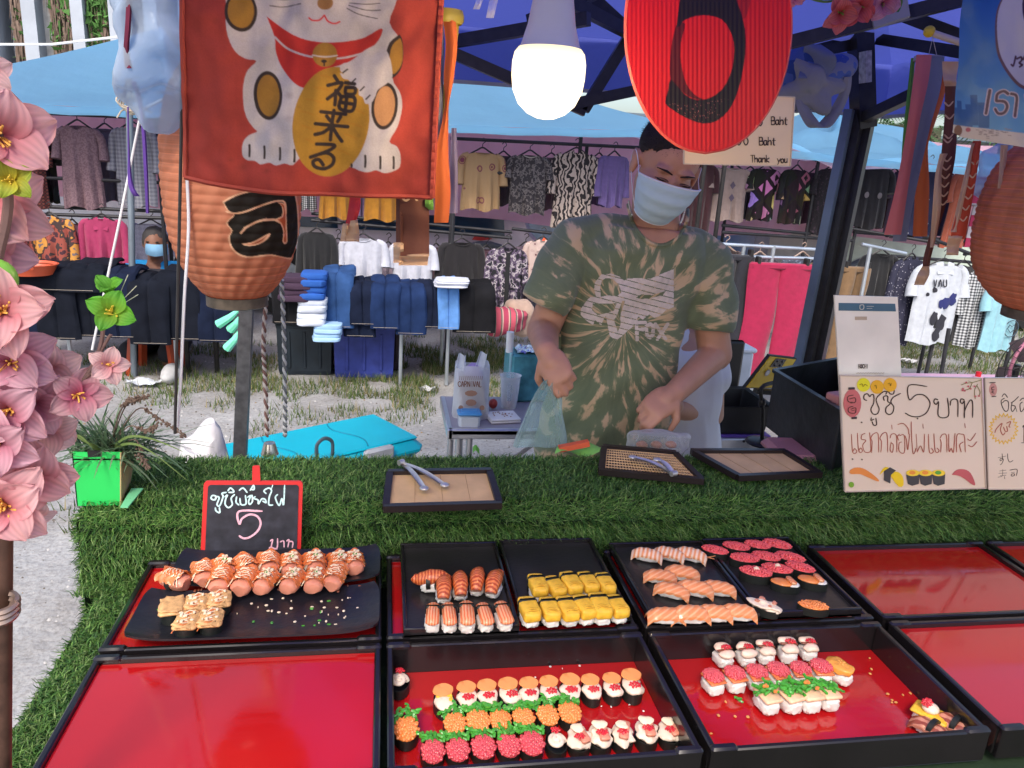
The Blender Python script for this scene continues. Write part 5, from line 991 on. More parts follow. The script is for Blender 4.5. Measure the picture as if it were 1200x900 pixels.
# pink table, red cap, fan at the right edge
FY = 2.75; a, b = on(1000, 437, FY), on(1210, 442, FY); t = thing('side_table', 'pale pink side table behind the price boards at right', 'table', ((a[0]+b[0])/2, FY+.2, 0)); MB().box(((a[0]+b[0])/2+.1, FY-.16, a[2]-.01), (b[0]-a[0]+.2, .35, .02), bev=.004).part('tabletop', mat('pale_pink', (.55, .32, .42), .5), t)
for x in (a[0]+.03, b[0]+.1):
    for y in (-.3, -.03): MB().tube([(x, FY+y, 0), (x, FY+y, a[2]-.02)], .012, 8).part('leg', M_rail, t)
p = on(1146, 441, FY-.05); t = thing('bottle', 'bottle with a red cap on the pale pink table', 'bottle', p); MB().lathe([(.001, -.0), (.011, 0), (.011, .02), (.001, .022)], p, 14).part('cap', mat('red_cap', (.5, .01, .02), .4), t); MB().lathe([(.02, -.015), (.018, -.004), (.011, 0)], p, 14).part('bottle_body', mat('pink_bottle', (.5, .2, .25), .4), t)
t = thing('clothes_stand', 'low black metal stand foot on the grass by the payment card', 'stand', (on(1110, 436, 4)[0], 4, 0)); p = on(1109, 432, 4.); MB().tube([(p[0], 4, max(.02, 0)), on(1112, 385, 4)], .012, 8).part('upright', M_rail, t); MB().tube([(on(1068, 437, 4)[0], 4, .02), (on(1120, 437, 4)[0], 4, .02)], .012, 6).part('foot', M_rail, t)
fp = on(1206, 432, 2.2); t = thing('electric_fan', 'black wire fan guard with a pink ring at the right edge', 'fan', (fp[0], 2.2, fp[2]-.15)); mb = MB(); Rf = .12
for k in range(26):
    a = math.pi*2*k/26; P = [fp+np.array([.0, 0, 0])+Rf*r_*np.array([math.cos(a), 0, math.sin(a)])+np.array([0, -.045*(1-r_*r_), 0]) for r_ in np.linspace(.15, 1, 6)]; mb.tube(P, .0012, 4)
for r_ in (.3, .5, .7, .85, 1): mb.tube([fp+Rf*r_*np.array([math.cos(a), 0, math.sin(a)])+np.array([0, -.045*(1-r_*r_), 0]) for a in np.linspace(0, 6.283, 30)], .0015, 4)
mb.part('wire_guard', m_bk, t)
MB().tube([fp+np.array([Rf*1.05*math.cos(a)*.8+.02, -.01, Rf*1.05*math.sin(a)]) for a in np.linspace(1.4, 3.6, 20)], .006, 8).part('pink_ring', mat('pink_ring', (.55, .2, .28), .4), t)
for k in range(4):
    a = k*math.pi/2; MB().grid(lambda u, v: tuple(fp+np.array([Rf*.85*(.15+.85*u)*math.cos(a+v*.7), .02+.02*v, Rf*.85*(.15+.85*u)*math.sin(a+v*.7)])), 6, 6).part('blade', mat('fan_blade', (.1, .07, .08), .4), t)
MB().tube([fp+(0, .05, 0), (fp[0], 2.27, fp[2]-.3), (fp[0], 2.27, 0)], .012, 8).part('stand', m_bk, t)

# ================================================================ ON THE TURF STEP
M_wood = mat('bleached_bamboo', (.62, .4, .2), .65, var=.12, vs=20, bump=.15, bs=90)
def mat_tray(label, pts, zs, slats=False, tongs=None):
    """wooden board in a dark frame, its four corners resting on the turf"""
    c = [np.array(PZ(*p, z)) for p, z in zip(pts, zs)]; t = thing('bamboo_board', label, 'board', sum(c)/4, group='bamboo boards in dark frames')
    n_ = np.cross(c[1]-c[0], c[3]-c[0]); n_ /= np.linalg.norm(n_); n_ = n_ if n_[2] > 0 else -n_
    q = lambda u, v: c[0]*(1-u)*(1-v)+c[1]*u*(1-v)+c[2]*u*v+c[3]*(1-u)*v
    if not slats:
        MB().prism([q(.03, .04), q(.97, .04), q(.97, .96), q(.03, .96)], n_, .004).part('board_panel', M_wood, t, smooth=False)
        mb = MB()
        for u in (.25, .5, .75): mb.bar(q(u, .05)+n_*.0004, q(u, .95)+n_*.0004, .0008)
        mb.part('joint', mat('joint_line', (.4, .25, .12), .8), t, smooth=False)
    else:
        MB().prism([q(.03, .04)-n_*.003, q(.97, .04)-n_*.003, q(.97, .96)-n_*.003, q(.03, .96)-n_*.003], n_, .002).part('backing', mat('dark_backing', (.03, .02, .015), .8), t, smooth=False)
        me0 = None
        for i in range(30):
            u = .045+.91*i/29; o = MB().bar(q(u, .05), q(u, .95), .0022, .0035).part('slat', M_wood, t, smooth=False)
        for j in range(9): v = .08+.84*j/8; MB().bar(q(.04, v)+n_*.002, q(.96, v)+n_*.002, .0016, .002).part('cross_slat', M_wood, t, smooth=False)
    for (a, b) in ((q(-.02, 0), q(1.02, 0)), (q(-.02, 1), q(1.02, 1)), (q(0, .03), q(0, .97)), (q(1, .03), q(1, .97))): MB().bar(a+n_*.001, b+n_*.001, .013, .013).part('frame', mat('dark_wood_frame', (.018, .012, .012), .35, bump=.1), t, smooth=False)
    return c, n_, q
zt_ = RZ+.024
c1, n1, q1 = mat_tray('bamboo board in the middle of the turf with open steel tongs', [(452, 596), (585, 592), (573, 553), (457, 555)], [zt_, zt_, zt_+.014, zt_+.014])
c2, n2, q2 = mat_tray('slatted bamboo draining board holding the closed tongs, in front of the seller', [(704, 553), (822, 564), (790, 532), (708, 525)], [zt_, zt_, zt_+.01, zt_+.01], True)
c3, n3, q3 = mat_tray('plain bamboo board to the right of the slatted one, nothing on it', [(866, 560), (960, 556), (918, 530), (812, 530)], [zt_, zt_, zt_+.01, zt_+.01])
M_tong = mat('tong_steel', (.62, .6, .58), .38, .7, var=.15, vs=60, bump=.1, bs=90)
def tongs(label, P, Q1, Q2, n_, w_=.012):
    t = thing('tongs', label, 'tongs', P); P = np.array(P)
    for Q, s_ in ((Q1, 1), (Q2, -1)):
        Q = np.array(Q); d = Q-P; sd_ = np.cross(n_, d); sd_ /= np.linalg.norm(sd_); mb = MB()
        mb.grid(lambda u, v: tuple(P+d*v+sd_*(u-.5)*w_*(.75+.35*v*(1-v)*4*.5)+n_*(.006+.006*math.sin(math.pi*v)-.0035*(1-(2*u-1)**2))), 8, 14); mb.grid(lambda u, v: tuple(P+d*v+sd_*(u-.5)*w_*(.75+.35*v*(1-v)*4*.5)+n_*(.004+.006*math.sin(math.pi*v)-.0035*(1-(2*u-1)**2))), 8, 14)
        mb.blob(Q+n_*.005, (.009, .009, .004)); mb.part('arm', M_tong, t)
    MB().tube([P-np.cross(n_, d)/np.linalg.norm(d)*w_*.5+n_*.006, P+np.cross(n_, d)/np.linalg.norm(d)*w_*.5+n_*.006], .006, 10).part('hinge', M_tong, t)
zq = zt_+.012
tongs('steel tongs lying open on the middle bamboo board', PZ(470, 545, zq+.004), PZ(497, 575, zq), PZ(521, 571, zq), np.array([0, 0, 1.]))
tongs('steel tongs resting across the slatted bamboo board', PZ(789, 558, zq+.0), PZ(741, 538, zq+.004), PZ(770, 541, zq+.012), np.array([0, 0, 1.]), .014)
# chalk board sign leaning on the step
plc = Pl(PY(295, 650, 1.286), (0, -1, .12)); t = thing('chalkboard_sign', 'small blackboard in a red frame with chalk writing, standing behind the sauced rolls', 'sign', PY(295, 650, 1.286))
zc_ = Zm(230, 540, 7.823)
def rrect(x0, y0, x1, y1, r, sk=0.):
    P = []
    for cx, cy, a0 in ((x1-r, y0+r, -90), (x1-r, y1-r, 0), (x0+r, y1-r, 90), (x0+r, y0+r, 180)):
        for k in range(5): a = R_(a0+22.5*k); P.append((cx+r*math.cos(a), cy+r*math.sin(a)))
    return P
tilt_ = lambda P: [zc_((x+(y-500)*-.045*(1 if x < 500 else 0)+(0 if x < 500 else (y-500)*-.03), y)) for x, y in P]
MB().prism([plc.hit(*p) for p in tilt_(rrect(55, 188, 968, 900, 35))], plc.n, .006).part('frame', mat('red_frame', (.6, .03, .03), .4), t, smooth=False)
MB().prism([plc.hit(*p, .0012) for p in tilt_(rrect(95, 222, 932, 860, 25))], plc.n, .002).part('slate', mat('blackboard', (.025, .025, .035), .6, var=.5, vs=45), t, smooth=False)
MB().prism([plc.hit(*zc_(p), .0008) for p in ((512, 190), (515, 52), (540, 45), (580, 48), (588, 190))], plc.n, .004).part('stem', mat('red_frame', (.6,)*3), t, smooth=False)
ck_b = mat('pale_blue_chalk', (.55, .78, .78), .95, bump=.6, bs=900, var=.25, vs=400); ck_p = mat('pink_chalk', (.75, .42, .5), .95, bump=.6, bs=900, var=.25, vs=400)
mb = MB(); write(mb, '160,360 135,345 150,318 185,330 170,360 185,330 210,340 190,400 215,412 245,330 235,300 275,290;175,432 182,460 215,475 212,430;262,330 285,315 270,350 265,400 295,430 330,400 320,345 350,310;290,275 315,250 345,285 300,290;370,330 365,380 390,405;400,345 410,400 455,395 450,320;395,270 430,250 465,290;470,335 500,320 480,370 490,400 515,370 510,315;495,270 525,225 530,262 505,262;540,330 525,345 565,360 570,395 600,350 630,355 640,385 610,370;640,300 620,275 665,250 690,275 670,330 665,400 700,405;690,255 700,225;745,310 725,340 760,410 785,345 800,405 810,225', zc_, plc, 1.7, off=.002).part('lettering', ck_b, t, smooth=False)
mb = MB(); write(mb, '600,462 390,465 395,580 420,530 490,492 560,510 590,570 565,640 500,695 440,712 395,690', zc_, plc, 2.3, off=.002); write(mb, '680,735 700,725 690,790 740,800 745,715;690,790 670,800 700,815 740,810;770,745 800,735 805,790;830,735 850,725 840,790;850,740 885,745 880,795', zc_, plc, 1.5, off=.002); mb.part('lettering', ck_p, t, smooth=False)

# green card planter with artificial grass plant
PYp = 1.36; t = thing('planter', 'bright green square card planter with a spiky artificial plant at the turf corner', 'planter', PY(125, 592, PYp))
mg = mat('green_card', (.02, .55, .1), .6, var=.08, bump=.1, bs=250); f0, f1, f2, f3 = (PY(*p, PYp) for p in ((90, 593), (142, 592), (142, 530), (84, 530)))
g1, g2 = PY(150, 583, PYp+.09), PY(160, 527, PYp+.09); g0, g3 = PY(100, 583, PYp+.09)+(-.01, 0, 0), PY(92, 527, PYp+.09)+(-.01, 0, 0)
MB().prism([f0, f1, f2, f3], (0, -1, 0), .002).part('front_panel', mg, t, smooth=False); nn_ = np.cross(g1-f1, f2-f1); MB().prism([f1, g1, g2, f2], nn_/np.linalg.norm(nn_), .002).part('side_panel', mat('bare_wood', (.5, .33, .18), .7, bump=.2, bs=60), t, smooth=False)
MB().prism([f0, g0, g3, f3], (-1, 0, 0), .002).part('side_panel', mg, t, smooth=False); MB().prism([g0, g1, g2, g3], (0, -1, 0), .002).part('back_panel', mg, t, smooth=False)
MB().prism([f3+(0, 0, -.012), f2+(0, 0, -.012), g2+(0, 0, -.012), g3+(0, 0, -.012)], (0, 0, 1), .003).part('soil', mat('dark_soil', (.03, .02, .012), .95), t, smooth=False)
MB().prism([PY(*p, PYp-.0015) for p in ((103, 536), (119, 535), (118, 528), (102, 528))], (0, -1, 0), .0012).part('tape', m_bk, t, smooth=False)
MB().prism([PZ(*p, RZ+.018) for p in ((141, 594), (150, 594), (168, 572), (154, 572))], (0, 0, 1), .002).part('base_card', mat('green_card_light', (.15, .5, .25), .6), t, smooth=False)
pt = PY(128, 528, PYp+.045); V = []; Fc = []; Cc = []
for k in range(380):
    a = rng.random()*6.28; L = .05+.09*rng.random(); el = .2+1.1*rng.random(); b0 = pt+np.array([.03*rng.normal(), .02*rng.normal(), 0]); d = np.array([math.cos(a)*math.cos(el)*1.2, math.sin(a)*math.cos(el)*.7, math.sin(el)]); sd_ = np.cross(d, (0, 0, 1.)); sd_ /= np.linalg.norm(sd_)+1e-6; wd = .0022+.0015*rng.random(); q = .6+.8*rng.random(); cc = np.array([(.1, .17, .09), (.16, .22, .13), (.07, .13, .06)][k % 3])*q; i0 = len(V)
    for s_ in range(5):
        v = s_/4; pp = b0+d*L*v+np.array([0, 0, -.055*v*v*(1.3-el*.6)]); ww = wd*(1-v**2*.9)*(.5+v if v < .5 else 1); V += [pp-sd_*ww, pp+sd_*ww]; Cc += [cc, cc]
    Fc += [(i0+2*j, i0+2*j+1, i0+2*j+3, i0+2*j+2) for j in range(4)]
o = link('grass_leaves', nmesh('grass_leaves', np.array(V)-wloc(t), Fc, attrmat('plant_leaf', .5, trans=.2), np.array(Cc), True), t); o['kind'] = 'stuff'
for (a, b, c) in (((145, 480), (160, 468), (172, 466)), ((160, 480), (185, 490), (218, 513)), ((150, 500), (172, 505), (185, 498)), ((158, 515), (165, 535), (175, 550)), ((140, 485), (150, 470), (158, 470))):
    P = cat_rom([pt, PY(*a, PYp), PY(*b, PYp-.01), PY(*c, PYp-.02)], 6); mb = MB(); mb.tube(P, .0012, 5)
    for i in range(70):
        k = len(P)//2+int(rng.random()*(len(P)//2)); pp = P[min(k, len(P)-1)]+rng.normal(size=3)*.0025; mb.blob(pp, (.0022, .0018, .0022), nu=5, nv=3)
    mb.part('seed_head', mat('dry_seed', (.12, .08, .06), .9), t)
for (a, b, c) in (((150, 520), (175, 528), (222, 565)), ((150, 512), (180, 515), (216, 530)), ((110, 525), (90, 510), (70, 528)), ((105, 520), (75, 505), (58, 520))):
    P = cat_rom([pt, PY(*a, PYp-.01), PY(*b, PYp-.02), PY(*c, PYp-.03)], 5); mb = MB(); k = len(P)
    mb.grid(lambda u, v: tuple(np.array(P[min(int(v*(k-1)), k-1)])+np.array([0, 0, (u-.5)*.006*(1-v)**.5])), 1, k-1); mb.part('leaf_blade', mat('olive_leaf', (.12, .18, .05), .5), t)

# ================================================================ PRICE BOARDS
plb = Pl(PZ(1090, 577, RZ+.012), (0, -1, .04)); zb = Zm(980, 430, 5.4545); m_card = mat('cream_card', (.8, .66, .5), .3, var=.04, vs=4, coat=.5); m_pen = mat('dark_marker', (.045, .02, .012), .5); m_pen2 = mat('red_brown_marker', (.4, .09, .05), .5)
def board(label, pts, off=0.):
    t = thing('price_board', label, 'sign', plb.hit(*pts[0])); MB().prism([plb.hit(*p, off) for p in pts], plb.n, .005).part('card', m_card, t, smooth=False)
    P = [plb.hit(*p, off+.0004) for p in pts]+[plb.hit(*pts[0], off+.0004)]; mb = MB()
    for a, b in zip(P[:-1], P[1:]): mb.bar(a, b, .004, .002)
    mb.part('laminate_edge', mat('laminate', (.55, .45, .36), .25, coat=.6), t, smooth=False); return t
bd1 = board('laminated cream board with the big 5 and drawings of sushi, nearer the seller', [(990, 576), (1155, 572), (1150, 443), (984, 440)])
bd2 = board('laminated cream board with the yellow star burst at the right edge', [(1158, 573), (1330, 574), (1325, 442), (1154, 443)], .001)
def ell(cx, cy, rx, ry, rot=0, n_=20): return [(cx+rx*math.cos(a)*math.cos(rot)-ry*math.sin(a)*math.sin(rot), cy+rx*math.cos(a)*math.sin(rot)+ry*math.sin(a)*math.cos(rot)) for a in np.linspace(0, 2*math.pi, n_+1)[:-1]]
def stick(t, name, pts, c, off=.0015, sm=0):
    if sm: pts = [tuple(p) for p in cat_rom(list(pts)+[pts[0]], sm)][:-1]
    return MB().prism([plb.hit(*zb(p), off) for p in pts], plb.n, .0006).part(name, mat('paint_%d_%d_%d' % tuple(int(q*100) for q in c), c, .6), t, smooth=False)
mb = MB(); write(mb, '195,215 178,205 180,180 200,172 215,190 225,178 240,182 240,230 222,270 235,300 262,300 275,270 262,235 258,200 300,160 325,158;225,325 222,342 240,335;230,350 240,372 258,368 254,328;308,215 302,195 315,185 330,190 330,220 345,235 320,260 318,290 340,305 362,290 368,255 350,225 365,195 410,170;318,175 330,155 345,172 365,172 372,150;580,125 465,118 468,210 510,180 560,180 595,215 598,250 575,295 530,318 480,315 442,295;650,210 632,205 625,225 640,240 655,225 655,315 718,312 712,200;730,245 735,215 760,205 778,225 778,318;818,210 800,205 795,225 808,235 820,220 820,325;820,325 822,280 855,215 872,230 872,322', zb, plb, 1.15).part('lettering', m_pen, bd1, smooth=False)
mb = MB(); write(mb, '98,430 104,535 118,554 132,540 118,522 108,540;136,424 142,525 155,548 168,536 156,518 146,535;185,425 165,435 162,462 190,470 170,500 182,542 212,545 222,520 214,420;226,548 230,480 222,455 240,428 268,430 272,545;286,545 290,480 280,455 300,425 325,430 330,545;345,455 355,430 385,440 388,545;352,480 345,530 360,545 366,500 350,485;355,372 358,398;405,430 392,445 400,470;405,440 435,440 436,545 404,540 402,490 418,480;395,368 430,362 460,395 465,430;440,440 450,470 458,530 470,430;480,350 482,430 490,545 502,548 510,520;512,430 518,545;520,540 540,505 560,545 565,430;555,365 557,392;590,430 595,535 608,552 622,540 610,520;625,428 632,528 645,548 658,536 645,518;665,455 680,432 705,440 708,545;668,545 672,490 665,462;720,430 722,540 735,520 750,545 760,425;770,545 772,440 800,430 820,445 826,545;800,545 790,500 812,480;822,362 826,390;840,460 860,470 892,425;845,500 870,510 900,478', zb, plb, .75).part('lettering', m_pen2, bd1, smooth=False)
for (cx, cy, c) in ((175, 115, (.8, .75, .02)), (262, 128, (.85, .45, .02)), (345, 115, (.85, .45, .02))): stick(bd1, 'round_sticker', ell(cx, cy, 42, 44), c)
mb = MB(); write(mb, '150,115 165,108 172,125 185,112 200,122;245,122 255,118 258,138;332,108 342,104 348,122 352,105', zb, plb, .6, off=.0026).part('lettering', mat('olive_pen', (.3, .2, .01), .6), bd1, smooth=False)
stick(bd1, 'lantern_drawing', ell(103, 232, 57, 90), (.62, .16, .15)); stick(bd1, 'lantern_cap', [(78, 132), (118, 130), (120, 144), (78, 146)], (.06, .04, .04), .002); stick(bd1, 'lantern_cap', [(97, 322), (132, 318), (132, 332), (98, 334)], (.06, .04, .04), .002)
mb = MB(); write(mb, '110,180 75,190 78,222 105,225;85,205 120,198 122,225 90,232;108,252 80,262 82,290 120,295 125,262 95,270;100,280 118,276', zb, plb, .7, off=.0026).part('lettering', m_pen, bd1, smooth=False)
mb = MB(); write(mb, '925,85 870,100 830,105 800,115;905,110 885,150 890,205;870,102 850,140 815,150;900,120 920,160 912,188;870,100 845,90', zb, plb, .6).part('branch_drawing', mat('green_pen', (.22, .2, .05), .6), bd1, smooth=False)
for (cx, cy) in ((832, 100), (808, 150), (822, 152), (812, 140), (845, 125), (890, 188), (913, 186), (860, 140), (885, 125)): stick(bd1, 'blossom_drawing', ell(cx, cy, 6, 6, n_=8), (.6, .12, .14), .002)
stick(bd1, 'sushi_drawing', [(88, 662), (120, 645), (170, 648), (225, 680), (270, 720), (265, 732), (200, 705), (150, 685), (92, 684)], (.8, .28, .06), sm=3)
stick(bd1, 'sushi_drawing', [(278, 690), (300, 650), (332, 642), (350, 700), (400, 765), (430, 755), (425, 700), (395, 672), (350, 668), (330, 650)], (.85, .6, .02), sm=2); stick(bd1, 'nori_drawing', [(308, 665), (345, 642), (382, 662), (350, 690), (345, 745), (305, 725)], (.06, .06, .06), .0022)
for cx, gr in ((490, (.8, .3, .05)), (572, (.8, .3, .05)), (655, (.1, .35, .05))):
    stick(bd1, 'roll_drawing', [(cx-42, 690), (cx+42, 682), (cx+38, 748), (cx-5, 760), (cx-32, 748)], (.06, .06, .065), .0015); stick(bd1, 'roll_drawing', ell(cx, 678, 42, 20), (.85, .62, .05), .0021); stick(bd1, 'filling_drawing', ell(cx-3, 676, 20, 12), gr, .0027)
stick(bd1, 'sushi_drawing', [(740, 690), (770, 660), (820, 655), (860, 680), (888, 745), (875, 755), (820, 715), (780, 695)], (.55, .12, .12), sm=3); stick(bd1, 'leaf_drawing', ell(97, 753, 17, 18), (.2, .4, .03))
for (cx, cy) in ((105, 590), (165, 592), (163, 355), (520, 330)): stick(bd1, 'ink_spot', ell(cx, cy, 5, 5, n_=7), (.12, .08, .05), .0018)
mb = MB(); write(mb, '1075,200 1055,215 1060,250 1078,282 1098,275 1100,225 1080,215 1062,230;1060,190 1075,172 1095,195;1125,225 1118,265 1128,285 1145,255 1125,245;1145,255 1155,285;1118,230 1140,215 1165,190;1190,225 1175,240 1180,285 1198,270 1210,235;1175,215 1195,200 1230,210;1192,385 1200,380 1200,480;1185,485 1215,485', zb, plb, 1.).part('lettering', m_pen, bd2, smooth=False)
st_ = []
for i in range(44): a = 2*math.pi*i/44; r_ = 98 if i % 2 else 78; st_.append((1070+r_*math.cos(a), 395+r_*1.05*math.sin(a)))
stick(bd2, 'star_burst', st_, (.8, .5, .02)); st2 = [(1070+(x-1070)*.88, 395+(y-395)*.88) for x, y in st_]; stick(bd2, 'star_burst_inner', st2, (.78, .6, .42), .0021)
mb = MB(); write(mb, '1015,420 1025,395 1060,360 1050,400 1065,435 1080,420;1070,385 1080,410 1095,410 1090,380;1090,360 1115,350 1105,380 1112,385', zb, plb, .9, off=.0027).part('lettering', m_pen2, bd2, smooth=False)
mb = MB(); write(mb, '1035,580 1085,570;1060,555 1062,590 1048,600 1050,585 1068,590 1060,615 1050,625;1095,555 1098,590 1110,608 1130,598;1045,665 1085,660;1040,680 1090,678;1065,655 1063,695;1050,695 1085,692;1035,705 1060,700;1075,700 1078,715;1110,660 1155,655 1152,695;1120,675 1140,673;1120,685 1138,684 1138,695 1120,697 1120,685', zb, plb, .75).part('lettering', m_pen, bd2, smooth=False)
stick(bd2, 'lantern_drawing', ell(1003, 145, 25, 42), (.62, .3, .25)); mb = MB(); write(mb, '1010,128 995,132 998,148 1010,145;1005,155 995,162 1010,168', zb, plb, .6, off=.0026); write(mb, '985,102 1015,100', zb, plb, 1.6, off=.0026); write(mb, '998,190 1020,188', zb, plb, 1.4, off=.0026); mb.part('lettering', m_pen, bd2, smooth=False)
# payment card behind (its code is left out)
plq = Pl(plb.hit(1020, 500, -.012), (0, -1, .04)); t = thing('payment_card', 'tall cream payment card with a blue header standing behind the price board', 'card', plq.hit(1020, 575))
MB().prism([plq.hit(*p) for p in ((990, 560), (1062, 560), (1052, 348), (978, 346))], plq.n, .004).part('card', mat('cream_card_2', (.85, .8, .68), .35, coat=.4), t, smooth=False)
MB().prism([plq.hit(*p, .001) for p in ((983, 364), (1050, 365), (1049, 356), (983, 355))], plq.n, .001).part('header', mat('teal_blue_print', (.06, .14, .2), .5), t, smooth=False)
mb = MB(); write(mb, words('HOCHI', 1006, 427, 4.6, adv=.5, wx=.62), lambda z: z, plq, .75); mb.part('lettering', m_pen, t, smooth=False)
MB().prism([plq.hit(*p, .0008) for p in ((1002, 371), (1016, 371), (1016, 375), (1002, 375))], plq.n, .0006).part('name_label', mat('beige_print', (.5, .4, .28), .6), t, smooth=False)
mb = MB(); write(mb, [[(1004+i*3, 437.5), (1006+i*3, 437)] for i in range(11)], lambda z: z, plq, 1.1); mb.part('small_print', mat('faint_print', (.45, .38, .3), .6), t, smooth=False)
mb = MB(); write(mb, [[(1008, 357.5), (1012, 357.5), (1012, 362), (1008, 362), (1008, 357.5)], [(1016, 359), (1024, 359)], [(1016, 361.5), (1022, 361.5)]], lambda z: z, plq, .7, off=.0024); mb.part('logo_print', mat('pale_print', (.6, .6, .5), .6), t, smooth=False)

# ================================================================ HANGING ABOVE THE TABLE
def strip(name, path, Y, m, parent, th=.0, tw=.3, smp=6):
    """cloth ribbon: path of (px, py, width px)"""
    P = cat_rom([(a, b, w_) for a, b, w_ in path], smp); k = len(P); s_ = random.random()*6; mb = MB()
    def f(u, v):
        i = v*(k-1); a = P[min(int(round(i)), k-1)]; return PY(a[0]+(u-.5)*a[2], a[1], Y+.006*math.sin(v*9+s_)+tw*.02*(u-.5)*math.sin(v*6+s_)+.004*math.cos(u*5))
    mb.grid(f, 6, k-1); return mb.part(name, m, parent)
# --- banner
BYd = 1.0; cv = Canvas(205, -70, 525, 240, 1.6, lin((148, 54, 44))); z2 = Zm(200, 0, 3.53)
yy = (cv.Y+70)/310; xx = (cv.X-205)/320; rs = np.random.default_rng(3)
WH, GO, BK, RD = lin((172, 164, 162)), lin((142, 102, 40)), lin((48, 38, 34)), lin((165, 42, 36))
zz = lambda P: [z2(p) for p in P]
# white body, face, limbs of the seated lucky cat
cv.poly(zz([(225, -150), (232, 60), (240, 150), (270, 215), (310, 242), (352, 250), (318, 290), (302, 350), (302, 430), (318, 490), (345, 530), (358, 545), (325, 560), (302, 590), (298, 640), (318, 662), (350, 665), (375, 680), (410, 672), (440, 684), (475, 675), (510, 682), (560, 650), (740, 690), (780, 705), (815, 712), (850, 704), (885, 716), (920, 708), (948, 690), (950, 640), (935, 605), (905, 585), (940, 520), (958, 440), (948, 380), (918, 322), (960, 240), (952, 165), (905, 90), (935, 0), (950, -150)]), WH, 3)
cv.poly(zz([(392, 62), (500, 138), (600, 168), (700, 170), (800, 150), (872, 113), (868, 150), (835, 190), (790, 215), (740, 250), (690, 270), (640, 285), (600, 330), (560, 362), (520, 350), (480, 310), (445, 255), (428, 200), (425, 150)]), RD, 3)
cv.line(zz([(426, 148), (470, 190), (520, 215), (580, 232), (640, 236), (700, 238), (780, 220), (800, 212)]), 2.2, WH)
cv.ell(*z2((636, 223)), 14.5, 14.5, GO); cv.line(zz([(585, 226), (636, 232), (688, 226)]), 1.5, WH); cv.ell(*z2((632, 250)), 3.4, 2, BK); cv.line(zz([(632, 250), (633, 268)]), 1.8, BK)
cv.ell(*z2((290, 45)), 18, 24, BK); cv.ell(*z2((290, 42)), 14.5, 20.5, GO)
cv.ell(*z2((401, 394)), 16.8, 29, BK, -4); cv.ell(*z2((402, 394)), 13, 24.5, GO, -4)
cv.ell(*z2((885, 438)), 15.5, 28, BK, 5); cv.ell(*z2((885, 438)), 12, 23.5, lin((165, 120, 80)), 5)
cv.poly(zz([(948, 140), (905, 175), (888, 240), (895, 300), (918, 322), (950, 290), (962, 240), (960, 170)]), BK, 3); cv.poly(zz([(950, 155), (918, 185), (905, 240), (912, 290), (925, 305), (950, 275), (960, 235), (958, 180)]), GO, 3)
cv.ell(*z2((664, 502)), 44.5, 65, lin((158, 116, 38)), 8)
for (a, b, c, d) in ((590, 360, 650, 372), (620, 310, 660, 320), (560, 410, 630, 425), (540, 460, 590, 475), (545, 520, 600, 540), (560, 575, 590, 590), (700, 500, 790, 525), (720, 555, 770, 575), (690, 620, 740, 640), (740, 440, 800, 470), (600, 640, 640, 660)): cv.line(zz([(a, b), ((a+c)/2, (b+d)/2-2), (c, d)]), 2.2, lin((160, 112, 34)))
# paw
cv.poly(zz([(800, 205), (770, 235), (740, 252), (708, 262), (700, 288), (715, 305), (700, 300), (712, 322), (738, 330), (742, 358), (775, 365), (778, 392), (795, 402), (805, 428), (830, 425), (848, 395), (858, 370), (905, 335), (918, 300), (900, 220), (860, 180)]), WH, 3)
for (a, b, c, d) in ((712, 298, 730, 284), (748, 340, 764, 324), (784, 374, 800, 358), (808, 410, 824, 394)): cv.line(zz([(a, b), (c, d)]), 1.8, BK)
for (x, a, b) in ((328, 600, 646), (390, 606, 654), (455, 612, 660), (515, 620, 668), (748, 680, 690), (805, 644, 690), (867, 648, 696), (922, 650, 696)): cv.line(zz([(x, a), (x+1, (a+b)/2), (x, b)]), 2.6, BK)
cv.ell(*z2((637, 8)), 9.5, 7.5, lin((140, 100, 60))); cv.line(zz([(570, 70), (585, 80), (612, 78), (632, 58)]), 2., lin((190, 50, 50))); cv.line(zz([(634, 58), (648, 82), (675, 92), (697, 84)]), 2., lin((190, 50, 50)))
for P in (((405, 18), (460, 22), (535, 10)), ((738, 5), (800, 12), (865, 10)), ((735, 15), (800, 35), (868, 38)), ((728, 28), (780, 55), (855, 72)), ((410, -10), (460, -8), (530, -12))): cv.line(zz(P), 1., BK)
for st in strokes('676,312 690,334;650,352 706,340 690,372 648,408;682,372 678,432;694,385 706,402;722,340 760,346;724,360 762,364 758,388 724,386 724,360;706,398 760,404 750,458 697,446 706,398;702,422 752,430;728,402 722,450;622,462 724,472;645,480 660,500;702,482 690,502;600,512 732,524;674,456 668,500 660,578;658,528 630,548 598,556;672,530 690,560 708,584;604,596 676,600 655,622 580,650 640,632 672,650 668,680 635,698 598,690 590,668 612,660 630,682'): cv.line(zz(st), 4.4, BK)
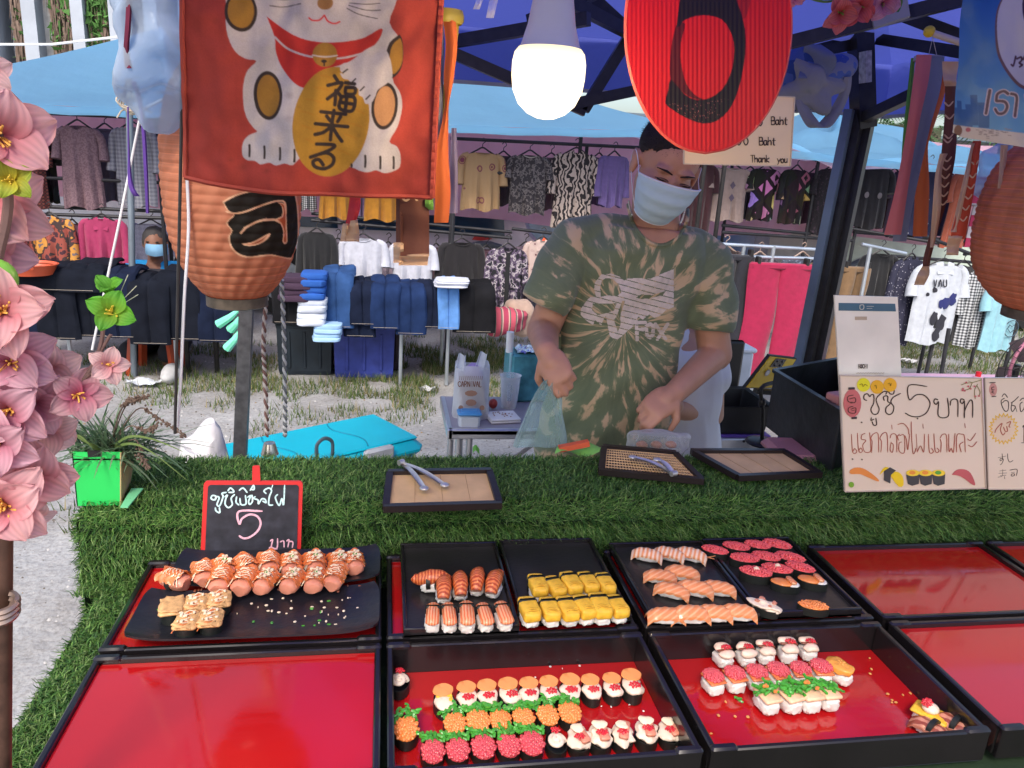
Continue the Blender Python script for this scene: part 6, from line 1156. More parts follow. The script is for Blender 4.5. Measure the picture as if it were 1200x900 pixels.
# stains and hem
for (x, y, r_, k) in ((300, 692, 22, .5), (400, 707, 14, .45), (490, 395, 16, .35), (250, 660, 14, .35), (190, 90, 16, .3), (490, 490, 18, .3), (530, 440, 12, .25), (780, 560, 10, .25)):
    d = np.hypot(cv.X-z2((x, y))[0], (cv.Y-z2((x, y))[1])*1.3); m = np.clip(1-d/(r_/2.2), 0, 1)**1.2*k*(.6+.4*rs.random(d.shape)); cv.blend(m, lin((70, 35, 25)))
nu, nv = 330, 300
def ban_px(u, v):
    xb = 215+291*u-3*math.sin(u*3.1); yb = 208+14*math.sin(min(1, u*2.2)*math.pi/2)+9*u; xt, yt = 216+304*u, -60
    return xt+(xb-xt)*v, yt+(yb-yt)*v
PX = np.array([[ban_px(u, v) for u in np.linspace(0, 1, nu)] for v in np.linspace(0, 1, nv)]); fr = np.array([[noise.noise(Vector((u*3, v*1.6, 2)))*.02+.006*math.sin(u*19+v*3)*v+.004*noise.noise(Vector((u*14, v*12, 7))) for u in np.linspace(0, 1, nu)] for v in np.linspace(0, 1, nv)])
P3 = np.array([[PY(PX[j, i, 0], PX[j, i, 1], BYd) for i in range(nu)] for j in range(nv)]); P3[..., 1] += fr
cc = cv.sample(PX[..., 0], PX[..., 1]); wv = .93+.14*rs.random(cc.shape[:2])[..., None]; cc = cc*wv
t = thing('fabric_banner', 'red cloth banner printed with a white lucky cat holding a gold coin with Japanese writing', 'banner', P3[-1, nu//2])
me = gridmesh('printed_cloth', P3-wloc(t), attrmat('banner_print', .9, bump=.35, bs=700, trans=.12, dirt=.35), cc); link('printed_cloth', me, t)
M_hem = cloth_trans('banner_hem', lin((150, 58, 44)), .1)
mb = MB(); q = [P3[int((nv-1)*v), 0]+(0, -.002, 0) for v in np.linspace(0, 1, 60)]; mb.tube(q, .003, 5); mb.part('hem', M_hem, t)
mb = MB(); q = [P3[-1, int((nu-1)*v)]+(0, -.002, 0) for v in np.linspace(0, 1, 80)]; mb.tube(q, .003, 5); mb.part('hem', M_hem, t)
mb = MB(); q = [P3[int((nv-1)*v), -1]+(0, -.002+.0012*math.sin(v*170), 0) for v in np.linspace(0, 1, 200)]; mb.tube(q, .0036, 5); mb.part('hem', M_hem, t)
# --- lanterns
def lantern(label, cx, cy, hw, y0, y1, Y, paint=None, hidden=None):
    c = PY(cx, (y0+y1)/2, Y); k = abs(PY(cx+hw, cy, Y)[0]-PY(cx, cy, Y)[0]); zt, zb_ = PY(cx, y0, Y)[2], PY(cx, y1, Y)[2]; hh = zt-zb_; t = thing('paper_lantern', label, 'lantern', (c[0], Y, zb_), group='orange paper lanterns'); nr = 27; n1_, n2_ = 420, 300
    V = np.zeros((n2_, n1_, 3))
    for j in range(n2_):
        v = j/(n2_-1); prof = (1-abs(2*v-1)**2.7)**.8 if 0 < v < 1 else 0; r_ = k*(.44+.56*prof); rib = abs(math.sin(v*math.pi*nr)); r_ -= .0017*(1-rib)*(k/.13)
        for i in range(n1_): a = 2*math.pi*i/(n1_-1); rr_ = r_+.0009*math.sin(a*23+j*.13)+.0012*noise.noise(Vector((a*5, v*30, 1))); V[j, i] = (c[0]+rr_*math.sin(a), Y-rr_*math.cos(a), zt-v*hh)
    base = np.array(lin((216, 142, 108))); col_ = np.ones((n2_, n1_, 3))*base; col_ *= (.9+.2*np.random.default_rng(5).random((n2_, 1, 1))); vv_ = np.linspace(0, 1, n2_)[:, None, None]; col_ *= 1+.35*np.clip(1-np.abs(np.sin(vv_*math.pi*nr))*4, 0, 1); col_ *= .94+.12*np.random.default_rng(6).random((1, n1_//6+1, 1)).repeat(6, 1)[:, :n1_]
    if paint is not None:
        w_ = (V-C0) @ CRn; pxx = 600+F*w_[..., 0]/-w_[..., 2]; pyy = 450-F*w_[..., 1]/-w_[..., 2]; front = V[..., 1] < Y; s_ = paint.sample(pxx, pyy); ok = front & (pxx > paint.o[0]+1) & (pxx < paint.o[0]+paint.w/paint.s-1) & (pyy > paint.o[1]+1) & (pyy < paint.o[1]+paint.h/paint.s-1); col_[ok] = s_[ok]
    link('lantern_shade', gridmesh('lantern_shade', V-wloc(t), attrmat('lantern_paper', .75, bump=.25, bs=400, trans=.45, dirt=.25), col_), t)
    MB().lathe([(k*.43, -.002), (k*.46, .0), (k*.46, -.018), (k*.42, -.02)], (c[0], Y, zb_), 28).part('bottom_rim', mat('worn_bronze', (.1, .08, .06), .45, .4, var=.4, vs=50), t); MB().lathe([(k*.48, .0), (k*.5, .002), (k*.5, .026), (k*.46, .03)], (c[0], Y, zt), 28).part('top_rim', mat('worn_bronze', (.1,)*3), t); return t
cl = Canvas(225, 215, 362, 312, 3, lin((216, 142, 108))); zl_ = Zm(200, 200, 4); CRM = lin((250, 205, 165)); LBK = lin((40, 36, 30)); zq = lambda P: [zl_(p) for p in P]
outl = [(250, 150), (300, 122), (380, 98), (430, 88), (500, 92), (572, 104), (586, 140), (592, 180), (596, 260), (592, 330), (580, 385), (562, 408), (520, 402), (470, 392), (420, 396), (370, 402), (320, 388), (288, 355), (277, 310), (290, 280), (266, 245), (300, 208), (270, 185)]
cl.poly(zq([(430+(x-430)*1.045, 250+(y-250)*1.05) for x, y in outl]), CRM, 3); cl.poly(zq(outl), LBK, 3)
cl.line(zq([(262, 192), (300, 200), (350, 192), (430, 162), (500, 142), (535, 150), (540, 200)]), 2.2, CRM); cl.poly(zq([(500, 148), (535, 155), (543, 200), (545, 270), (548, 330), (535, 345), (524, 330), (528, 290), (515, 250), (480, 230), (520, 215), (522, 170)]), CRM, 2); cl.poly(zq([(508, 152), (530, 160), (537, 200), (539, 270), (541, 328), (535, 336), (530, 325), (533, 285), (520, 245), (500, 228), (527, 218), (528, 175)]), lin((205, 110, 70)), 2)
cl.line(zq([(330, 292), (360, 262), (420, 235), (480, 230), (500, 235)]), 2.6, CRM); cl.line(zq([(345, 268), (400, 240), (450, 226)]), 1.6, CRM); cl.poly(zq([(332, 342), (380, 335), (430, 310), (465, 292), (462, 310), (435, 335), (390, 352), (350, 352)]), CRM, 2); cl.poly(zq([(350, 345), (390, 340), (430, 320), (450, 306), (430, 328), (390, 346)]), lin((205, 110, 70)), 2)
lantern('large orange paper lantern with black calligraphy, half behind the cat banner', 272, 220, 80, 62, 345, 1.42, cl)
lantern('plain orange paper lantern cut by the right edge', 1250, 290, 80, 150, 364, 1.3)

# --- bulb, the stall's lamp
Yb = .86; bc = PY(642, 96, Yb); kx = abs(PY(684, 96, Yb)[0]-bc[0]); px_ = kx/42; t = thing('light_bulb', 'large glowing warm LED bulb hanging in front of the blue canopy', 'light bulb', bc)
mg_ = bpy.data.materials.new('bulb_glow'); mg_.use_nodes = True; nb = mg_.node_tree.nodes; nb.clear(); em = nb.new('ShaderNodeEmission'); em.inputs[0].default_value = (1, .8, .5, 1); em.inputs[1].default_value = 1.5; tcb = nb.new('ShaderNodeTexCoord'); spb = nb.new('ShaderNodeSeparateXYZ'); mrb = nb.new('ShaderNodeMapRange'); mrb.inputs[1].default_value = .018; mrb.inputs[2].default_value = .034; mrb.inputs[3].default_value = 1.5; mrb.inputs[4].default_value = .75; mg_.node_tree.links.new(tcb.outputs['Object'], spb.inputs[0]); mg_.node_tree.links.new(spb.outputs[2], mrb.inputs[0]); mg_.node_tree.links.new(mrb.outputs[0], em.inputs[1]); ou = nb.new('ShaderNodeOutputMaterial'); mg_.node_tree.links.new(em.outputs[0], ou.inputs[0])
MB().lathe([(.0005, -41*px_), (10*px_, -40*px_), (22*px_, -35*px_), (33*px_, -25*px_), (40*px_, -10*px_), (42*px_, 5*px_), (42*px_, 20*px_), (40*px_, 30*px_), (36*px_, 35*px_), (33*px_, 36*px_)], bc, 36).part('globe', mg_, t)
bl = bpy.data.lights.new('bulb_light', 'POINT'); bl.energy = BULB; bl.color = (1, .74, .42); bl.shadow_soft_size = 45*px_; bo_ = bpy.data.objects.new('bulb_light', bl); col.objects.link(bo_); bo_.parent = t
MB().lathe([(36*px_, 35.2*px_), (33.5*px_, 38*px_), (27*px_, 60*px_), (23*px_, 85*px_), (20.5*px_, 115*px_), (20*px_, 150*px_), (14*px_, 152*px_), (13*px_, 190*px_), (.001, 190*px_)], bc, 36).part('collar', mat('white_bulb_collar', (.62, .58, .54), .5, bump=.1, bs=300), t)
MB().tube([bc+(0, 0, 189*px_), bc+(0, 0, .5)], .004, 8).part('cable', m_bk, t)
# --- number sign
Ys = .97; cv6 = Canvas(730, -120, 935, 182, 2., lin((178, 20, 26))); z6 = Zm(720, 0, 4.0909); zs = lambda P: [z6(p) for p in P]; K6 = lin((26, 16, 16)); K6b = lin((78, 14, 16))
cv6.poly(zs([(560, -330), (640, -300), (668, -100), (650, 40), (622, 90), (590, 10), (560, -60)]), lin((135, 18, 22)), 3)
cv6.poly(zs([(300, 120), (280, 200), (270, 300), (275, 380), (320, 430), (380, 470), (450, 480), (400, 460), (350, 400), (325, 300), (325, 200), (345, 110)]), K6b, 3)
cv6.poly(zs([(560, -330), (330, -330), (325, -150), (318, 0), (302, 132), (340, 95), (400, 74), (460, 72), (520, 90), (555, 135), (578, 200), (578, 280), (560, 360), (520, 430), (460, 470), (400, 478), (340, 450), (275, 378), (262, 430), (246, 492), (290, 530), (350, 565), (430, 592), (500, 578), (560, 520), (600, 430), (625, 320), (636, 200), (625, 100), (600, 20), (575, -60), (565, -200)]), K6, 2)
dd = cv6.inside(zs([(246, 492), (350, 500), (560, 470), (500, 578), (430, 592), (350, 565)])); cv6.blend(dd*(np.random.default_rng(1).random(dd.shape) > .93)*(np.sin(cv6.X*6.3/2.05) > .2)*.8, lin((200, 120, 110)))
nu, nv = 200, 300; U, Vv = np.meshgrid(np.linspace(-1, 1, nu), np.linspace(-1, 1, nv)); hx = np.sqrt(np.clip(1-Vv**2, 0, 1)); SX = 831+96.5*U*hx+(Vv*0)-2*Vv; SY = 30+148*Vv
P6 = np.array([[PY(SX[j, i], SY[j, i], Ys) for i in range(nu)] for j in range(nv)]); wx_ = (SX-730); P6[..., 1] += .00032*np.sin(wx_*2*math.pi/5.2)+.004*np.sin((SX-735)/190*3)
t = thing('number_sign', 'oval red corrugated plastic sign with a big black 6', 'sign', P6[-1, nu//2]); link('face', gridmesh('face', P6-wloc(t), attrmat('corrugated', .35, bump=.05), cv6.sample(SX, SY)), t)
P6b = P6.copy(); P6b[..., 1] += .006; link('back_sheet', gridmesh('back_sheet', P6b-wloc(t), mat('sign_back_red', lin((200, 24, 30)), .45)), t)
rim = [P6[j, 0] for j in range(0, nv, 4)]+[P6[j, -1] for j in range(nv-1, -1, -4)]; rim = [np.array(p)+(0, .003, 0) for p in rim]; MB().tube(rim, .0032, 6).part('rim', mat('sign_edge', lin((190, 80, 72)), .5), t)
MB().tube([P6[0, 0]+(0, .003, 0), P6[0, 0]+(0, .01, .4)], .001, 5).part('string', mat('string', (.5, .45, .4), .8), t)
# --- price card behind it
plp = Pl((0, 1.22, 0)); t = thing('price_card', 'cream laminated card with Baht prices and Thank you, half behind the red 6 sign', 'sign', plp.hit(866, 194)); MB().prism([plp.hit(*p) for p in ((801, 192), (926, 195), (931, 114), (803, 108))], plp.n, .0025).part('card', mat('warm_cream_card', (.75, .56, .36), .35, coat=.4, var=.05), t, smooth=False)
mb = MB(); E_ = [plp.hit(*p, .0004) for p in ((801, 192), (926, 195), (931, 114), (803, 108), (801, 192))]
for a, b in zip(E_[:-1], E_[1:]): mb.bar(a, b, .0035, .0015)
mb.part('laminate_edge', mat('laminate', (.5,)*3), t, smooth=False)
for (s_, x, y, h) in (('0', 889, 139, 8.5), ('Baht', 904, 137, 9), ('30', 0, 0, 0), ('0', 864, 161, 9), ('0', 872, 161, 9), ('Baht', 890, 161, 9), ('Thank', 880, 182, 8), ('you', 911, 183, 7.5)):
    if h: MB_ = MB(); write(MB_, words(s_, x, y, h, adv=.58, wx=.8), lambda z: z, plp, 1.15).part('lettering', m_pen, t, smooth=False)
# --- poster
Yp = 1.08; cp = Canvas(1105, -60, 1260, 190, 2., lin((60, 110, 150))); v_ = np.clip(cp.Y/170, 0, 1)[..., None]; cp.a = (1-v_)*np.array(lin((30, 82, 140)))+v_*np.array(lin((104, 150, 165))); rp_ = np.random.default_rng(8)
for x, y, h_ in ((1122, 118, 30), (1128, 128, 30), (1134, 122, 30), (1140, 111, 36), (1147, 120, 30), (1152, 130, 20), (1116, 126, 24)): cp.poly([(x, y), (x+7, y), (x+7, y+h_), (x, y+h_)], lin((60, 92, 122)), 0)
cp.ell(1208, 40, 42, 66, lin((100, 70, 60)), 0); cp.ell(1209, 38, 40.5, 64, lin((178, 170, 168))); cp.ell(1222, 10, 26, 40, lin((60, 34, 48)))
cp.poly([(1108, 145), (1230, 160), (1240, 200), (1100, 190)], lin((196, 176, 150)), 0); cp.ell(1123.5, 153, 5.5, 6.5, lin((120, 76, 50))); cp.ell(1136, 152, 3, 2.6, lin((170, 80, 80)))
for i in range(30): x = 1144+rp_.random()*38; y = 150+rp_.random()*12; cp.line([(x, y), (x+3, y+.4)], .8, lin((140, 120, 105)))
zp = Zm(1100, 0, 5); zpp = lambda P: [zp(p) for p in P]
for st in strokes('448,332 430,385 418,380;455,345 480,335 482,355 468,370 488,380 470,392;500,332 492,350'): cp.line(zpp(st), 2.4, lin((74, 46, 40)))
for wd_, c_ in ((11, lin((196, 170, 160))), (6.5, lin((96, 66, 62)))):
    for st in strokes('298,530 280,640 275,665;335,590 340,552 375,535 402,550;338,592 385,596 402,625 385,660 350,665 330,640;420,550 450,560 455,600 445,680;510,560 520,620'): cp.line(zpp(st), wd_/2, c_)
def pos_px(u, v):
    xl = 1132-16*v; yb = 152+26*min(1, .25+u)*(1 if u > .08 else .5+u*6); return xl+150*u, -50+(yb+50)*v
nu, nv = 220, 260; PX = np.array([[pos_px(u, v) for u in np.linspace(0, 1, nu)] for v in np.linspace(0, 1, nv)]); P3 = np.array([[PY(PX[j, i, 0], PX[j, i, 1], Yp) for i in range(nu)] for j in range(nv)]); P3[..., 1] += np.array([[.006*noise.noise(Vector((u*5, v*4, 9)))+.002*math.sin(u*9) for u in np.linspace(0, 1, nu)] for v in np.linspace(0, 1, nv)])
t = thing('hanging_poster', 'glossy blue vinyl poster with Thai lettering and a city outline at top right', 'poster', P3[-1, nu//2]); link('poster_sheet', gridmesh('poster_sheet', P3-wloc(t), attrmat('glossy_vinyl', .22, bump=.12, bs=30, spec=.6), cp.sample(PX[..., 0], PX[..., 1])), t)
# --- windsocks and fish streamers
ribc = lambda n_, c: cloth_trans('ribbon_'+n_, c, .3, .75, bump=.3, bs=60)
R_or, R_gr, R_pk, R_ye, R_gn, R_br, R_cr, R_rd, R_li = ribc('orange', (.62, .14, .035)), ribc('grey', (.19, .21, .27)), ribc('pink', (.6, .16, .15)), ribc('yellow', (.5, .36, .05)), ribc('green', (.1, .28, .05)), ribc('brown', (.13, .045, .03)), ribc('cream', (.62, .42, .27)), ribc('red', (.5, .035, .05)), ribc('lilac', (.24, .2, .3))
t = thing('windsock', 'narrow windsock with an orange and a grey tail beside the cat banner', 'windsock', PY(522, 12, 1.05)); MB().lathe([(.02, 0), (.022, -.006), (.022, -.012), (.019, -.016)], PY(524, 12, 1.07), 16).part('hoop', mat('olive_hoop', (.25, .2, .03), .5), t)
for n_, p_, Yq, m_ in (('tail', [(531, 10, 8), (533, 30, 10), (528, 75, 8), (521, 110, 6), (518, 145, 5)], 1.075, R_ye), ('tail', [(515, 14, 8), (516, 60, 9), (514, 150, 9), (514, 235, 10)], 1.08, R_gr), ('tail', [(525, 12, 15), (529, 50, 14), (526, 90, 12), (524, 120, 5), (522, 140, 7), (518, 180, 15), (519, 225, 18), (517, 261, 17)], 1.06, R_or), ('tail', [(532, 150, 6), (532, 200, 9), (531, 250, 10)], 1.09, R_li)): strip(n_, p_, Yq, m_, t)
t = thing('fish_streamer', 'brown cloth fish streamer with a cream tail hanging just under the banner', 'streamer', PY(480, 235, 1.05)); strip('body', [(486, 222, 34), (486, 260, 34), (486, 300, 34)], 1.05, R_br, t); strip('tail', [(486, 296, 34), (485, 303, 34), (484, 311, 34)], 1.049, R_cr, t); strip('tail', [(467, 284, 12), (467, 297, 12), (467, 308, 12)], 1.055, R_cr, t); strip('back_strip', [(468, 225, 8), (468, 260, 8), (468, 290, 8)], 1.056, R_br, t)
mb = MB(); pls = Pl((0, 1.045, 0)); write(mb, [[(470, 230), (476, 235), (483, 229), (485, 229), (491, 238), (500, 240)]], lambda z: z, pls, 2.4, off=0); mb.part('scale_print', R_cr, t); strip('tag', [(503, 224, 10), (503, 235, 10), (503, 246, 10)], 1.04, ribc('lime', (.2, .45, .08)), t)
t = thing('red_streamer', 'red and cream streamer tail hanging under the banner above the white top', 'streamer', PY(412, 232, 1.12)); strip('tail', [(416, 228, 12), (415, 245, 14), (409, 268, 10)], 1.12, R_rd, t); strip('tail_end', [(415, 258, 8), (414, 272, 14), (413, 283, 16)], 1.115, R_cr, t); strip('tail_end', [(405, 262, 7), (404, 274, 8), (403, 283, 9)], 1.12, R_cr, t)
t = thing('windsock', 'pink, grey, orange and green windsock hanging from the bamboo stick', 'windsock', PY(1088, 66, 1.5)); MB().lathe([(.026, 0), (.027, -.006), (.026, -.01)], PY(1088, 66, 1.53), 18).part('hoop', mat('pale_hoop', (.3, .3, .32), .5), t)
for p_, Yq, m_ in (([(1070, 68, 5), (1066, 110, 6), (1061, 160, 6), (1058, 200, 5)], 1.55, R_gn), ([(1108, 80, 5), (1102, 110, 10), (1094, 135, 10), (1088, 160, 5), (1085, 175, 5), (1081, 215, 16), (1080, 240, 17), (1078, 277, 17)], 1.53, R_or), ([(1097, 66, 20), (1092, 105, 20), (1082, 145, 18), (1074, 180, 18), (1062, 230, 20), (1054, 283, 16)], 1.5, R_gr), ([(1083, 64, 18), (1079, 95, 18), (1071, 140, 14), (1064, 180, 13), (1056, 225, 15), (1046, 275, 20)], 1.48, R_pk)): strip('tail', p_, Yq, m_, t)
MB().tube([PY(1088, 66, 1.52), PY(1093, 44, 1.5), PY(1098, 66, 1.52)], .0008, 4).part('string', mat('string', (.5,)*3), t)
t = thing('bamboo_stick', 'pale stick with a yellow knob holding up the windsock', 'stick', PY(1090, 38, 1.5)); MB().tube([PY(1090, 38, 1.5), PY(1150, 58, 1.45)], .0065, 10).part('rod', mat('pale_stick', (.55, .45, .33), .6), t); MB().blob(PY(1089, 37, 1.5), (.011, .011, .011)).part('knob', mat('yellow_knob', (.65, .45, .02), .5), t)
t = thing('fish_streamer', 'long brown fish streamer with cream scales left of the blue poster', 'streamer', PY(1112, 80, 1.4)); strip('head', [(1114, 72, 20), (1113, 90, 16), (1114, 101, 14)], 1.4, R_cr, t); strip('body', [(1114, 99, 13), (1114, 140, 15), (1112, 175, 17), (1108, 205, 16), (1102, 240, 13), (1095, 270, 9), (1087, 300, 9), (1085, 316, 8)], 1.41, R_br, t); strip('belly', [(1106, 180, 9), (1100, 205, 8), (1098, 240, 10), (1095, 268, 8), (1092, 290, 4)], 1.4, R_cr, t); strip('tail', [(1085, 312, 8), (1082, 322, 14), (1077, 334, 12)], 1.4, R_cr, t)
pls = Pl((0, 1.392, 0))
for st_ in [[(1108+dx, y), (1113+dx, y+4), (1118+dx, y-1)] for y, dx in ((120, -1), (135, 0), (158, -1), (163, -2), (185, -3), (195, -4), (205, -5), (215, -6), (226, -7), (236, -8))]: write(MB(), [st_], lambda z: z, pls, 1.5, off=0).part('scale_print', R_cr, t)
t = thing('fish_streamer', 'orange red fish streamer with a cream tail under the blue poster', 'streamer', PY(1142, 172, 1.35)); strip('body', [(1145, 165, 10), (1139, 200, 13), (1132, 235, 15), (1126, 262, 17), (1122, 280, 17)], 1.35, ribc('rust', (.5, .07, .03)), t); strip('belly', [(1141, 168, 5), (1133, 205, 6), (1124, 245, 7), (1118, 272, 8)], 1.345, R_cr, t); strip('tail', [(1120, 276, 17), (1117, 288, 15), (1116, 299, 14)], 1.347, R_cr, t); pls = Pl((0, 1.34, 0)); [write(MB(), [[(x, y), (x+4, y+3), (x+8, y-2)]], lambda z: z, pls, 1.4, off=0).part('scale_print', R_cr, t) for x, y in ((1136, 205), (1134, 218), (1131, 230), (1128, 243), (1125, 256), (1139, 190))]
t = thing('fish_streamer', 'thin tan and brown streamer beside the right lantern', 'streamer', PY(1176, 172, 1.32)); strip('body', [(1177, 170, 9), (1174, 205, 7), (1170, 235, 6), (1164, 258, 5)], 1.32, R_cr, t); strip('edge', [(1173, 210, 4), (1170, 240, 4), (1166, 262, 4)], 1.325, R_br, t); strip('tail', [(1164, 258, 6), (1161, 266, 9), (1160, 272, 8)], 1.32, R_cr, t)
# --- plastic bags
def crumple(name, label, cat, px, Y, r, m, seed, nz=.45, fr=16, flat=None):
    p = PY(*px, Y); mb = MB(); mb.blob(p, r, e=.85, nz=nz, fr=fr, seed=seed, nu=48, nv=34); return tag(mb.part(name, m, loc=p, ang=70), label, cat)
crumple('plastic_bag', 'bluish clear plastic bag hanging left of the cat banner', 'plastic bag', (186, 38), 1.3, (.058, .05, .12), film('blue_film', (.6, .7, .82), .32, .14, .3), 4, .42, 24)
crumple('plastic_bag', 'milky clear plastic bag hanging under the poster by the right lantern', 'plastic bag', (1166, 205), 1.42, (.035, .03, .06), film('pale_film', (.72, .84, .95), .35, .2, .3), 9, .55, 22)
t = thing('plastic_strips', 'two clear plastic strips hanging left of the bulb', 'plastic strips', PY(575, 5, 1.2))
for p_ in ([(566, -20, 9), (562, 0, 8), (558, 11, 8)], [(582, -20, 10), (578, 2, 10), (574, 21, 9)]): strip('strip', p_, 1.2, film('clear_strip', (.85, .87, .9), .3, .1), t)
# denim bundle
t = thing('cloth_bundle', 'crumpled blue and grey cloth bag with a hanging strap tied to the gazebo frame', 'cloth bag', PY(955, 100, 2.35)); p = PY(950, 95, 2.35); mb = MB(); mb.blob(p, (.1, .06, .085), e=.9, nz=.75, fr=11, seed=3, nu=48, nv=32); mb.part('bundle', pat('denim_patches', 'blot', [C(.02, .05, .2), C(.06, .1, .3), C(.24, .25, .3), C(.1, .16, .36)], 9, stops=[0, .42, .52, .62]), t, ang=70)
strip('strap', [(935, 112, 10), (945, 134, 16), (960, 150, 20), (978, 132, 16), (990, 108, 12), (994, 90, 9)], 2.3, mat('grey_canvas', (.27, .26, .26), .9, bump=.5, bs=60), t, tw=.5); crumb_ = MB().blob(PY(955, 100, 2.31), (.085, .03, .07), nz=.9, fr=16, seed=8, nu=36, nv=24).part('flap', mat('grey_canvas', (.3,)*3), t, ang=70); strip('flap', [(952, 52, 20), (960, 65, 38), (958, 80, 40), (950, 92, 30)], 2.29, mat('grey_blue_canvas', (.16, .18, .27), .9, bump=.5, bs=50), t, tw=2)
# cords, rods, ribbons at left
t = thing('thin_pole', 'thin grey metal pole standing on the sand at left', 'pole', (PZ(157, 442)[0], PZ(157, 442)[1], 0)); q0 = PZ(157, 442); q1 = PY(151, 92, q0[1]); MB().tube([q0, q1], .02, 12).part('tube', mat('grey_pole', (.2, .24, .28), .5, .4), t)
tag(MB().tube([PY(213, -30, 1.3), PY(213, 130, 1.3), PY(205, 508, 1.3)], .0026, 8).part('dark_rod', M_black, loc=PY(205, 508, 1.3)), 'long thin dark rod at the left side of the banner', 'rod')
tag(MB().tube(cat_rom([PY(219, 205, 1.31), PY(221, 270, 1.31), PY(216, 350, 1.31), PY(212, 440, 1.31), PY(208, 500, 1.31)], 6), .0026, 8).part('white_cable', mat('white_cable', (.7, .7, .72), .4), loc=PY(208, 500, 1.31)), 'white cable dangling straight down beside the dark rod', 'cable')
tag(MB().tube([PY(166, 128, 1.6), PY(140, 260, 1.6), PY(108, 410, 1.6)], .0026, 8).part('cord', mat('white_cable', (.7,)*3), loc=PY(108, 410, 1.6)), 'white cord slanting from the rope knot down past the green bud', 'cord')
tag(MB().tube([PY(164, 130, 1.6), PY(190, 117, 1.5)], .003, 6).part('cord', mat('white_cable', (.7,)*3), loc=PY(164, 130, 1.6)), 'short white cord end tied at the rope knot', 'cord')
t = thing('ribbon', 'dark burgundy ribbon hanging beside the clear bag', 'ribbon', PY(150, 5, 1.25)); strip('band', [(152, -10, 7), (150, 30, 7), (148, 60, 7), (151, 80, 9)], 1.25, ribc('burgundy', (.15, .012, .04)), t)
t = thing('ribbon', 'long purple ribbon looped through the rope knot', 'ribbon', PY(160, 95, 1.55)); strip('band', [(156, 95, 6), (163, 115, 6), (168, 150, 5), (171, 200, 5), (173, 250, 4)], 1.55, ribc('purple', (.12, .05, .3)), t); strip('band', [(150, 125, 2), (151, 180, 3), (153, 215, 6), (160, 230, 7)], 1.56, ribc('purple', (.1,)*3), t); strip('loop', [(163, 90, 3), (150, 95, 3), (146, 108, 3), (149, 122, 3)], 1.55, ribc('dark_purple', (.03, .02, .06)), t)
mb = MB(); c0 = PY(154, 122, 1.6)
for i in range(5): mb.tube([c0+np.array([.014*math.cos(a)*(1+.12*i), .006*math.sin(a*2+i)-.003*i, .012*math.sin(a)+.003*i-.006]) for a in np.linspace(0, 6.28, 18)], .0018, 5)
for q in (((150, 126), (142, 130), (137, 138)), ((158, 126), (170, 128), (178, 132))): mb.tube([PY(*a, 1.6) for a in q], .0016, 5)
tag(mb.part('rope_knot', mat('cream_rope', (.5, .45, .36), .9), loc=c0), 'frayed cream rope knot on top of the thin grey pole', 'rope')
def braid(label, pts, Y, c1, c2):
    P = cat_rom([PY(*p, Y) for p in pts], 40); t = thing('braided_cord', label, 'cord', P[-1]); n_ = len(P); L = sum(np.linalg.norm(P[i+1]-P[i]) for i in range(n_-1)); turns = L/.022
    for k, c in enumerate((c1, c2)):
        Q = []
        for j in range(int(turns*10)):
            v = j/(turns*10)*(n_-1); i = int(v); f_ = v-i; b = P[i]*(1-f_)+P[min(i+1, n_-1)]*f_; a = v/(n_-1)*turns*2*math.pi+k*math.pi; Q.append(b+np.array([.0025*math.cos(a), .0025*math.sin(a), 0]))
        MB().tube(Q, .0028, 6).part('strand', mat('cord_%d' % int(c[0]*1000), c, .8), t)
braid('brown and white twisted cord hanging nearest the lantern post', [(313, 335), (309, 400), (311, 450), (313, 512)], 1.62, (.14, .07, .06), (.4, .36, .34)); braid('grey and white twisted cord hanging right of the brown one', [(330, 328), (333, 400), (334, 470), (334, 512)], 1.62, (.45, .46, .47), (.12, .13, .14))
t = thing('metal_bell', 'small shiny metal bell at the end of the brown cord', 'bell', PY(315, 530, 1.62)); MB().lathe([(.001, .012), (.012, .01), (.015, -.002), (.019, -.016), (.017, -.016), (.012, 0)], PY(316, 524, 1.62), 20).part('bell_body', mat('bell_metal', (.6, .55, .5), .2, 1.), t); MB().blob(PY(316, 524, 1.62)-(0, 0, .016), (.004, .004, .004)).part('clapper', M_black, t)

# ================================================================ ARTIFICIAL BLOSSOMS
def petal(mb_cols, base, d, up, L, W_, curl, c0, c1, k=11, nu=14):
    """curved petal: grid with colours; d outward, up the face normal"""
    d = np.array(d)/np.linalg.norm(d); up = np.array(up)-d*np.dot(up, d); up /= np.linalg.norm(up)+1e-9; sd_ = np.cross(d, up); P = np.zeros((k+1, nu+1, 3)); Cc = np.zeros((k+1, nu+1, 3)); ph = rng.random()*6
    for j in range(k+1):
        v = j/k; w_ = W_*math.sin(math.pi*min(1, (.12+.88*v)**1.15)*.93)**.75*.5 if v < 1 else W_*.1
        for i in range(nu+1):
            u = 2*i/nu-1; cup = .22*W_*(u*u)*(1-.6*v); rip = .05*W_*math.sin(u*5+ph)*v*v+.03*W_*math.sin(u*11+ph*2+v*5)*v; P[j, i] = base+d*L*(v-.04*u*u*v-.12*curl*v*v)+sd_*u*w_+up*(cup+rip+curl*L*(.35*math.sin(v*2.6)-.38*v*v)); 
            m_ = min(1, v*1.25); Cc[j, i] = (np.array(c0)*(1-m_)+np.array(c1)*m_)*(.9+.1*math.cos(u*22+math.sin(v*5)))*(1+.12*v*abs(u))
    return P, Cc
PM = None
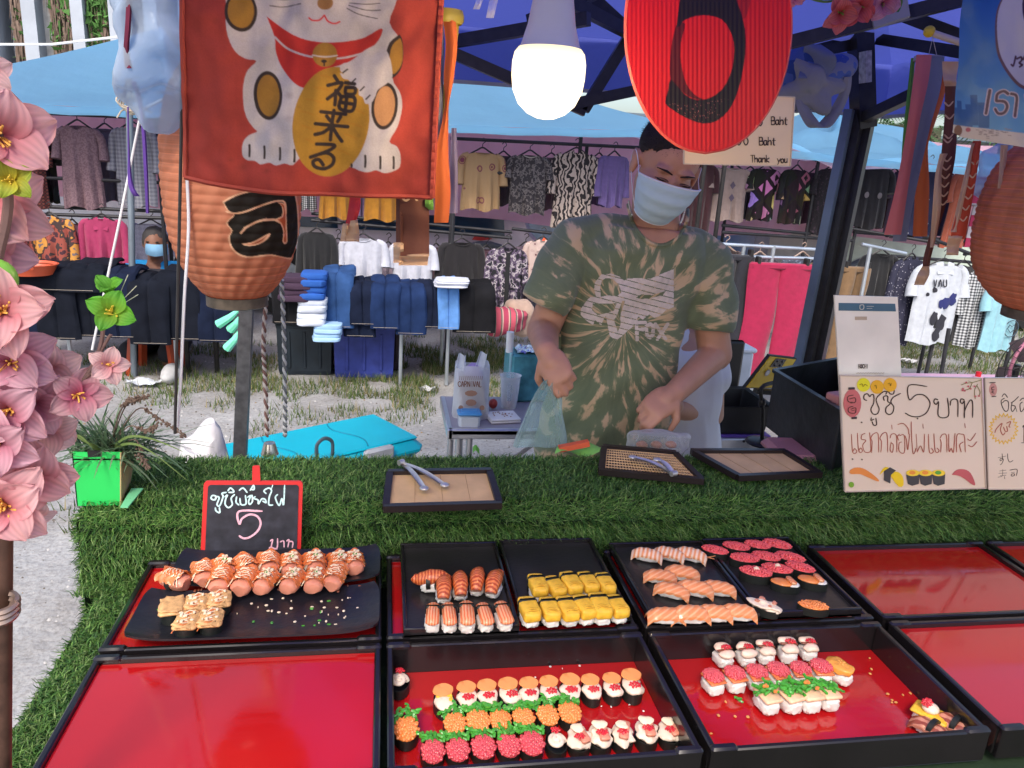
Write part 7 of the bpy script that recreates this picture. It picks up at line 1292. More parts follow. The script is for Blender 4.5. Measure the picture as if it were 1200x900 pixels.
def flower(parent, px, Y, r, face, n_=6, c0=(.62, .1, .16), c1=(.7, .36, .33), stam=(.75, .4, .08), curl=.5, ns=16, name='flower', tilt0=.35, spin=None, clip=None):
    c = PY(*px, Y) if len(px) == 2 else np.array(px); face = np.array(face, float); face /= np.linalg.norm(face); a_ = np.cross(face, (.1, .2, 1)); a_ /= np.linalg.norm(a_); b_ = np.cross(face, a_)
    f = bpy.data.objects.new(name, None); col.objects.link(f); f.parent = parent; f.location = (c-wloc(parent)).tolist(); off = c; sp = rng.random()*6 if spin is None else spin
    m_ = attrmat('petal_cloth', .6, bump=.25, bs=500, trans=.35)
    for k in range(n_):
        ang = sp+2*math.pi*k/n_+(.5 if k % 2 else 0)*(n_ > 6); inner = k % 2; d = a_*math.cos(ang)+b_*math.sin(ang)+face*(tilt0+.35*inner*(n_ > 5)); P, Cc = petal(None, c+face*.002*inner, d, face, r*(1-.12*inner+.1*rng.random()), r*(.72+.15*rng.random()), curl*(.6+.8*rng.random()), np.array(c0)*(.85+.3*rng.random()), np.array(c1)*(.88+.2*rng.random()))
        link('petal', gridmesh('petal', P-off, m_, Cc), f)
    mb = MB()
    for k in range(ns):
        d = face*1.0+rng.normal(size=3)*.42; d /= np.linalg.norm(d); e_ = c+d*r*(.28+.22*rng.random()); mb.tube([c, (c+e_)/2+rng.normal(size=3)*.001, e_], .0006+r*.006, 4); mb.blob(e_, (r*.022,)*3, nu=6, nv=4)
    if ns: mb.part('stamens', mat('stamen_%d' % int(stam[1]*100), stam, .6), f)
    return f
FYd = .68
t = thing('blossom_garland', 'tall pole wound with artificial pink magnolia blossoms at the left edge', 'artificial flowers', PY(8, 890, FYd)); B0 = PY(1, 900, FYd+.02); t.location = (float(B0[0]), float(B0[1]), 0)
MB().tube([(B0[0], B0[1], 0), B0, PY(2, 600, FYd+.04), PY(-20, 300, FYd+.05), PY(-70, -20, FYd+.06)], .0095, 14).part('pole', mat('brown_pole', (.09, .045, .03), .45, .2, var=.4, vs=40), t)
for k in range(3): MB().tube([PY(2, 707+k*6, FYd+.02)+np.array([.0125*math.cos(a), .0125*math.sin(a), .003*math.sin(a)]) for a in np.linspace(0, 6.28, 20)], .0035, 6).part('wire_ring', mat('copper_wire', (.35, .25, .2), .35, .8), t)
PKA, PKB, PKC = ((.58, .1, .15), (.76, .42, .42)), ((.5, .1, .19), (.7, .4, .46)), ((.6, .22, .24), (.76, .5, .48))
for (px, dY, rp_, fc, n_, cc_, ns) in (((2, 158), .0, 72, (.9, -1, .1), 6, PKA, 14), ((-12, 245), .02, 78, (.5, -1, .2), 7, PKA, 8), ((-8, 290), .03, 62, (.4, -1, .0), 6, PKB, 0), ((12, 366), -.03, 68, (.25, -1, .35), 8, PKA, 30), ((20, 425), -.01, 64, (.3, -1, .4), 7, PKB, 12), ((58, 432), .02, 50, (.8, -1, .1), 6, PKC, 0), ((50, 470), .0, 52, (.5, -1, -.1), 6, PKB, 0), ((92, 462), -.0, 44, (.6, -1, .2), 5, ((.55, .08, .2), (.6, .34, .36)), 6), ((128, 428), -.01, 30, (.5, -1, .3), 5, PKC, 8), ((20, 478), -.02, 60, (.2, -1, .1), 7, PKB, 10), ((60, 500), .03, 48, (.9, -1, -.2), 6, PKC, 0), ((10, 515), -.03, 56, (.1, -1, 0), 6, PKB, 10), ((45, 555), .0, 62, (.6, -1, .1), 7, PKA, 10), ((15, 590), -.04, 68, (.3, -1, .2), 8, PKA, 30), ((40, 600), .02, 40, (.7, -1, -.6), 5, PKC, 0), ((-15, 90), .03, 40, (.8, -1, .3), 6, PKC, 6), ((-15, 560), .02, 60, (.2, -1, 0), 6, PKB, 0), ((-20, 200), .03, 60, (.2, -1, 0), 6, PKB, 0)):
    Yq = FYd+dY; r = rp_/F*Yq*.84; px = (px[0]-(9 if px[0] < 70 else 2), px[1]); flower(t, px, Yq, r, fc, n_, *cc_, ns=ns)
for (pts, rr_) in (([(40, 520), (60, 485), (85, 455), (105, 438)], .0022), ([(85, 458), (105, 435), (118, 405), (121, 382)], .0018), ([(105, 438), (125, 435), (128, 430)], .0015), ([(98, 445), (118, 412), (126, 398), (130, 392)], .0014), ([(20, 500), (10, 420), (-5, 330), (10, 240), (0, 150)], .004)): MB().tube(cat_rom([PY(*p, FYd) for p in pts], 5), rr_, 7).part('twig', mat('twig_brown', (.16, .09, .08), .8, bump=.5, bs=200), t)
flower(t, (131, 366), FYd-.01, 30/F*FYd, (.2, -1, .4), 4, (.25, .4, .03), (.12, .42, .03), stam=(.75, .55, .05), ns=12, name='green_bud', tilt0=.5); flower(t, (129, 345), FYd, 24/F*FYd, (.0, -.6, 1), 3, (.15, .4, .03), (.14, .45, .04), ns=0, name='green_bud', tilt0=1.2)
flower(t, (12, 213), FYd-.01, 26/F*FYd, (.3, -1, .3), 5, (.6, .45, .03), (.35, .45, .04), stam=(.7, .5, .05), ns=12, name='yellow_flower', tilt0=.5)
MB().blob(PY(-2, 326, FYd-.03), (.014, .012, .015), nz=.05).part('green_fruit', mat('green_fruit', (.18, .42, .05), .4), t)
for q in (((128, 345), (118, 330)), ((137, 352), (150, 322)), ((140, 355), (160, 335)), ((141, 358), (162, 345))): MB().tube([PY(*q[0], FYd), PY(*q[1], FYd)], .0004, 4).part('filament', mat('pale_filament', (.5, .5, .35), .6), t)
t = thing('blossom_garland', 'red and pink artificial blossoms peeking in at the top right of the gazebo frame', 'artificial flowers', PY(1000, -20, 1.3))
for (px, r, cc_) in (((983, 14), 22, ((.6, .06, .07), (.75, .2, .18))), ((1004, 8), 22, ((.6, .05, .07), (.72, .14, .14))), ((1033, 3), 20, ((.6, .1, .2), (.75, .36, .42))), ((931, -4), 12, ((.6, .1, .2), (.75, .3, .35)))): flower(t, px, 1.3, r/F*1.3*1.1, (-.1, -1, -.4), 7, *cc_, ns=8, stam=(.2, .35, .05))
MB().tube(cat_rom([PY(925, -12, 1.31), PY(965, 2, 1.31), PY(1000, -6, 1.31), PY(1050, -10, 1.31)], 5), .002, 6).part('twig', mat('green_twig', (.1, .2, .04), .7), t); strip('leaf', [(1052, -8, 5), (1055, 2, 6), (1052, 14, 3)], 1.31, R_gn, t)

# ================================================================ THE SELLER
M_skin = mat('skin_tan', (.5, .245, .16), .5, var=.08, vs=20, sss=.12, bump=.06, bs=300)
def hand(mb, wr, d, pn, side, curl=.9, k=1.):
    """palm plus four fingers and a thumb; d fingers' direction, pn palm normal (towards what is held)"""
    wr = np.array(wr, float); d = np.array(d, float); d /= np.linalg.norm(d); pn = np.array(pn, float); pn -= d*np.dot(pn, d); pn /= np.linalg.norm(pn); s_ = np.cross(d, pn)*side
    M = np.stack([s_, pn, d], 1); mb.blob(wr+d*.045*k, (.042*k, .017*k, .052*k), e=.75, M=M); capsule(mb, wr-d*.01*k, wr+d*.03*k, .026*k, .028*k)
    for i, (o_, L, r_) in enumerate(((.030, .072, .0092), (.011, .08, .0095), (-.009, .075, .0092), (-.028, .06, .0082))):
        p = wr+d*.088*k+s_*o_*k-d*.004*abs(i-1); a = curl*(.35+.1*i)
        for L_, rr in ((.45, 1), (.3, .93), (.25, .84)):
            dd = d*math.cos(a)+pn*math.sin(a); q = p+dd*L*L_*k; capsule(mb, p, q, r_*rr*k, r_*rr*.94*k, 10, 4); p = q; a += curl*.75
    p = wr+d*.022*k+s_*.03*k; dd = (s_*.75+d*.5+pn*.35*curl); dd /= np.linalg.norm(dd); q = p+dd*.036*k; capsule(mb, p, q, .0135*k, .011*k); d3 = dd*.35+d*.75+pn*.55*curl; d3 /= np.linalg.norm(d3); capsule(mb, q, q+d3*.03*k, .011*k, .0085*k)
SY = 1.9
sel = thing('person', 'young man in green and tan tie dye T-shirt and blue mask leaning over the table', 'person', (PY(700, 560, SY+.1)[0], SY+.08, 0))
S = lambda x, y, Y=SY: PY(x, y, Y)
hc = S(781, 199, SY-.05); nk = S(768, 262, SY+.02); chest = S(752, 330, SY+.04); waist = S(712, 480, SY+.07); hip = S(703, 560, SY+.1)
# head frame: turned a little to the right and bent down
fw = np.array([-.14, -1, -.5]); fw /= np.linalg.norm(fw); up = np.array([.2, 0, 1.]); up -= fw*np.dot(up, fw); up /= np.linalg.norm(up); rt = np.cross(fw, up); HM = np.stack([rt, -fw, up], 1)
hd_ = lambda x, y, z: hc+HM @ np.array([x, y, z])      # x right of the picture, y back, z up
if (HM @ np.array([1, 0, 0]))[0] < 0: HM[:, 0] *= -1
b = MB()
b.blob(hd_(0, .02, .035), (.074, .09, .082), M=HM, nu=28, nv=18); b.blob(hd_(0, -.02, -.035), (.064, .07, .075), e=.9, M=HM, nu=28, nv=18); b.blob(hd_(0, -.03, -.085), (.036, .042, .03), M=HM)
b.blob(hd_(0, -.076, -.004), (.011, .012, .024), M=HM); b.blob(hd_(0, -.09, -.022), (.017, .014, .012), M=HM)
for s_ in (-1, 1):
    b.blob(hd_(s_*.028, -.066, .03), (.024, .014, .009), M=HM); b.blob(hd_(s_*.04, -.05, -.02), (.024, .028, .022), M=HM); b.blob(hd_(s_*.077, .015, -.008), (.009, .02, .033), M=HM); b.blob(hd_(s_*.083, .02, .008), (.006, .017, .017), M=HM)
capsule(b, hd_(0, .03, -.05), nk+(0, .01, -.02), .056, .062, 20); capsule(b, nk, chest+(0, .04, 0), .062, .085, 20); capsule(b, chest+(0, .04, 0), waist+(0, .03, 0), .085, .09, 20); capsule(b, waist+(0, .03, 0), hip, .09, .12, 20)
shL, shR = S(668, 288, SY+.03), S(832, 312, SY+.03)
capsule(b, nk+(-.01, .05, -.05), shL+(.03, .02, -.02), .04, .042); capsule(b, nk+(.01, .05, -.05), shR+(-.02, .02, -.02), .04, .042)
eL, hL = S(636, 388, SY+.02), S(641, 412, SY-.19); eR, hR = S(838, 415, SY+.02), S(790, 461, SY-.14)
capsule(b, shL+(.02, .01, -.02), eL, .046, .043, 16); capsule(b, eL, hL, .042, .028, 16); capsule(b, shR+(-.01, .01, -.02), eR, .046, .046, 16); capsule(b, eR, hR, .043, .029, 16)
hand(b, hL+(0, -.004, -.004), (.25, -.5, -.45), (.5, .75, -.5), -1, 1.75, .9); hand(b, hR+(-.004, -.004, 0), (-.72, -.35, -.38), (-.1, .55, -.8), 1, 1.35, .95)
for s_ in (-1, 1): capsule(b, hip+(s_*.09, 0, 0), (hip[0]+s_*.11, SY+.06, .48), .085, .06); capsule(b, (hip[0]+s_*.11, SY+.06, .48), (hip[0]+s_*.12, SY+.12, .1), .055, .042); capsule(b, (hip[0]+s_*.12, SY+.12, .04), (hip[0]+s_*.13, SY-.05, .035), .04, .035)
link('body', remesh(b, 'body', M_skin, .0042, 5, wloc(sel)), sel)
# hair: close cropped sides, fuller top
q = MB(); q.blob(hd_(0, .028, .045), (.081, .091, .083), M=HM, nu=40, nv=28, nz=.03, fr=60)
hv = remesh(q, 'hair', mat('black_hair', (.02, .014, .012), .75, bump=.9, bs=260, spec=.3), .004, 2, wloc(sel), fn=lambda v, o: v); 
bm = bmesh.new(); bm.from_mesh(hv); HMi = HM.T; L0 = wloc(sel)
dl = []
for v in bm.verts:
    p = HMi @ (np.array(v.co)+L0-hc)
    lim = .052 if p[1] < -.03 else (.052-(p[1]+.03)*1.05)
    if p[2] < lim-.003*math.sin(p[0]*90): dl.append(v)
bmesh.ops.delete(bm, geom=dl, context='VERTS'); bm.to_mesh(hv); bm.free(); link('hair', hv, sel)
V = []; Fc = []
for k in range(2600):                                    # short strands so that the outline is not smooth
    a = rng.random()*6.28; z = rng.random(); r_ = math.sqrt(1-z*z); pl_ = np.array([.081*r_*math.cos(a), .028+.091*r_*math.sin(a), .045+.083*z]); lim = .054 if pl_[1] < -.03 else .054-(pl_[1]+.03)*1.05
    if pl_[2] < lim: continue
    n_ = np.array([r_*math.cos(a), r_*math.sin(a), z]); d = n_+rng.normal(size=3)*.35; L = .006+.006*rng.random()*z; w_ = .0006; s_ = np.cross(d, (0, 0, 1.)); s_ /= np.linalg.norm(s_)+1e-6; P = [hc+HM @ (pl_-s_*w_-n_*.001), hc+HM @ (pl_+s_*w_-n_*.001), hc+HM @ (pl_+d*L)]; i0 = len(V); V += [p-L0 for p in P]; Fc.append((i0, i0+1, i0+2))
o = link('hair_strands', nmesh('hair_strands', V, Fc, _m['black_hair']), sel); o['kind'] = 'stuff'
for s_ in (-1, 1):
    MB().blob(hd_(s_*.029, -.086, .0125), (.0145, .005, .0035), M=HM).part('eye', mat('eye_dark', (.025, .015, .01), .25), sel); MB().tube([hd_(s_*.014, -.089, .012), hd_(s_*.029, -.0925, .0165), hd_(s_*.046, -.082, .012)], .0016, 5).part('eyelid', mat('lid_skin', (.2, .09, .06), .6), sel)
    mb = MB(); mb.tube([hd_(s_*.01, -.083, .028), hd_(s_*.026, -.085, .034), hd_(s_*.048, -.071, .031)], [.0016, .0028, .001], 6); mb.part('eyebrow', mat('black_hair', (.02,)*3), sel)
# mask
def mf(u, v):
    a = (u-.5)*2; ww = .074*(1-.38*v**1.5); x = ww*math.sin(a*1.35)/math.sin(1.35)*1.06; bul = .04*(1-a*a)*math.sin(math.pi*min(1, .25+.7*v))**.8; y = -.052-.032*math.cos(a*1.35)-bul*.75+.012*v*v; z = .001-.098*v+(1-a*a)*.012*(1-v)-.01*(1-a*a)*v; pl = .0016*math.sin(v*math.pi*7)
    return hd_(x, y-pl, z)
mb = MB(); mb.grid(mf, 30, 26); mb.grid(lambda u, v: mf(u, v)+HM @ np.array([0, .002, 0]), 30, 26); mb.part('mask_panel', mat('mask_pale_blue', (.5, .66, .75), .85, bump=.3, bs=120, var=.05), sel)
mb = MB(); mb.tube([mf(u, .0) for u in np.linspace(0, 1, 20)], .0022, 6).tube([mf(u, 1.) for u in np.linspace(0, 1, 20)], .0018, 6); mb.part('mask_edge', mat('mask_white', (.75, .78, .8), .8), sel)
for s_, u in ((-1, 0), (1, 1)): MB().tube(cat_rom([mf(u, .05), hd_(s_*.078, -.02, .006), hd_(s_*.086, .018, .02), hd_(s_*.084, .03, -.01), hd_(s_*.074, -.02, -.045), mf(u, .92)], 5), .0011, 5).part('ear_loop', mat('mask_white', (.75,)*3), sel)
# shirt
sh = MB(); rings = [((703, 545), .19, .13, .11), ((707, 500), .182, .125, .09), ((718, 440), .17, .12, .07), ((731, 380), .168, .12, .06), ((742, 330), .178, .12, .05), ((750, 292), .18, .11, .035), ((762, 266), .125, .085, .03)]
P = []
for (px, rx, ry, dy) in rings:
    c = S(*px, SY+dy); P.append([(c[0]+rx*math.copysign(abs(math.cos(a))**.8, math.cos(a)), c[1]+ry*math.copysign(abs(math.sin(a))**.85, math.sin(a)), c[2]+.03*math.cos(a)*(-.4)) for a in np.linspace(0, 2*math.pi, 41)[:-1]])
v = [p for r_ in P for p in r_]; n_ = 40; f = [(i*n_+j, i*n_+(j+1) % n_, (i+1)*n_+(j+1) % n_, (i+1)*n_+j) for i in range(len(P)-1) for j in range(n_)]+[tuple(range(n_-1, -1, -1)), tuple(range((len(P)-1)*n_, len(P)*n_))]; sh.add(v, f)
capsule(sh, S(748, 272, SY+.04), S(672, 281, SY+.04), .052, .062, 18); capsule(sh, S(785, 280, SY+.04), S(826, 306, SY+.04), .05, .06, 18)
capsule(sh, S(670, 288, SY+.035), S(641, 345, SY+.0), .064, .07, 20, 5); capsule(sh, S(826, 312, SY+.03), S(836, 372, SY+.01), .064, .07, 20, 5)
tiec = S(735, 400, SY-.1)
def shape_shirt(v, o):
    out = v.astype(np.float64).copy(); no = np.zeros(len(v)*3, np.float32); o.vertices.foreach_get('normal', no); no = no.reshape(-1, 3); pr_ = np.array([prj(p) for p in out])
    # cut hems: sleeves and bottom are pulled flat so that they end in an edge
    for (a, b_) in (((612, 345), (658, 368)), ((806, 388), (870, 391))):
        A = np.array(a, float); B = np.array(b_, float); nrm_ = np.array([-(B-A)[1], (B-A)[0]]); nrm_ /= np.linalg.norm(nrm_); nrm_ = nrm_ if nrm_[1] > 0 else -nrm_
        m = ((pr_-A) @ nrm_ > 0) & (pr_[:, 0] > A[0]-14) & (pr_[:, 0] < B[0]+10) & (pr_[:, 1] < 460)
        if a[0] > 700: m &= pr_[:, 0] > 803
        else: m &= pr_[:, 0] < 660-(pr_[:, 1]-345)*.05
        ex = ((pr_-A) @ nrm_)[m]; out[m, 2] += ex/F*SY*.93
    x, y, z = out[:, 0], out[:, 1], out[:, 2]; f_ = np.zeros(len(v))
    dx, dz = x-tiec[0], z-tiec[2]
    f_ += .0045*np.sin(dx*38+dz*14)*np.clip(-dz*4, 0, 1)+.004*np.sin((dx*.9+dz*.55)*55)*np.clip(1-np.abs(dz-.12)*4, 0, 1)+.0035*np.sin((dx*.8-dz*1.1)*48+1)
    nz_ = np.array([noise.noise(Vector((p[0]*7, p[1]*7, p[2]*4))) for p in out]); f_ += .011*nz_
    return out+no*f_[:, None]
M_tie = mat('tie_dye_cotton', (.1, .12, .06), .9, bump=.35, bs=350, sheen=.2); n = M_tie.node_tree.nodes; l = M_tie.node_tree.links; bs_ = n['Principled BSDF']
def N(t_, **k):
    q = n.new(t_)
    for a, b_ in k.items(): setattr(q, a, b_)
    return q
tc = N('ShaderNodeTexCoord'); sb = N('ShaderNodeVectorMath', operation='SUBTRACT'); sb.inputs[1].default_value = tuple(tiec-wloc(sel)+np.array([0, 0, .03])); l.new(tc.outputs['Object'], sb.inputs[0]); sp = N('ShaderNodeSeparateXYZ'); l.new(sb.outputs[0], sp.inputs[0])
at = N('ShaderNodeMath', operation='ARCTAN2'); l.new(sp.outputs[0], at.inputs[0]); l.new(sp.outputs[2], at.inputs[1]); cx_ = N('ShaderNodeCombineXYZ'); l.new(sp.outputs[0], cx_.inputs[0]); l.new(sp.outputs[2], cx_.inputs[1]); ln_ = N('ShaderNodeVectorMath', operation='LENGTH'); l.new(cx_.outputs[0], ln_.inputs[0])
m1 = N('ShaderNodeMath', operation='MULTIPLY'); m1.inputs[1].default_value = 5.2; l.new(at.outputs[0], m1.inputs[0]); m2 = N('ShaderNodeMath', operation='MULTIPLY'); m2.inputs[1].default_value = 9.; l.new(ln_.outputs['Value'], m2.inputs[0])
cb = N('ShaderNodeCombineXYZ'); l.new(m1.outputs[0], cb.inputs[0]); l.new(m2.outputs[0], cb.inputs[1]); nz1 = N('ShaderNodeTexNoise'); nz1.inputs['Scale'].default_value = 1.5; nz1.inputs['Detail'].default_value = 4; nz1.inputs['Roughness'].default_value = .55; nz1.inputs['Distortion'].default_value = .5; l.new(cb.outputs[0], nz1.inputs['Vector'])
rp = N('ShaderNodeValToRGB'); e_ = rp.color_ramp.elements; e_[0].position = .0; e_[0].color = (.09, .12, .07, 1); e_[1].position = .52; e_[1].color = (.17, .2, .11, 1)
for p_, c in ((.555, (.34, .3, .17, 1)), (.59, (.6, .42, .25, 1)), (1., (.62, .45, .27, 1))): q = e_.new(p_); q.color = c
l.new(nz1.outputs[0], rp.inputs[0]); l.new(rp.outputs[0], bs_.inputs['Base Color'])
ms = remesh(sh, 'tshirt', M_tie, .006, 4, wloc(sel), fn=shape_shirt); so_ = link('tshirt', ms, sel)
# bvh for prints on the cloth
L0 = wloc(sel); vv = np.zeros(len(ms.vertices)*3, np.float32); ms.vertices.foreach_get('co', vv); vv = vv.reshape(-1, 3)+L0; bvh = BVHTree.FromPolygons([tuple(p) for p in vv.tolist()], [tuple(p.vertices) for p in ms.polygons])
def print_on(name, canv_mask, x0, y0, x1, y1, step, m, lift=.0018):
    nx_ = int((x1-x0)/step)+1; ny_ = int((y1-y0)/step)+1; X, Y_ = np.meshgrid(np.linspace(x0, x1, nx_), np.linspace(y0, y1, ny_)); M_ = canv_mask(X, Y_); V = {}; vs = []; fs = []
    def vid(i, j):
        if (i, j) not in V:
            d = Vector(ray(X[j, i], Y_[j, i])).normalized(); h = bvh.ray_cast(Vector(C0), d)
            if h[0] is None: V[(i, j)] = None
            else: V[(i, j)] = len(vs); vs.append(np.array(h[0])+np.array(h[1])*(lift if h[1].dot(d) < 0 else -lift))
        return V[(i, j)]
    for j in range(ny_-1):
        for i in range(nx_-1):
            if M_[j, i]:
                q = [vid(i, j), vid(i+1, j), vid(i+1, j+1), vid(i, j+1)]
                if None not in q: fs.append(q)
    return link(name, nmesh(name, np.array(vs)-L0, fs, m, smooth=True), sel)
cm = Canvas(675, 305, 790, 405, 3, (0, 0, 0)); z9 = Zm(640, 300, 6.3158); zf = lambda P: [z9(p) for p in P]; W1 = (1, 1, 1); B1 = (0, 0, 0)
cm.poly(zf([(575, 180), (600, 165), (700, 160), (770, 165), (850, 130), (955, 88), (972, 130), (960, 190), (930, 215), (955, 250), (965, 320), (950, 370), (880, 400), (840, 440), (800, 455), (760, 430), (710, 470), (680, 445), (660, 480), (640, 520), (590, 560), (560, 590), (515, 622), (470, 590), (455, 520), (440, 440), (420, 470), (405, 510), (360, 470), (345, 508), (290, 470), (255, 430), (258, 390), (300, 330), (330, 300), (370, 300), (355, 240), (362, 190), (410, 130), (480, 128), (540, 150)]), W1, 0)
for P_ in ([(405, 300), (400, 230), (410, 180), (440, 160), (490, 165), (540, 220), (555, 270), (520, 295), (450, 290)], [(345, 350), (460, 350), (520, 345), (500, 400), (440, 420), (380, 435), (340, 400)], [(500, 470), (530, 560), (550, 500), (545, 440), (580, 330), (560, 330), (520, 440)], [(660, 305), (700, 280), (780, 285), (880, 255), (860, 285), (780, 305), (700, 315)]): cm.poly(zf(P_), B1, 0)
for k in range(14): y = 60+k*46; cm.line(zf([(200, y-80), (1000, y+130)]), 1.05, B1, 1)
for st in strokes('665,485 670,615;665,490 730,490;668,545 715,540;740,560 735,520 765,500 790,515 785,580 765,600 745,590 740,560;805,500 880,610;895,500 820,612'): cm.line(zf([(x, y) for x, y in st]), 4.2, W1, 1)
for y in (520, 560, 595): cm.line(zf([(650, y-14), (900, y+30)]), .9, B1, 1)
def mk_mask(X, Y_): return cm.sample(X, Y_)[..., 0] > .5
print_on('fox_head_print', mk_mask, 676, 306, 789, 404, .55, mat('cracked_white_print', (.66, .55, .48), .8, bump=.3, bs=300, var=.12, vs=90))
# collar, necklace
ck = [S(736, 240, SY-.0), S(742, 262, SY-.06), S(756, 281, SY-.095), S(774, 288, SY-.1), S(792, 280, SY-.09), S(804, 262, SY-.05), S(806, 246, SY+.02)]
def drop_(p, lift):
    h = bvh.ray_cast(Vector(C0), Vector(p-C0).normalized()); return np.array(h[0])-(np.array(p)-C0)/np.linalg.norm(np.array(p)-C0)*lift if h[0] is not None else p
cr = [drop_(p, .002) for p in cat_rom(ck, 5)]
# skin shown inside the neckline
npoly = [(737, 238), (743, 262), (757, 279), (774, 285), (791, 277), (803, 262), (805, 240), (770, 225)]
nm = Canvas(720, 215, 820, 300, 3, (0, 0, 0)); nm.poly(npoly, W1, 3)
print_on('neck_opening', lambda X, Y_: nm.sample(X, Y_)[..., 0] > .5, 722, 216, 818, 298, .8, M_skin, lift=.004)
MB().tube(cr, .005, 8).part('neckband', M_tie, sel)
ch = cat_rom([S(737, 236, SY-.02), S(740, 250, SY-.03), S(748, 262, SY-.08)], 8); 
for P_ in (ch, cat_rom([S(804, 240, SY-.02), S(800, 255, SY-.05), S(796, 264, SY-.09)], 8)):
    mb = MB()
    for i, p in enumerate([drop_(p, .006) for p in P_]): mb.blob(p, (.0028, .002, .0028), nu=6, nv=4)
    o = mb.part('necklace', mat('silver_chain', (.55, .52, .5), .3, .9), sel); o['kind'] = 'stuff'
q = MB(); [capsule(q, hip+(s_*.08, 0, .03), (hip[0]+s_*.11, SY+.07, .5), .125, .1) for s_ in (-1, 1)]; link('shorts', remesh(q, 'shorts', mat('grey_shorts', (.33, .34, .42), .9, bump=.2), .008, 4, wloc(sel)), sel)
# bag he holds
t = thing('plastic_bag', 'thin see-through plastic bag hanging from the seller\'s raised hand', 'plastic bag', S(640, 520, SY-.2)); Yg = SY-.24
def bg_(u, v):
    a = 2*math.pi*u; w0, w1 = 8, 31; cx = 646+(-14)*v**.8; ww = w0+(w1-w0)*v**.7; y = 446+78*v; k = math.copysign(abs(math.cos(a))**.8, math.cos(a)); r_ = noise.noise(Vector((math.cos(a)*2, math.sin(a)*2, v*3)))
    return PY(cx+k*ww*(1+.12*r_), y+3*r_, Yg+.045*math.sin(a)*v+.015*r_)
mb = MB(); mb.grid(bg_, 48, 26); mb.part('bag_film', film('bag_film', (.72, .86, .84), .16, .15, .15), t)
# bag of takeaway boxes before him
t = thing('food_bag', 'clear takeaway bag of orange sushi in front of the seller', 'plastic bag', PZ(770, 528, RZ)); p = PY(775, 518, 1.64); MB().blob(p, (.075, .03, .028), e=.6, nz=.35, fr=25, nu=44, nv=26).part('bag_film', film('box_film', (.85, .86, .85), .16, .1, .1), t, ang=60)
for i in range(3): MB().blob(PY(752+i*17, 521, 1.64), (.014, .012, .009), nz=.2, fr=60).part('sushi_inside', mat('dull_orange', (.6, .2, .08), .5), t)
tag(MB().grid(lambda u, v: tuple(PZ(650+u*52+6*v, 532-v*11, RZ+.015)+np.array([0, 0, .008*math.sin(u*7+v*4)])), 14, 6).part('green_packet', mat('lime_packet', (.25, .6, .12), .4), loc=PZ(675, 528, RZ)), 'lime green packet lying at the back edge of the turf before the seller', 'packet')
tag(MB().bar(PZ(655, 526, RZ+.02), PZ(690, 519, RZ+.035), .018, .012).part('orange_box', mat('orange_box', (.7, .12, .05), .5), loc=PZ(670, 524, RZ)), 'small orange packet lying on the lime green one', 'packet')
tag(MB().grid(lambda u, v: tuple(PZ(554+u*8, 531-v*7, RZ+.02)+np.array([0, 0, .006*math.sin(u*4)])), 5, 5).part('green_leaf', mat('bright_leaf', (.12, .4, .03), .5), loc=PZ(557, 530, RZ)), 'small bright green leaf standing at the back edge of the turf', 'leaf')

# ================================================================ HELPER BEHIND HIM
HYp = 2.3; S2 = lambda x, y, Y=HYp: PY(x, y, Y)
hp = thing('person', 'helper in white T-shirt sitting behind the seller, only back and elbow showing', 'person', (S2(815, 520)[0], HYp, 0)); b = MB(); hh = S2(822, 330, HYp+.05)
b.blob(hh, (.075, .09, .1)); capsule(b, hh-(0, 0, .07), S2(818, 385), .05, .055); capsule(b, S2(800, 420), S2(800, 540), .095, .11); capsule(b, S2(810, 400), S2(832, 418), .05, .05); capsule(b, S2(833, 420), S2(834, 486, HYp-.04), .046, .04); capsule(b, S2(834, 486, HYp-.04), S2(780, 478, HYp-.14), .04, .028); hand(b, S2(780, 478, HYp-.14), (-1, -.1, .1), (0, -.4, -.9), 1, .8)
capsule(b, S2(800, 400), S2(782, 422), .06, .05); capsule(b, S2(782, 422), S2(775, 480, HYp-.05), .048, .04); capsule(b, S2(775, 480, HYp-.05), S2(790, 475, HYp-.2), .04, .03)
for s_ in (-1, 1): capsule(b, S2(808, 560)+(s_*.09, 0, 0), S2(808, 575)+(s_*.12, -.35, 0), .08, .065); capsule(b, S2(808, 575)+(s_*.12, -.35, 0), (S2(808, 575)[0]+s_*.12, HYp-.3, .08), .055, .04); capsule(b, (S2(808, 575)[0]+s_*.12, HYp-.3, .04), (S2(808, 575)[0]+s_*.12, HYp-.42, .035), .04, .035)
link('body', remesh(b, 'body', mat('skin_light', (.5, .27, .18), .5, sss=.12, var=.06), .006, 4, wloc(hp)), hp)
q = MB(); q.blob(S2(800, 465), (.125, .12, .2), e=.8); capsule(q, S2(795, 398), S2(828, 412), .06, .062); capsule(q, S2(800, 430), S2(800, 545), .115, .13); capsule(q, S2(832, 418), S2(835, 444, HYp-.02), .058, .062, 16)
capsule(q, S2(790, 400), S2(780, 445), .068, .07)
def wr_(v, o):
    v = v.astype(float); return v+np.array([[.006*noise.noise(Vector((p[0]*14, p[1]*14, p[2]*9))), .008*noise.noise(Vector((p[0]*12, p[1]*9, p[2]*10+4))), 0] for p in v])
link('tshirt', remesh(q, 'tshirt', mat('white_cotton', (.68, .68, .72), .9, bump=.3, bs=200, var=.04), .007, 3, wloc(hp), fn=wr_), hp)
q = MB(); q.blob(hh+(0, .012, .015), (.084, .098, .1), flat=-.04, nz=.04, fr=30); q.part('hair', mat('black_hair', (.02,)*3), hp)
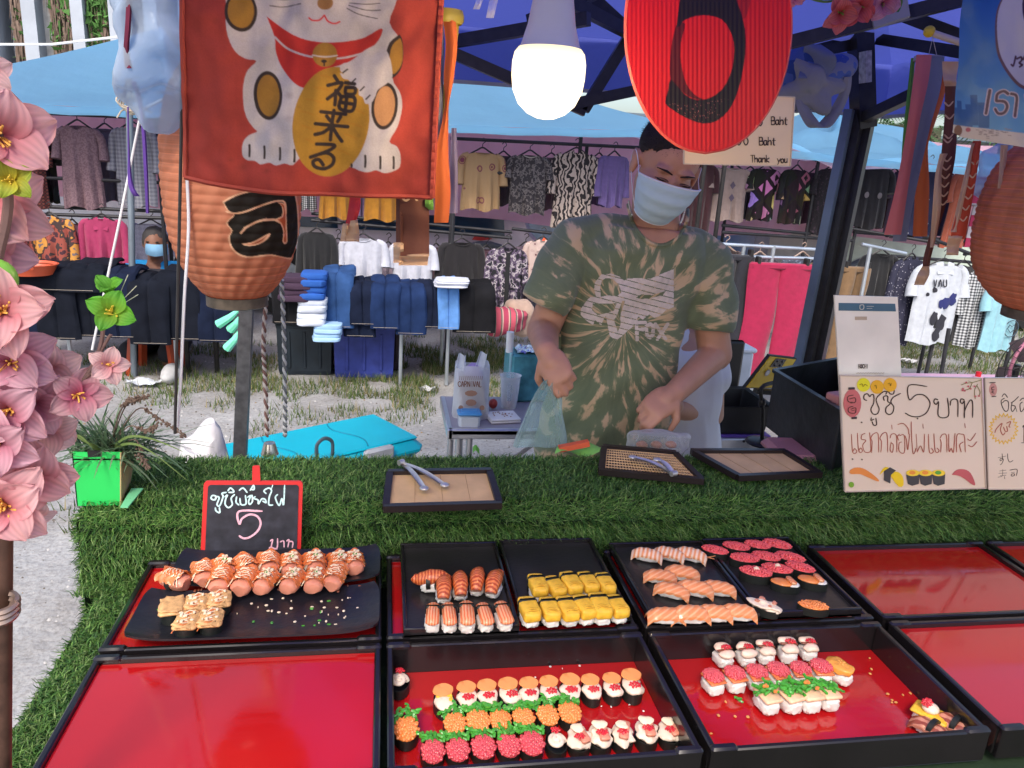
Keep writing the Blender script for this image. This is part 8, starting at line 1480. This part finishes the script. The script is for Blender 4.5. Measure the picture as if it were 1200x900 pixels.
q = MB(); [capsule(q, S2(808, 560)+(s_*.09, 0, 0), S2(808, 575)+(s_*.12, -.35, 0), .095, .085) for s_ in (-1, 1)]; link('shorts', remesh(q, 'shorts', J[1], .01, 4, wloc(hp)), hp)
t = thing('stool', 'low stool under the helper behind the seller', 'stool', (S2(808, 600)[0], HYp, 0)); zt = S2(808, 560)[2]-.1; MB().box((S2(808, 600)[0], HYp, zt), (.3, .3, .03), bev=.01).part('seat', mat('stool_blue', (.03, .08, .3), .4), t)
for sx in (-1, 1):
    for sy in (-1, 1): MB().bar((S2(808, 600)[0]+sx*.15, HYp+sy*.15, 0), (S2(808, 600)[0]+sx*.12, HYp+sy*.12, zt-.01), .025).part('leg', mat('stool_blue', (.03,)*3), t, smooth=False)

# ================================================================ SUSHI
M_rice = mat('sushi_rice', (.78, .74, .68), .45, var=.06, bump=1., bs=380, sss=.1); M_nori = mat('nori', (.012, .014, .012), .45, bump=.5, bs=200, spec=.5)
M_crm = mat('cream_sauce', (.78, .64, .5), .28, var=.06, vs=90, sss=.1, bump=.2, bs=120); M_roeR = mat('red_roe', (.6, .02, .03), .15, coat=.6, var=.1, sss=.1); M_roeP = mat('pink_roe', (.62, .075, .09), .2, coat=.6, var=.15, vs=60); M_roeO = mat('orange_roe', (.8, .25, .06), .18, coat=.6, var=.12, vs=60)
M_sw = mat('green_seaweed', (.06, .3, .03), .3, coat=.5, var=.3, vs=60); M_ham = mat('pink_sausage', (.66, .25, .16), .35, var=.12, vs=40, bump=.1, sss=.1); M_sau = mat('orange_sauce', (.66, .18, .05), .22, coat=.5, var=.15, vs=60); M_mayo = mat('mayonnaise', (.85, .68, .48), .3, sss=.1)
def stripe_mat(name, c1, c2, sc_, dirn='DIAGONAL', dist=2., rough=.3, thr=(.35, .6)):
    m = mat(name, c1, rough, coat=.25, bump=.1, bs=90, sss=.1); n = m.node_tree.nodes; l = m.node_tree.links; tc = n.new('ShaderNodeTexCoord'); w_ = n.new('ShaderNodeTexWave'); w_.bands_direction = dirn; w_.inputs['Scale'].default_value = sc_; w_.inputs['Distortion'].default_value = dist; w_.inputs['Detail'].default_value = 2; l.new(tc.outputs['Object'], w_.inputs[0])
    r_ = n.new('ShaderNodeValToRGB'); r_.color_ramp.elements[0].position = thr[0]; r_.color_ramp.elements[0].color = (*c1, 1); r_.color_ramp.elements[1].position = thr[1]; r_.color_ramp.elements[1].color = (*c2, 1); l.new(w_.outputs['Fac'], r_.inputs[0]); l.new(r_.outputs[0], n['Principled BSDF'].inputs['Base Color']); return m
M_salmon = stripe_mat('salmon', (.78, .27, .1), (.84, .42, .22), 45, 'DIAGONAL', 1.2, thr=(.55, 1.)); M_shrimp = stripe_mat('boiled_shrimp', (.8, .3, .12), (.88, .62, .45), 38, 'Y', 1.5, thr=(.3, .7)); M_crab = stripe_mat('crab_stick', (.72, .16, .05), (.8, .38, .2), 70, 'X', 1.5); M_prawn = stripe_mat('grilled_prawn', (.42, .06, .015), (.72, .2, .06), 60, 'Y', 4.)
M_egg = mat('egg_omelette', (.8, .46, .04), .45, var=.22, vs=70, bump=.5, bs=160, sss=.1)
M_eggd = mat('egg_crease', (.5, .24, .02), .5)
gr = lambda: rng.random()
def roe(mb, c, R, n_, rr, dome=1., shell=.75):
    for k in range(n_):
        a = 2.39996*k+gr()*.3; q = math.sqrt((k+.5)/n_); x = c[0]+R[0]*q*math.cos(a); y = c[1]+R[1]*q*math.sin(a); z = c[2]+R[2]*math.sqrt(max(0, 1-q*q*.95))*dome
        mb.blob((x, y, z), (rr*(.85+.3*gr()),)*3, nu=7, nv=5)
    return mb
def seaweed(mb, c, R, n_=14):
    for k in range(n_):
        a = gr()*6.28; p = np.array(c)+np.array([(gr()-.5)*2*R[0], (gr()-.5)*2*R[1], R[2]*gr()]); Q = [p]
        for s_ in range(4): a += (gr()-.5)*3; p = p+np.array([math.cos(a)*.8, math.sin(a)*.8, (gr()-.55)*.7])*.0038; Q.append(p)
        mb.tube(cat_rom(Q, 2), .0016+.0012*gr(), 5)
    return mb
def drizzle(mb, L, W_, z, n_=5, r=.0009, diag=.6):
    for k in range(n_):
        y = -L+2*L*(k+.5)/n_; Q = [(-W_+2*W_*u, y+.003*math.sin(u*9+k)+diag*(u-.5)*W_, z*math.sqrt(max(.1, 1-(2*u-1)**2*.75))+.0006) for u in np.linspace(0, 1, 7)]; mb.tube(Q, r*(.8+.5*gr()), 5)
    return mb
def bits(mb, R, z, n_, r=.0022):
    for k in range(n_): mb.blob(((gr()-.5)*2*R[0], (gr()-.5)*2*R[1], z+gr()*.003), (r*(.6+gr()), r*(.5+gr()), r*.7), nu=6, nv=4, e=.6)
    return mb
SM = {}
def kind(name, v, fn):
    """a list of (part name, mesh) for one variant of one kind, around its own origin"""
    key = (name, v)
    if key not in SM:
        out = []
        def P(pn, mb, m, ang=50): out.append((pn, mb.mesh(pn, m, ang=ang)))
        fn(P, v); SM[key] = out
    return SM[key]
def rice(P, w_, l_, h, z=0, seed=0, e=.6): mb = MB(); mb.blob((0, 0, z+h/2), (w_/2, l_/2, h/2), e=e, nz=.15, fr=300, seed=seed, nu=36, nv=24); P('rice', mb, M_rice)
def norib(P, w_, l_, h):
    mb = MB(); mb.lathe([(.5, 0), (.51, h*.5), (.505, h), (.485, h), (.48, h*.6)], (0, 0, 0), 26, sx=w_, sy=l_); P('nori_wrap', mb, M_nori)
def k_sausage(P, v):
    mb = MB(); mb.tube([(0, -.02, .012), (0, -.016, .0125), (0, .0, .0135), (0, .019, .012)], [.009, .0125, .014, .0115], 18); mb.v = [(x*1.08+.0015*noise.noise(Vector((x*90+v, y*60, z*90))), y+.002*noise.noise(Vector((x*120, y*50, z*99+v))), z*.92+.0025*noise.noise(Vector((x*80, y*70+v, z*80)))) for x, y, z in mb.v]; P('sausage_roll', mb, M_ham); 
    mb = MB(); mb.tube([(0, -.002, .0125), (0, .006, .0125)], .0149, 16); mb.v = [(x*1.08, y, z*.94) for x, y, z in mb.v]; P('nori_band', mb, M_nori)
    mb = MB(); mb.grid(lambda u, w_: (.0172*math.sin((u-.5)*2.7)*(1+.08*math.sin(w_*20)), -.014+.034*w_+.003*math.sin(u*12+v), .0125+.0155*math.cos((u-.5)*2.7)*1.0+.0012*math.sin(u*17+w_*23)), 16, 16); P('sauce', mb, M_sau)
    P('drizzle', drizzle(MB(), .015, .016, .0285, 7, .0007), M_mayo); P('drizzle_dark', drizzle(MB(), .016, .015, .0288, 4, .0008, -.7), mat('deep_sauce', (.55, .13, .03), .25, coat=.4))
    if v % 2: P('crumbs', bits(MB(), (.01, .012), .0285, 9), M_mayo); P('spring_onion', bits(MB(), (.009, .01), .029, 3, .002), M_sw)
def k_square(P, v):
    norib(P, .032, .034, .02); mb = MB(); mb.box((0, 0, .0235), (.034, .036, .009), bev=.003); 
    mb.blob((0, 0, .0275), (.0165, .0175, .005), e=.5, nz=.3, fr=200, seed=v, nu=24, nv=14); P('fish_cake', mb, mat('toasted_topping', (.6, .34, .14), .5, var=.35, vs=120, bump=.6, bs=200))
    if v: P('drizzle', drizzle(MB(), .016, .016, .0325, 7), M_sau); P('drizzle_pale', drizzle(MB(), .015, .015, .034, 4, .0007), M_mayo); P('crumbs', bits(MB(), (.012, .012), .033, 10), M_mayo)
def k_prawn(P, v):
    rice(P, .026, .046, .022, seed=v); mb = MB(); Q = [(0, -.026, .015), (0, -.015, .024), (0, 0, .027), (0, .015, .024), (.002, .028, .02), (.004, .036, .024)]; mb.tube(cat_rom(Q, 3), [.006+.0075*math.sin(math.pi*min(1, .15+i/15*.85))*(1+.1*math.sin(i*1.9)) for i in range(16)], 14); P('prawn', mb, M_prawn)
    mb = MB(); mb.tube([(0, .006, .0195), (0, .013, .019)], .0163, 16); P('nori_band', mb, M_nori)
def k_crab(P, v):
    rice(P, .025, .046, .02, seed=v); mb = MB(); mb.box((0, -.002, .025), (.022, .058, .013), bev=.005); P('crab_stick', mb, M_crab); mb = MB(); mb.box((0, .012, .0165), (.0255, .0065, .0315), bev=.003); P('nori_band', mb, M_nori)
def k_tamago(P, v):
    rice(P, .026, .044, .016, seed=v); mb = MB(); mb.blob((0, 0, .022), (.0142, .0265, .0092), e=.42, nz=.07, fr=120, seed=v, nu=28, nv=18); P('egg', mb, M_egg)
    mb = MB()
    for s_ in range(3): mb.tube([(-.011+gr()*.003, -.021+s_*.004+gr()*.002, .0303), (-.003, -.019+s_*.004+gr()*.003, .0312), (.004, -.021+s_*.004+gr()*.002, .0312), (.011, -.018+s_*.004, .0303)], .0005, 4)
    P('egg_layers', mb, M_eggd); mb = MB(); mb.box((0, .0115, .0165), (.0302, .0085, .0332), bev=.004); P('nori_band', mb, M_nori)
def nig(P, v, m, nm, tail=False):
    rice(P, .025, .05, .02, seed=v); mb = MB()
    def f(u, w_): a = (u-.5)*2; b_ = (w_-.5)*2; return (.0155*a*(1-.25*abs(b_)**2.5), .031*b_, .0245-.0085*a*a*(1+.3*b_*b_)-.0095*b_**4-.002*b_*b_+.0008*math.sin(b_*14+a*3))
    mb.grid(f, 14, 22); mb.grid(lambda u, w_: tuple(np.array(f(u, w_))-(0, 0, .0045)), 14, 22); 
    for w_ in (0, 1): mb.grid(lambda u, q: tuple(np.array(f(w_, u))-(0, 0, .0045*q)), 22, 1); mb.grid(lambda u, q: tuple(np.array(f(u, w_))-(0, 0, .0045*q)), 14, 1)
    P(nm, mb, m)
    if tail:
        mb = MB()
        for s_ in (-1, 1): mb.grid(lambda u, w_: (s_*.003*w_+(u-.5)*.005*(1-.4*w_)+s_*.004*w_*w_, -.029-.016*w_, .013+.003*w_), 3, 4)
        P('tail', mb, mat('shrimp_tail', (.8, .3, .1), .35))
def k_shrimp(P, v): nig(P, v, M_shrimp, 'shrimp', True)
def k_salmon(P, v): nig(P, v, M_salmon, 'salmon')
def k_bacon(P, v):
    nig(P, v, stripe_mat('seared_fish', (.3, .07, .04), (.6, .25, .16), 30, 'X', 3), 'seared_fish'); mb = MB(); mb.tube([(0, -.0035, .0145), (0, .0035, .0145)], .0155, 16); P('nori_band', mb, M_nori)
def k_redroe(P, v):
    norib(P, .03, .048, .02); mb = MB(); mb.blob((0, 0, .02), (.0145, .0235, .006), nu=20, nv=12); roe(mb, (0, 0, .0195), (.0145, .0235, .009), 95, .0022); P('roe', mb, mat('bright_red_roe', (.8, .1, .1), .2, coat=.6, var=.2, vs=60))
    if v == 3: mb = MB(); mb.lathe([(.0055, 0), (.005, .003), (.003, .006), (.0004, .0085)], (0, 0, .026), 12); P('cream_peak', mb, M_mayo)
def k_orstick(P, v):
    norib(P, .03, .046, .02); P('sauce', MB().blob((-.0, .004, .02), (.0135, .019, .007), nz=.1, fr=80), M_roeO); P('rice_top', MB().blob((0, -.012, .019), (.012, .01, .006), nz=.2, fr=120), M_rice); P('crab_piece', MB().box((0, -.008, .0285), (.024, .009, .009), rz=.4, bev=.002), M_crab)
def k_white(P, v):
    norib(P, .028, .044, .017); mb = MB(); mb.blob((0, 0, .019), (.014, .022, .009), nz=.55, fr=120, nu=30, nv=20, seed=2); P('crab_salad', mb, M_crm); P('ham_shreds', bits(MB(), (.008, .013), .027, 7, .003), M_ham)
def k_orroe(P, v):
    norib(P, .03, .048, .018); mb = MB(); mb.blob((0, 0, .019), (.014, .0225, .0055)); roe(mb, (0, 0, .0185), (.014, .0225, .006), 90, .002); P('roe', mb, M_roeO)
def k_disc(P, v):
    norib(P, .03, .04, .02); mb = MB(); mb.blob((0, -.003, .022), (.0145, .017, .009), nz=.25, fr=110, seed=v, nu=24, nv=16); P('cream', mb, M_crm)
    mb = MB(); mb.lathe([(.0001, .004), (.0128, .0036), (.0138, .002), (.0128, .0005), (.0001, 0)], (0, 0, 0), 22); mb.v = [(x*1.08+.0008*math.sin(y*300), .0105+y*.8-z*.3, .031+z+y*.12+.0006*math.sin(x*400)) for x, y, z in mb.v]; P('orange_slice', mb, mat('orange_slice', (.82, .3, .09), .3, coat=.3, var=.08))
    if v: P('roe', roe(MB(), ((gr()-.5)*.004, -.007, .0295), (.0085, .006, .0025), 22, .0017), M_roeR)
    else: P('egg_shreds', bits(MB(), (.01, .007), .029, 6, .003), M_egg)
def k_weed(m, nm):
    def g(P, v):
        norib(P, .031, .042, .019); mb = MB(); mb.blob((0, -.004, .02), (.0148, .0175, .0085), nu=20, nv=12); roe(mb, (0, -.004, .0195), (.0148, .0175, .0088), 70, .0027); P('roe', mb, m); P('seaweed', seaweed(MB(), (0, .015, .021), (.0125, .005, .009), 22), M_sw)
    return g
def k_cream(P, v):
    norib(P, .03, .04, .02); mb = MB(); mb.blob((0, 0, .022), (.0148, .018, .0085), nz=.4, fr=120, seed=v+3, nu=28, nv=18); P('cream', mb, M_crm); mb = MB(); a = .5-.35*v; mb.box((.002, .001, .0305), (.013, .03, .008), rz=a, bev=.002); P('sausage_piece', mb, M_ham); P('cream_top', MB().blob((-.002, .006, .035), (.009, .007, .0028), nz=.5, fr=150, seed=v), M_mayo); P('roe', roe(MB(), ((gr()-.5)*.01, -.003+(gr()-.5)*.008, .0325), (.007, .005, .003), 18, .0017), M_roeR)
def k_swirl(P, v):
    norib(P, .03, .04, .02); mb = MB(); mb.tube([(.011*(1-i/40)*math.cos(i*.33), -.003+.012*(1-i/40)*math.sin(i*.33), .024+.008*i/36) for i in range(36)], .0042, 8); P('crab_swirl', mb, M_crm); P('roe', roe(MB(), (0, .011, .031), (.007, .005, .003), 16, .0017), M_roeR)
def k_fold(P, v):
    rice(P, .027, .034, .02, seed=v); mb = MB()
    for y, z in ((-.008, .0245), (.008, .0275)): mb.blob((0, y, z), (.0145, .0095, .0065), nz=.25, fr=110, seed=y*900+v, nu=20, nv=12)
    P('white_fish', mb, mat('seared_white_fish', (.8, .6, .45), .4, var=.15, vs=60)); P('sauce_line', MB().box((0, -.001, .029), (.028, .004, .003), bev=.001), mat('brown_sauce', (.2, .05, .02), .3)); P('roe', roe(MB(), (.002, 0, .032), (.0085, .006, .0025), 22, .0016), M_roeR)
def k_pinkr(P, v):
    rice(P, .028, .034, .022, seed=v); P('sauce', MB().box((0, 0, .0235), (.028, .032, .004), bev=.0015), M_sau); mb = MB(); roe(mb, (0, .002, .0255), (.0155, .0165, .006), 110, .0019); mb.blob((0, .002, .0255), (.0145, .0155, .0055)); P('roe', mb, M_roeP)
def k_omel(P, v): rice(P, .026, .04, .02, seed=v); mb = MB(); mb.blob((0, .002, .025), (.016, .022, .007), e=.7, nz=.2, fr=120, nu=24, nv=14); roe(mb, (0, .002, .026), (.013, .018, .005), 40, .002); P('fried_topping', mb, mat('amber_topping', (.72, .3, .05), .25, coat=.4, var=.2, vs=60))
def k_green(P, v):
    rice(P, .027, .036, .022, seed=v); P('fish_slice', MB().box((0, 0, .0245), (.028, .036, .006), bev=.002), mat('pale_fish', (.82, .5, .3), .35, var=.2, vs=60)); P('seaweed', seaweed(MB(), (0, .004, .028), (.013, .009, .007), 30), M_sw)
    if v % 2: P('carrot', bits(MB(), (.01, .01), .036, 3, .003), M_roeO)
def k_scallop(P, v): rice(P, .03, .045, .016, seed=v); P('egg_sheet', MB().box((0, 0, .0185), (.034, .05, .005), bev=.002), M_egg); P('scallop', MB().blob((0, .002, .026), (.012, .012, .007), nu=18, nv=10), M_crm); P('roe', roe(MB(), (0, .008, .031), (.012, .007, .003), 30, .0018), M_roeR)
KN = {'sausage': k_sausage, 'square': k_square, 'prawn': k_prawn, 'crab': k_crab, 'tamago': k_tamago, 'shrimp': k_shrimp, 'salmon': k_salmon, 'redroe': k_redroe, 'orstick': k_orstick, 'white': k_white, 'orroe': k_orroe, 'disc': k_disc, 'oweed': k_weed(M_roeO, 'o'), 'pweed': k_weed(M_roeP, 'p'), 'cream': k_cream, 'swirl': k_swirl, 'fold': k_fold, 'pinkr': k_pinkr, 'omel': k_omel, 'green': k_green, 'scallop': k_scallop, 'bacon': k_bacon}
def sushi(kd, px, z, rz, label, group, v=None, sc_=1., h=.018):
    v = int(gr()*3) if v is None else v; p = PZ(px[0], px[1], z+h*sc_); rz = rz+(gr()-.5)*26 if kd == 'sausage' else rz; t = thing('sushi', label, 'sushi', (p[0], p[1], z), R_(rz)+(gr()-.5)*.22, group); q_ = sc_*(.95+.1*gr()); t.scale = (q_, q_*1.14, q_*.76) if kd in GUN else (q_, q_, q_*(.93+.12*gr()))
    for pn, me in kind(kd, v, KN[kd]): link(pn, me, t)
    return t
GUN = {'disc', 'oweed', 'pweed', 'cream', 'swirl', 'redroe', 'orstick', 'orroe', 'square', 'white'}
ORD = ['leftmost', 'second from left', 'third from left', 'fourth from left', 'fifth from left', 'sixth from left', 'seventh from left', 'eighth from left', 'ninth from left', 'tenth from left']
def row(kd, pts, z, rz, desc, group, vs=None, sc_=1., h=.018, last=True):
    for i, p in enumerate(pts):
        w_ = ORD[i] if not (last and i == len(pts)-1 and i > 1) else 'rightmost'
        if len(pts) == 1: lab = desc
        else: lab = f'{w_} {desc}'
        sushi(kd, p, z, rz if not hasattr(rz, '__len__') else rz[i], lab, group, None if vs is None else vs[i], sc_, h)
Zp1, Zp2 = ZT+.021, ZT+.016
row('sausage', [(205, 676)], Zp1, 70, 'lone pink sausage roll at the left end of the rear plate', 'sauced sausage rolls on the rear plate', [0], 1.15)
row('sausage', [(238, 668), (263, 662), (289, 661), (315, 659), (341, 660), (369, 659), (398, 657), (415, 656)], Zp1, 15, 'sauce drizzled roll in the rear row of the rear plate', 'sauced sausage rolls on the rear plate', [0, 1, 2, 0, 1, 1, 1, 1], 1.12, .019)
row('sausage', [(258, 681), (286, 681), (311, 681), (342, 680), (369, 679), (392, 676)], Zp1, -5, 'pink sausage roll in the front row of the rear plate', 'sauced sausage rolls on the rear plate', [0, 0, 1, 1, 1, 0], 1.12, .015)
row('square', [(202, 712), (230, 707), (257, 703)], Zp2, 4, 'toasted square piece in the back row of the nearer plate', 'toasted squares on the nearer plate', [0, 1, 1], 1.05); row('square', [(219, 728), (247, 725)], Zp2, 4, 'sauced square piece in the front row of the nearer plate', 'toasted squares on the nearer plate', [1, 1], 1.05, last=False)
Zd = Z2+.0075
row('prawn', [(509, 681), (520, 690), (539, 687), (559, 682), (579, 684)], Zd, [80, 0, -4, -12, -18], 'grilled prawn sushi in the back row of the leftmost square plate', 'grilled prawn sushi', None, .98)
row('crab', [(507, 723), (526, 723), (547, 723), (568, 722), (590, 721)], Zd, [-3, 0, 2, 3, 5], 'crab stick sushi with nori band in the front row', 'crab stick sushi', None, 1.)
row('tamago', [(630, 688), (650, 689), (669, 686), (689, 685), (709, 686)], Zd, 8, 'yellow egg sushi with nori band in the back row', 'egg omelette sushi', None, 1.02); row('tamago', [(620, 716), (644, 716), (665, 715), (684, 714), (703, 713), (723, 712)], Zd, 7, 'yellow egg sushi with nori band in the front row', 'egg omelette sushi', None, 1.06)
row('shrimp', [(759, 646), (785, 645), (810, 646)], Zd, [68, 60, 66], 'boiled shrimp sushi with tail on the long black plate', 'shrimp nigiri', None, 1.); row('salmon', [(774, 671), (800, 668)], Zd, [75, 72], 'salmon nigiri in the upper pair on the long plate', 'salmon nigiri', None, 1., last=False); row('salmon', [(788, 688), (815, 686), (842, 685)], Zd, [62, 62, 70], 'salmon nigiri in the middle trio on the long plate', 'salmon nigiri'); row('salmon', [(781, 716), (809, 716), (837, 714), (865, 713)], Zd, [86, 85, 84, 80], 'salmon nigiri in the nearest row of four', 'salmon nigiri', None, 1.05)
row('redroe', [(838, 643), (863, 639), (888, 637), (911, 637)], Zd, [62, 68, 66, 62], 'red roe sushi in the far row of the right long plate', 'red roe sushi', [0]*4, .98); row('redroe', [(873, 653), (898, 651), (926, 652)], Zd, [68, 66, 55], 'red roe sushi in the middle row', 'red roe sushi', [0]*3); row('redroe', [(886, 669), (911, 665), (938, 663)], Zd, [62, 68, 55], 'red roe sushi in the near row of the right plate', 'red roe sushi', [3, 3, 0], 1.04)
row('orstick', [(921, 681), (953, 678)], Zd, [72, 68], 'orange topped sushi with a crab piece on the long plate', 'orange topped sushi with crab', None, 1., last=False); row('white', [(896, 707)], Zd, 40, 'single white crab salad sushi at the front of the long plate', None); row('orroe', [(954, 707)], Zd, 72, 'single orange roe sushi at the front of the long plate', None)
Zf = .778
row('swirl', [(468, 796)], Zf, 0, 'cream swirl sushi alone in the top left corner of the deep tray', None, [0], 1.05); row('oweed', [(476, 850)], Zf, 0, 'orange roe and seaweed sushi alone at the left wall of the deep tray', None, [0], 1.1)
row('disc', [(521, 820), (547, 815), (571, 813), (597, 812), (620, 810), (644, 808), (668, 807), (693, 806), (718, 804), (741, 802)], Zf, [6, 2, 0, 0, 0, 0, -5, -5, -5, -8], 'cream sushi with an orange slice in the deep tray back row', 'cream and orange slice sushi', [0, 1, 1, 2, 1, 2, 1, 1, 2, 2], 1.02)
row('oweed', [(533, 844), (560, 841), (586, 839), (613, 837), (641, 834), (667, 831)], Zf, 2, 'orange roe sushi with green seaweed in the second row', 'orange roe and seaweed sushi', None, 1.04); row('pweed', [(507, 876), (536, 874), (566, 871), (596, 869), (623, 867)], Zf, [6, 2, 0, -2, -4], 'pink roe sushi with green seaweed in the front row', 'pink roe and seaweed sushi', None, 1.06)
row('swirl', [(652, 867)], Zf, 0, 'cream swirl sushi next to the last pink roe one', None, [0]); row('cream', [(679, 864), (704, 861), (730, 859), (758, 856), (785, 855)], Zf, [-12, -10, -12, -15, -15], 'cream and sausage sushi at the right of the front row', 'cream and sausage sushi', [0, 1, 2, 1, 0], 1.05)
row('fold', [(848, 767), (874, 766), (897, 763), (923, 762), (947, 759)], Zf, [4, -2, -6, -8, -12], 'white fish rice cube with red roe in the back row', 'white fish rice cubes'); row('pinkr', [(836, 797), (861, 795), (887, 793), (912, 791), (938, 789), (962, 787)], Zf, [10, 6, 4, 2, 0, -4], 'rice cube heaped with pink roe in the middle row', 'pink roe rice cubes', None, 1.05); row('omel', [(984, 786)], Zf, 30, 'single rice piece with amber topping at the end of the pink row', None)
row('green', [(899, 818), (925, 817), (947, 816), (969, 814)], Zf, [14, 8, 6, 4], 'rice cube covered with green seaweed', 'seaweed topped rice cubes', [1, 0, 1, 2], 1.08); row('scallop', [(1091, 836)], Zf, 40, 'egg sheet sushi with a scallop near the tray corner', None); row('bacon', [(1094, 851), (1121, 849)], Zf, [30, 25], 'seared fish nigiri with nori band in the tray corner', 'seared fish nigiri', None, 1., last=False)
# crumbs on plates and trays
def crumbs(name, label, quads, m, n_, r, cat='crumbs'):
    mb = MB(); p0 = None
    for (x0, y0, x1, y1, z) in quads:
        for k in range(n_): p = PZ(x0+(x1-x0)*gr(), y0+(y1-y0)*gr(), z); p0 = p if p0 is None else p0; mb.blob(p, (r*(.4+gr()), r*(.4+gr()), r*.5), nu=6, nv=4, e=.7)
    tag(mb.part(name, m, loc=p0), label, cat, kind='stuff')
crumbs('onion_bits', 'chopped spring onion and crumbs scattered on the nearer dark plate', [(172, 705, 195, 732, ZT+.0165), (290, 728, 420, 734, ZT+.0155), (330, 700, 425, 728, ZT+.015)], M_sw, 5, .0028); crumbs('sesame_bits', 'pale crumbs and sauce drops on the nearer dark plate', [(270, 700, 420, 732, ZT+.0155), (300, 700, 425, 722, ZT+.0155)], M_mayo, 16, .0022)
crumbs('rice_grains', 'loose rice grains and roe dropped on the right deep tray floor', [(1000, 765, 1060, 790, Zf), (830, 800, 880, 860, Zf), (1030, 810, 1070, 830, Zf)], mat('amber_bits', (.7, .35, .1), .3), 6, .0022); crumbs('rice_grains', 'loose rice grains dropped on the middle deep tray floor', [(480, 780, 700, 800, Zf), (700, 820, 790, 840, Zf)], M_rice, 6, .0016)
crumbs('sauce_drops', 'brown sauce drops on the rear dark plate', [(215, 685, 430, 695, ZT+.022)], mat('brown_sauce', (.2, .05, .02), .3), 16, .0028)
tag(seaweed(MB(), PZ(872, 823, Zf+.002), (.002, .006, .001), 2).part('seaweed_scrap', M_sw, loc=PZ(872, 823, Zf)), 'single scrap of green seaweed on the red tray floor left of the rice cubes', 'seaweed')
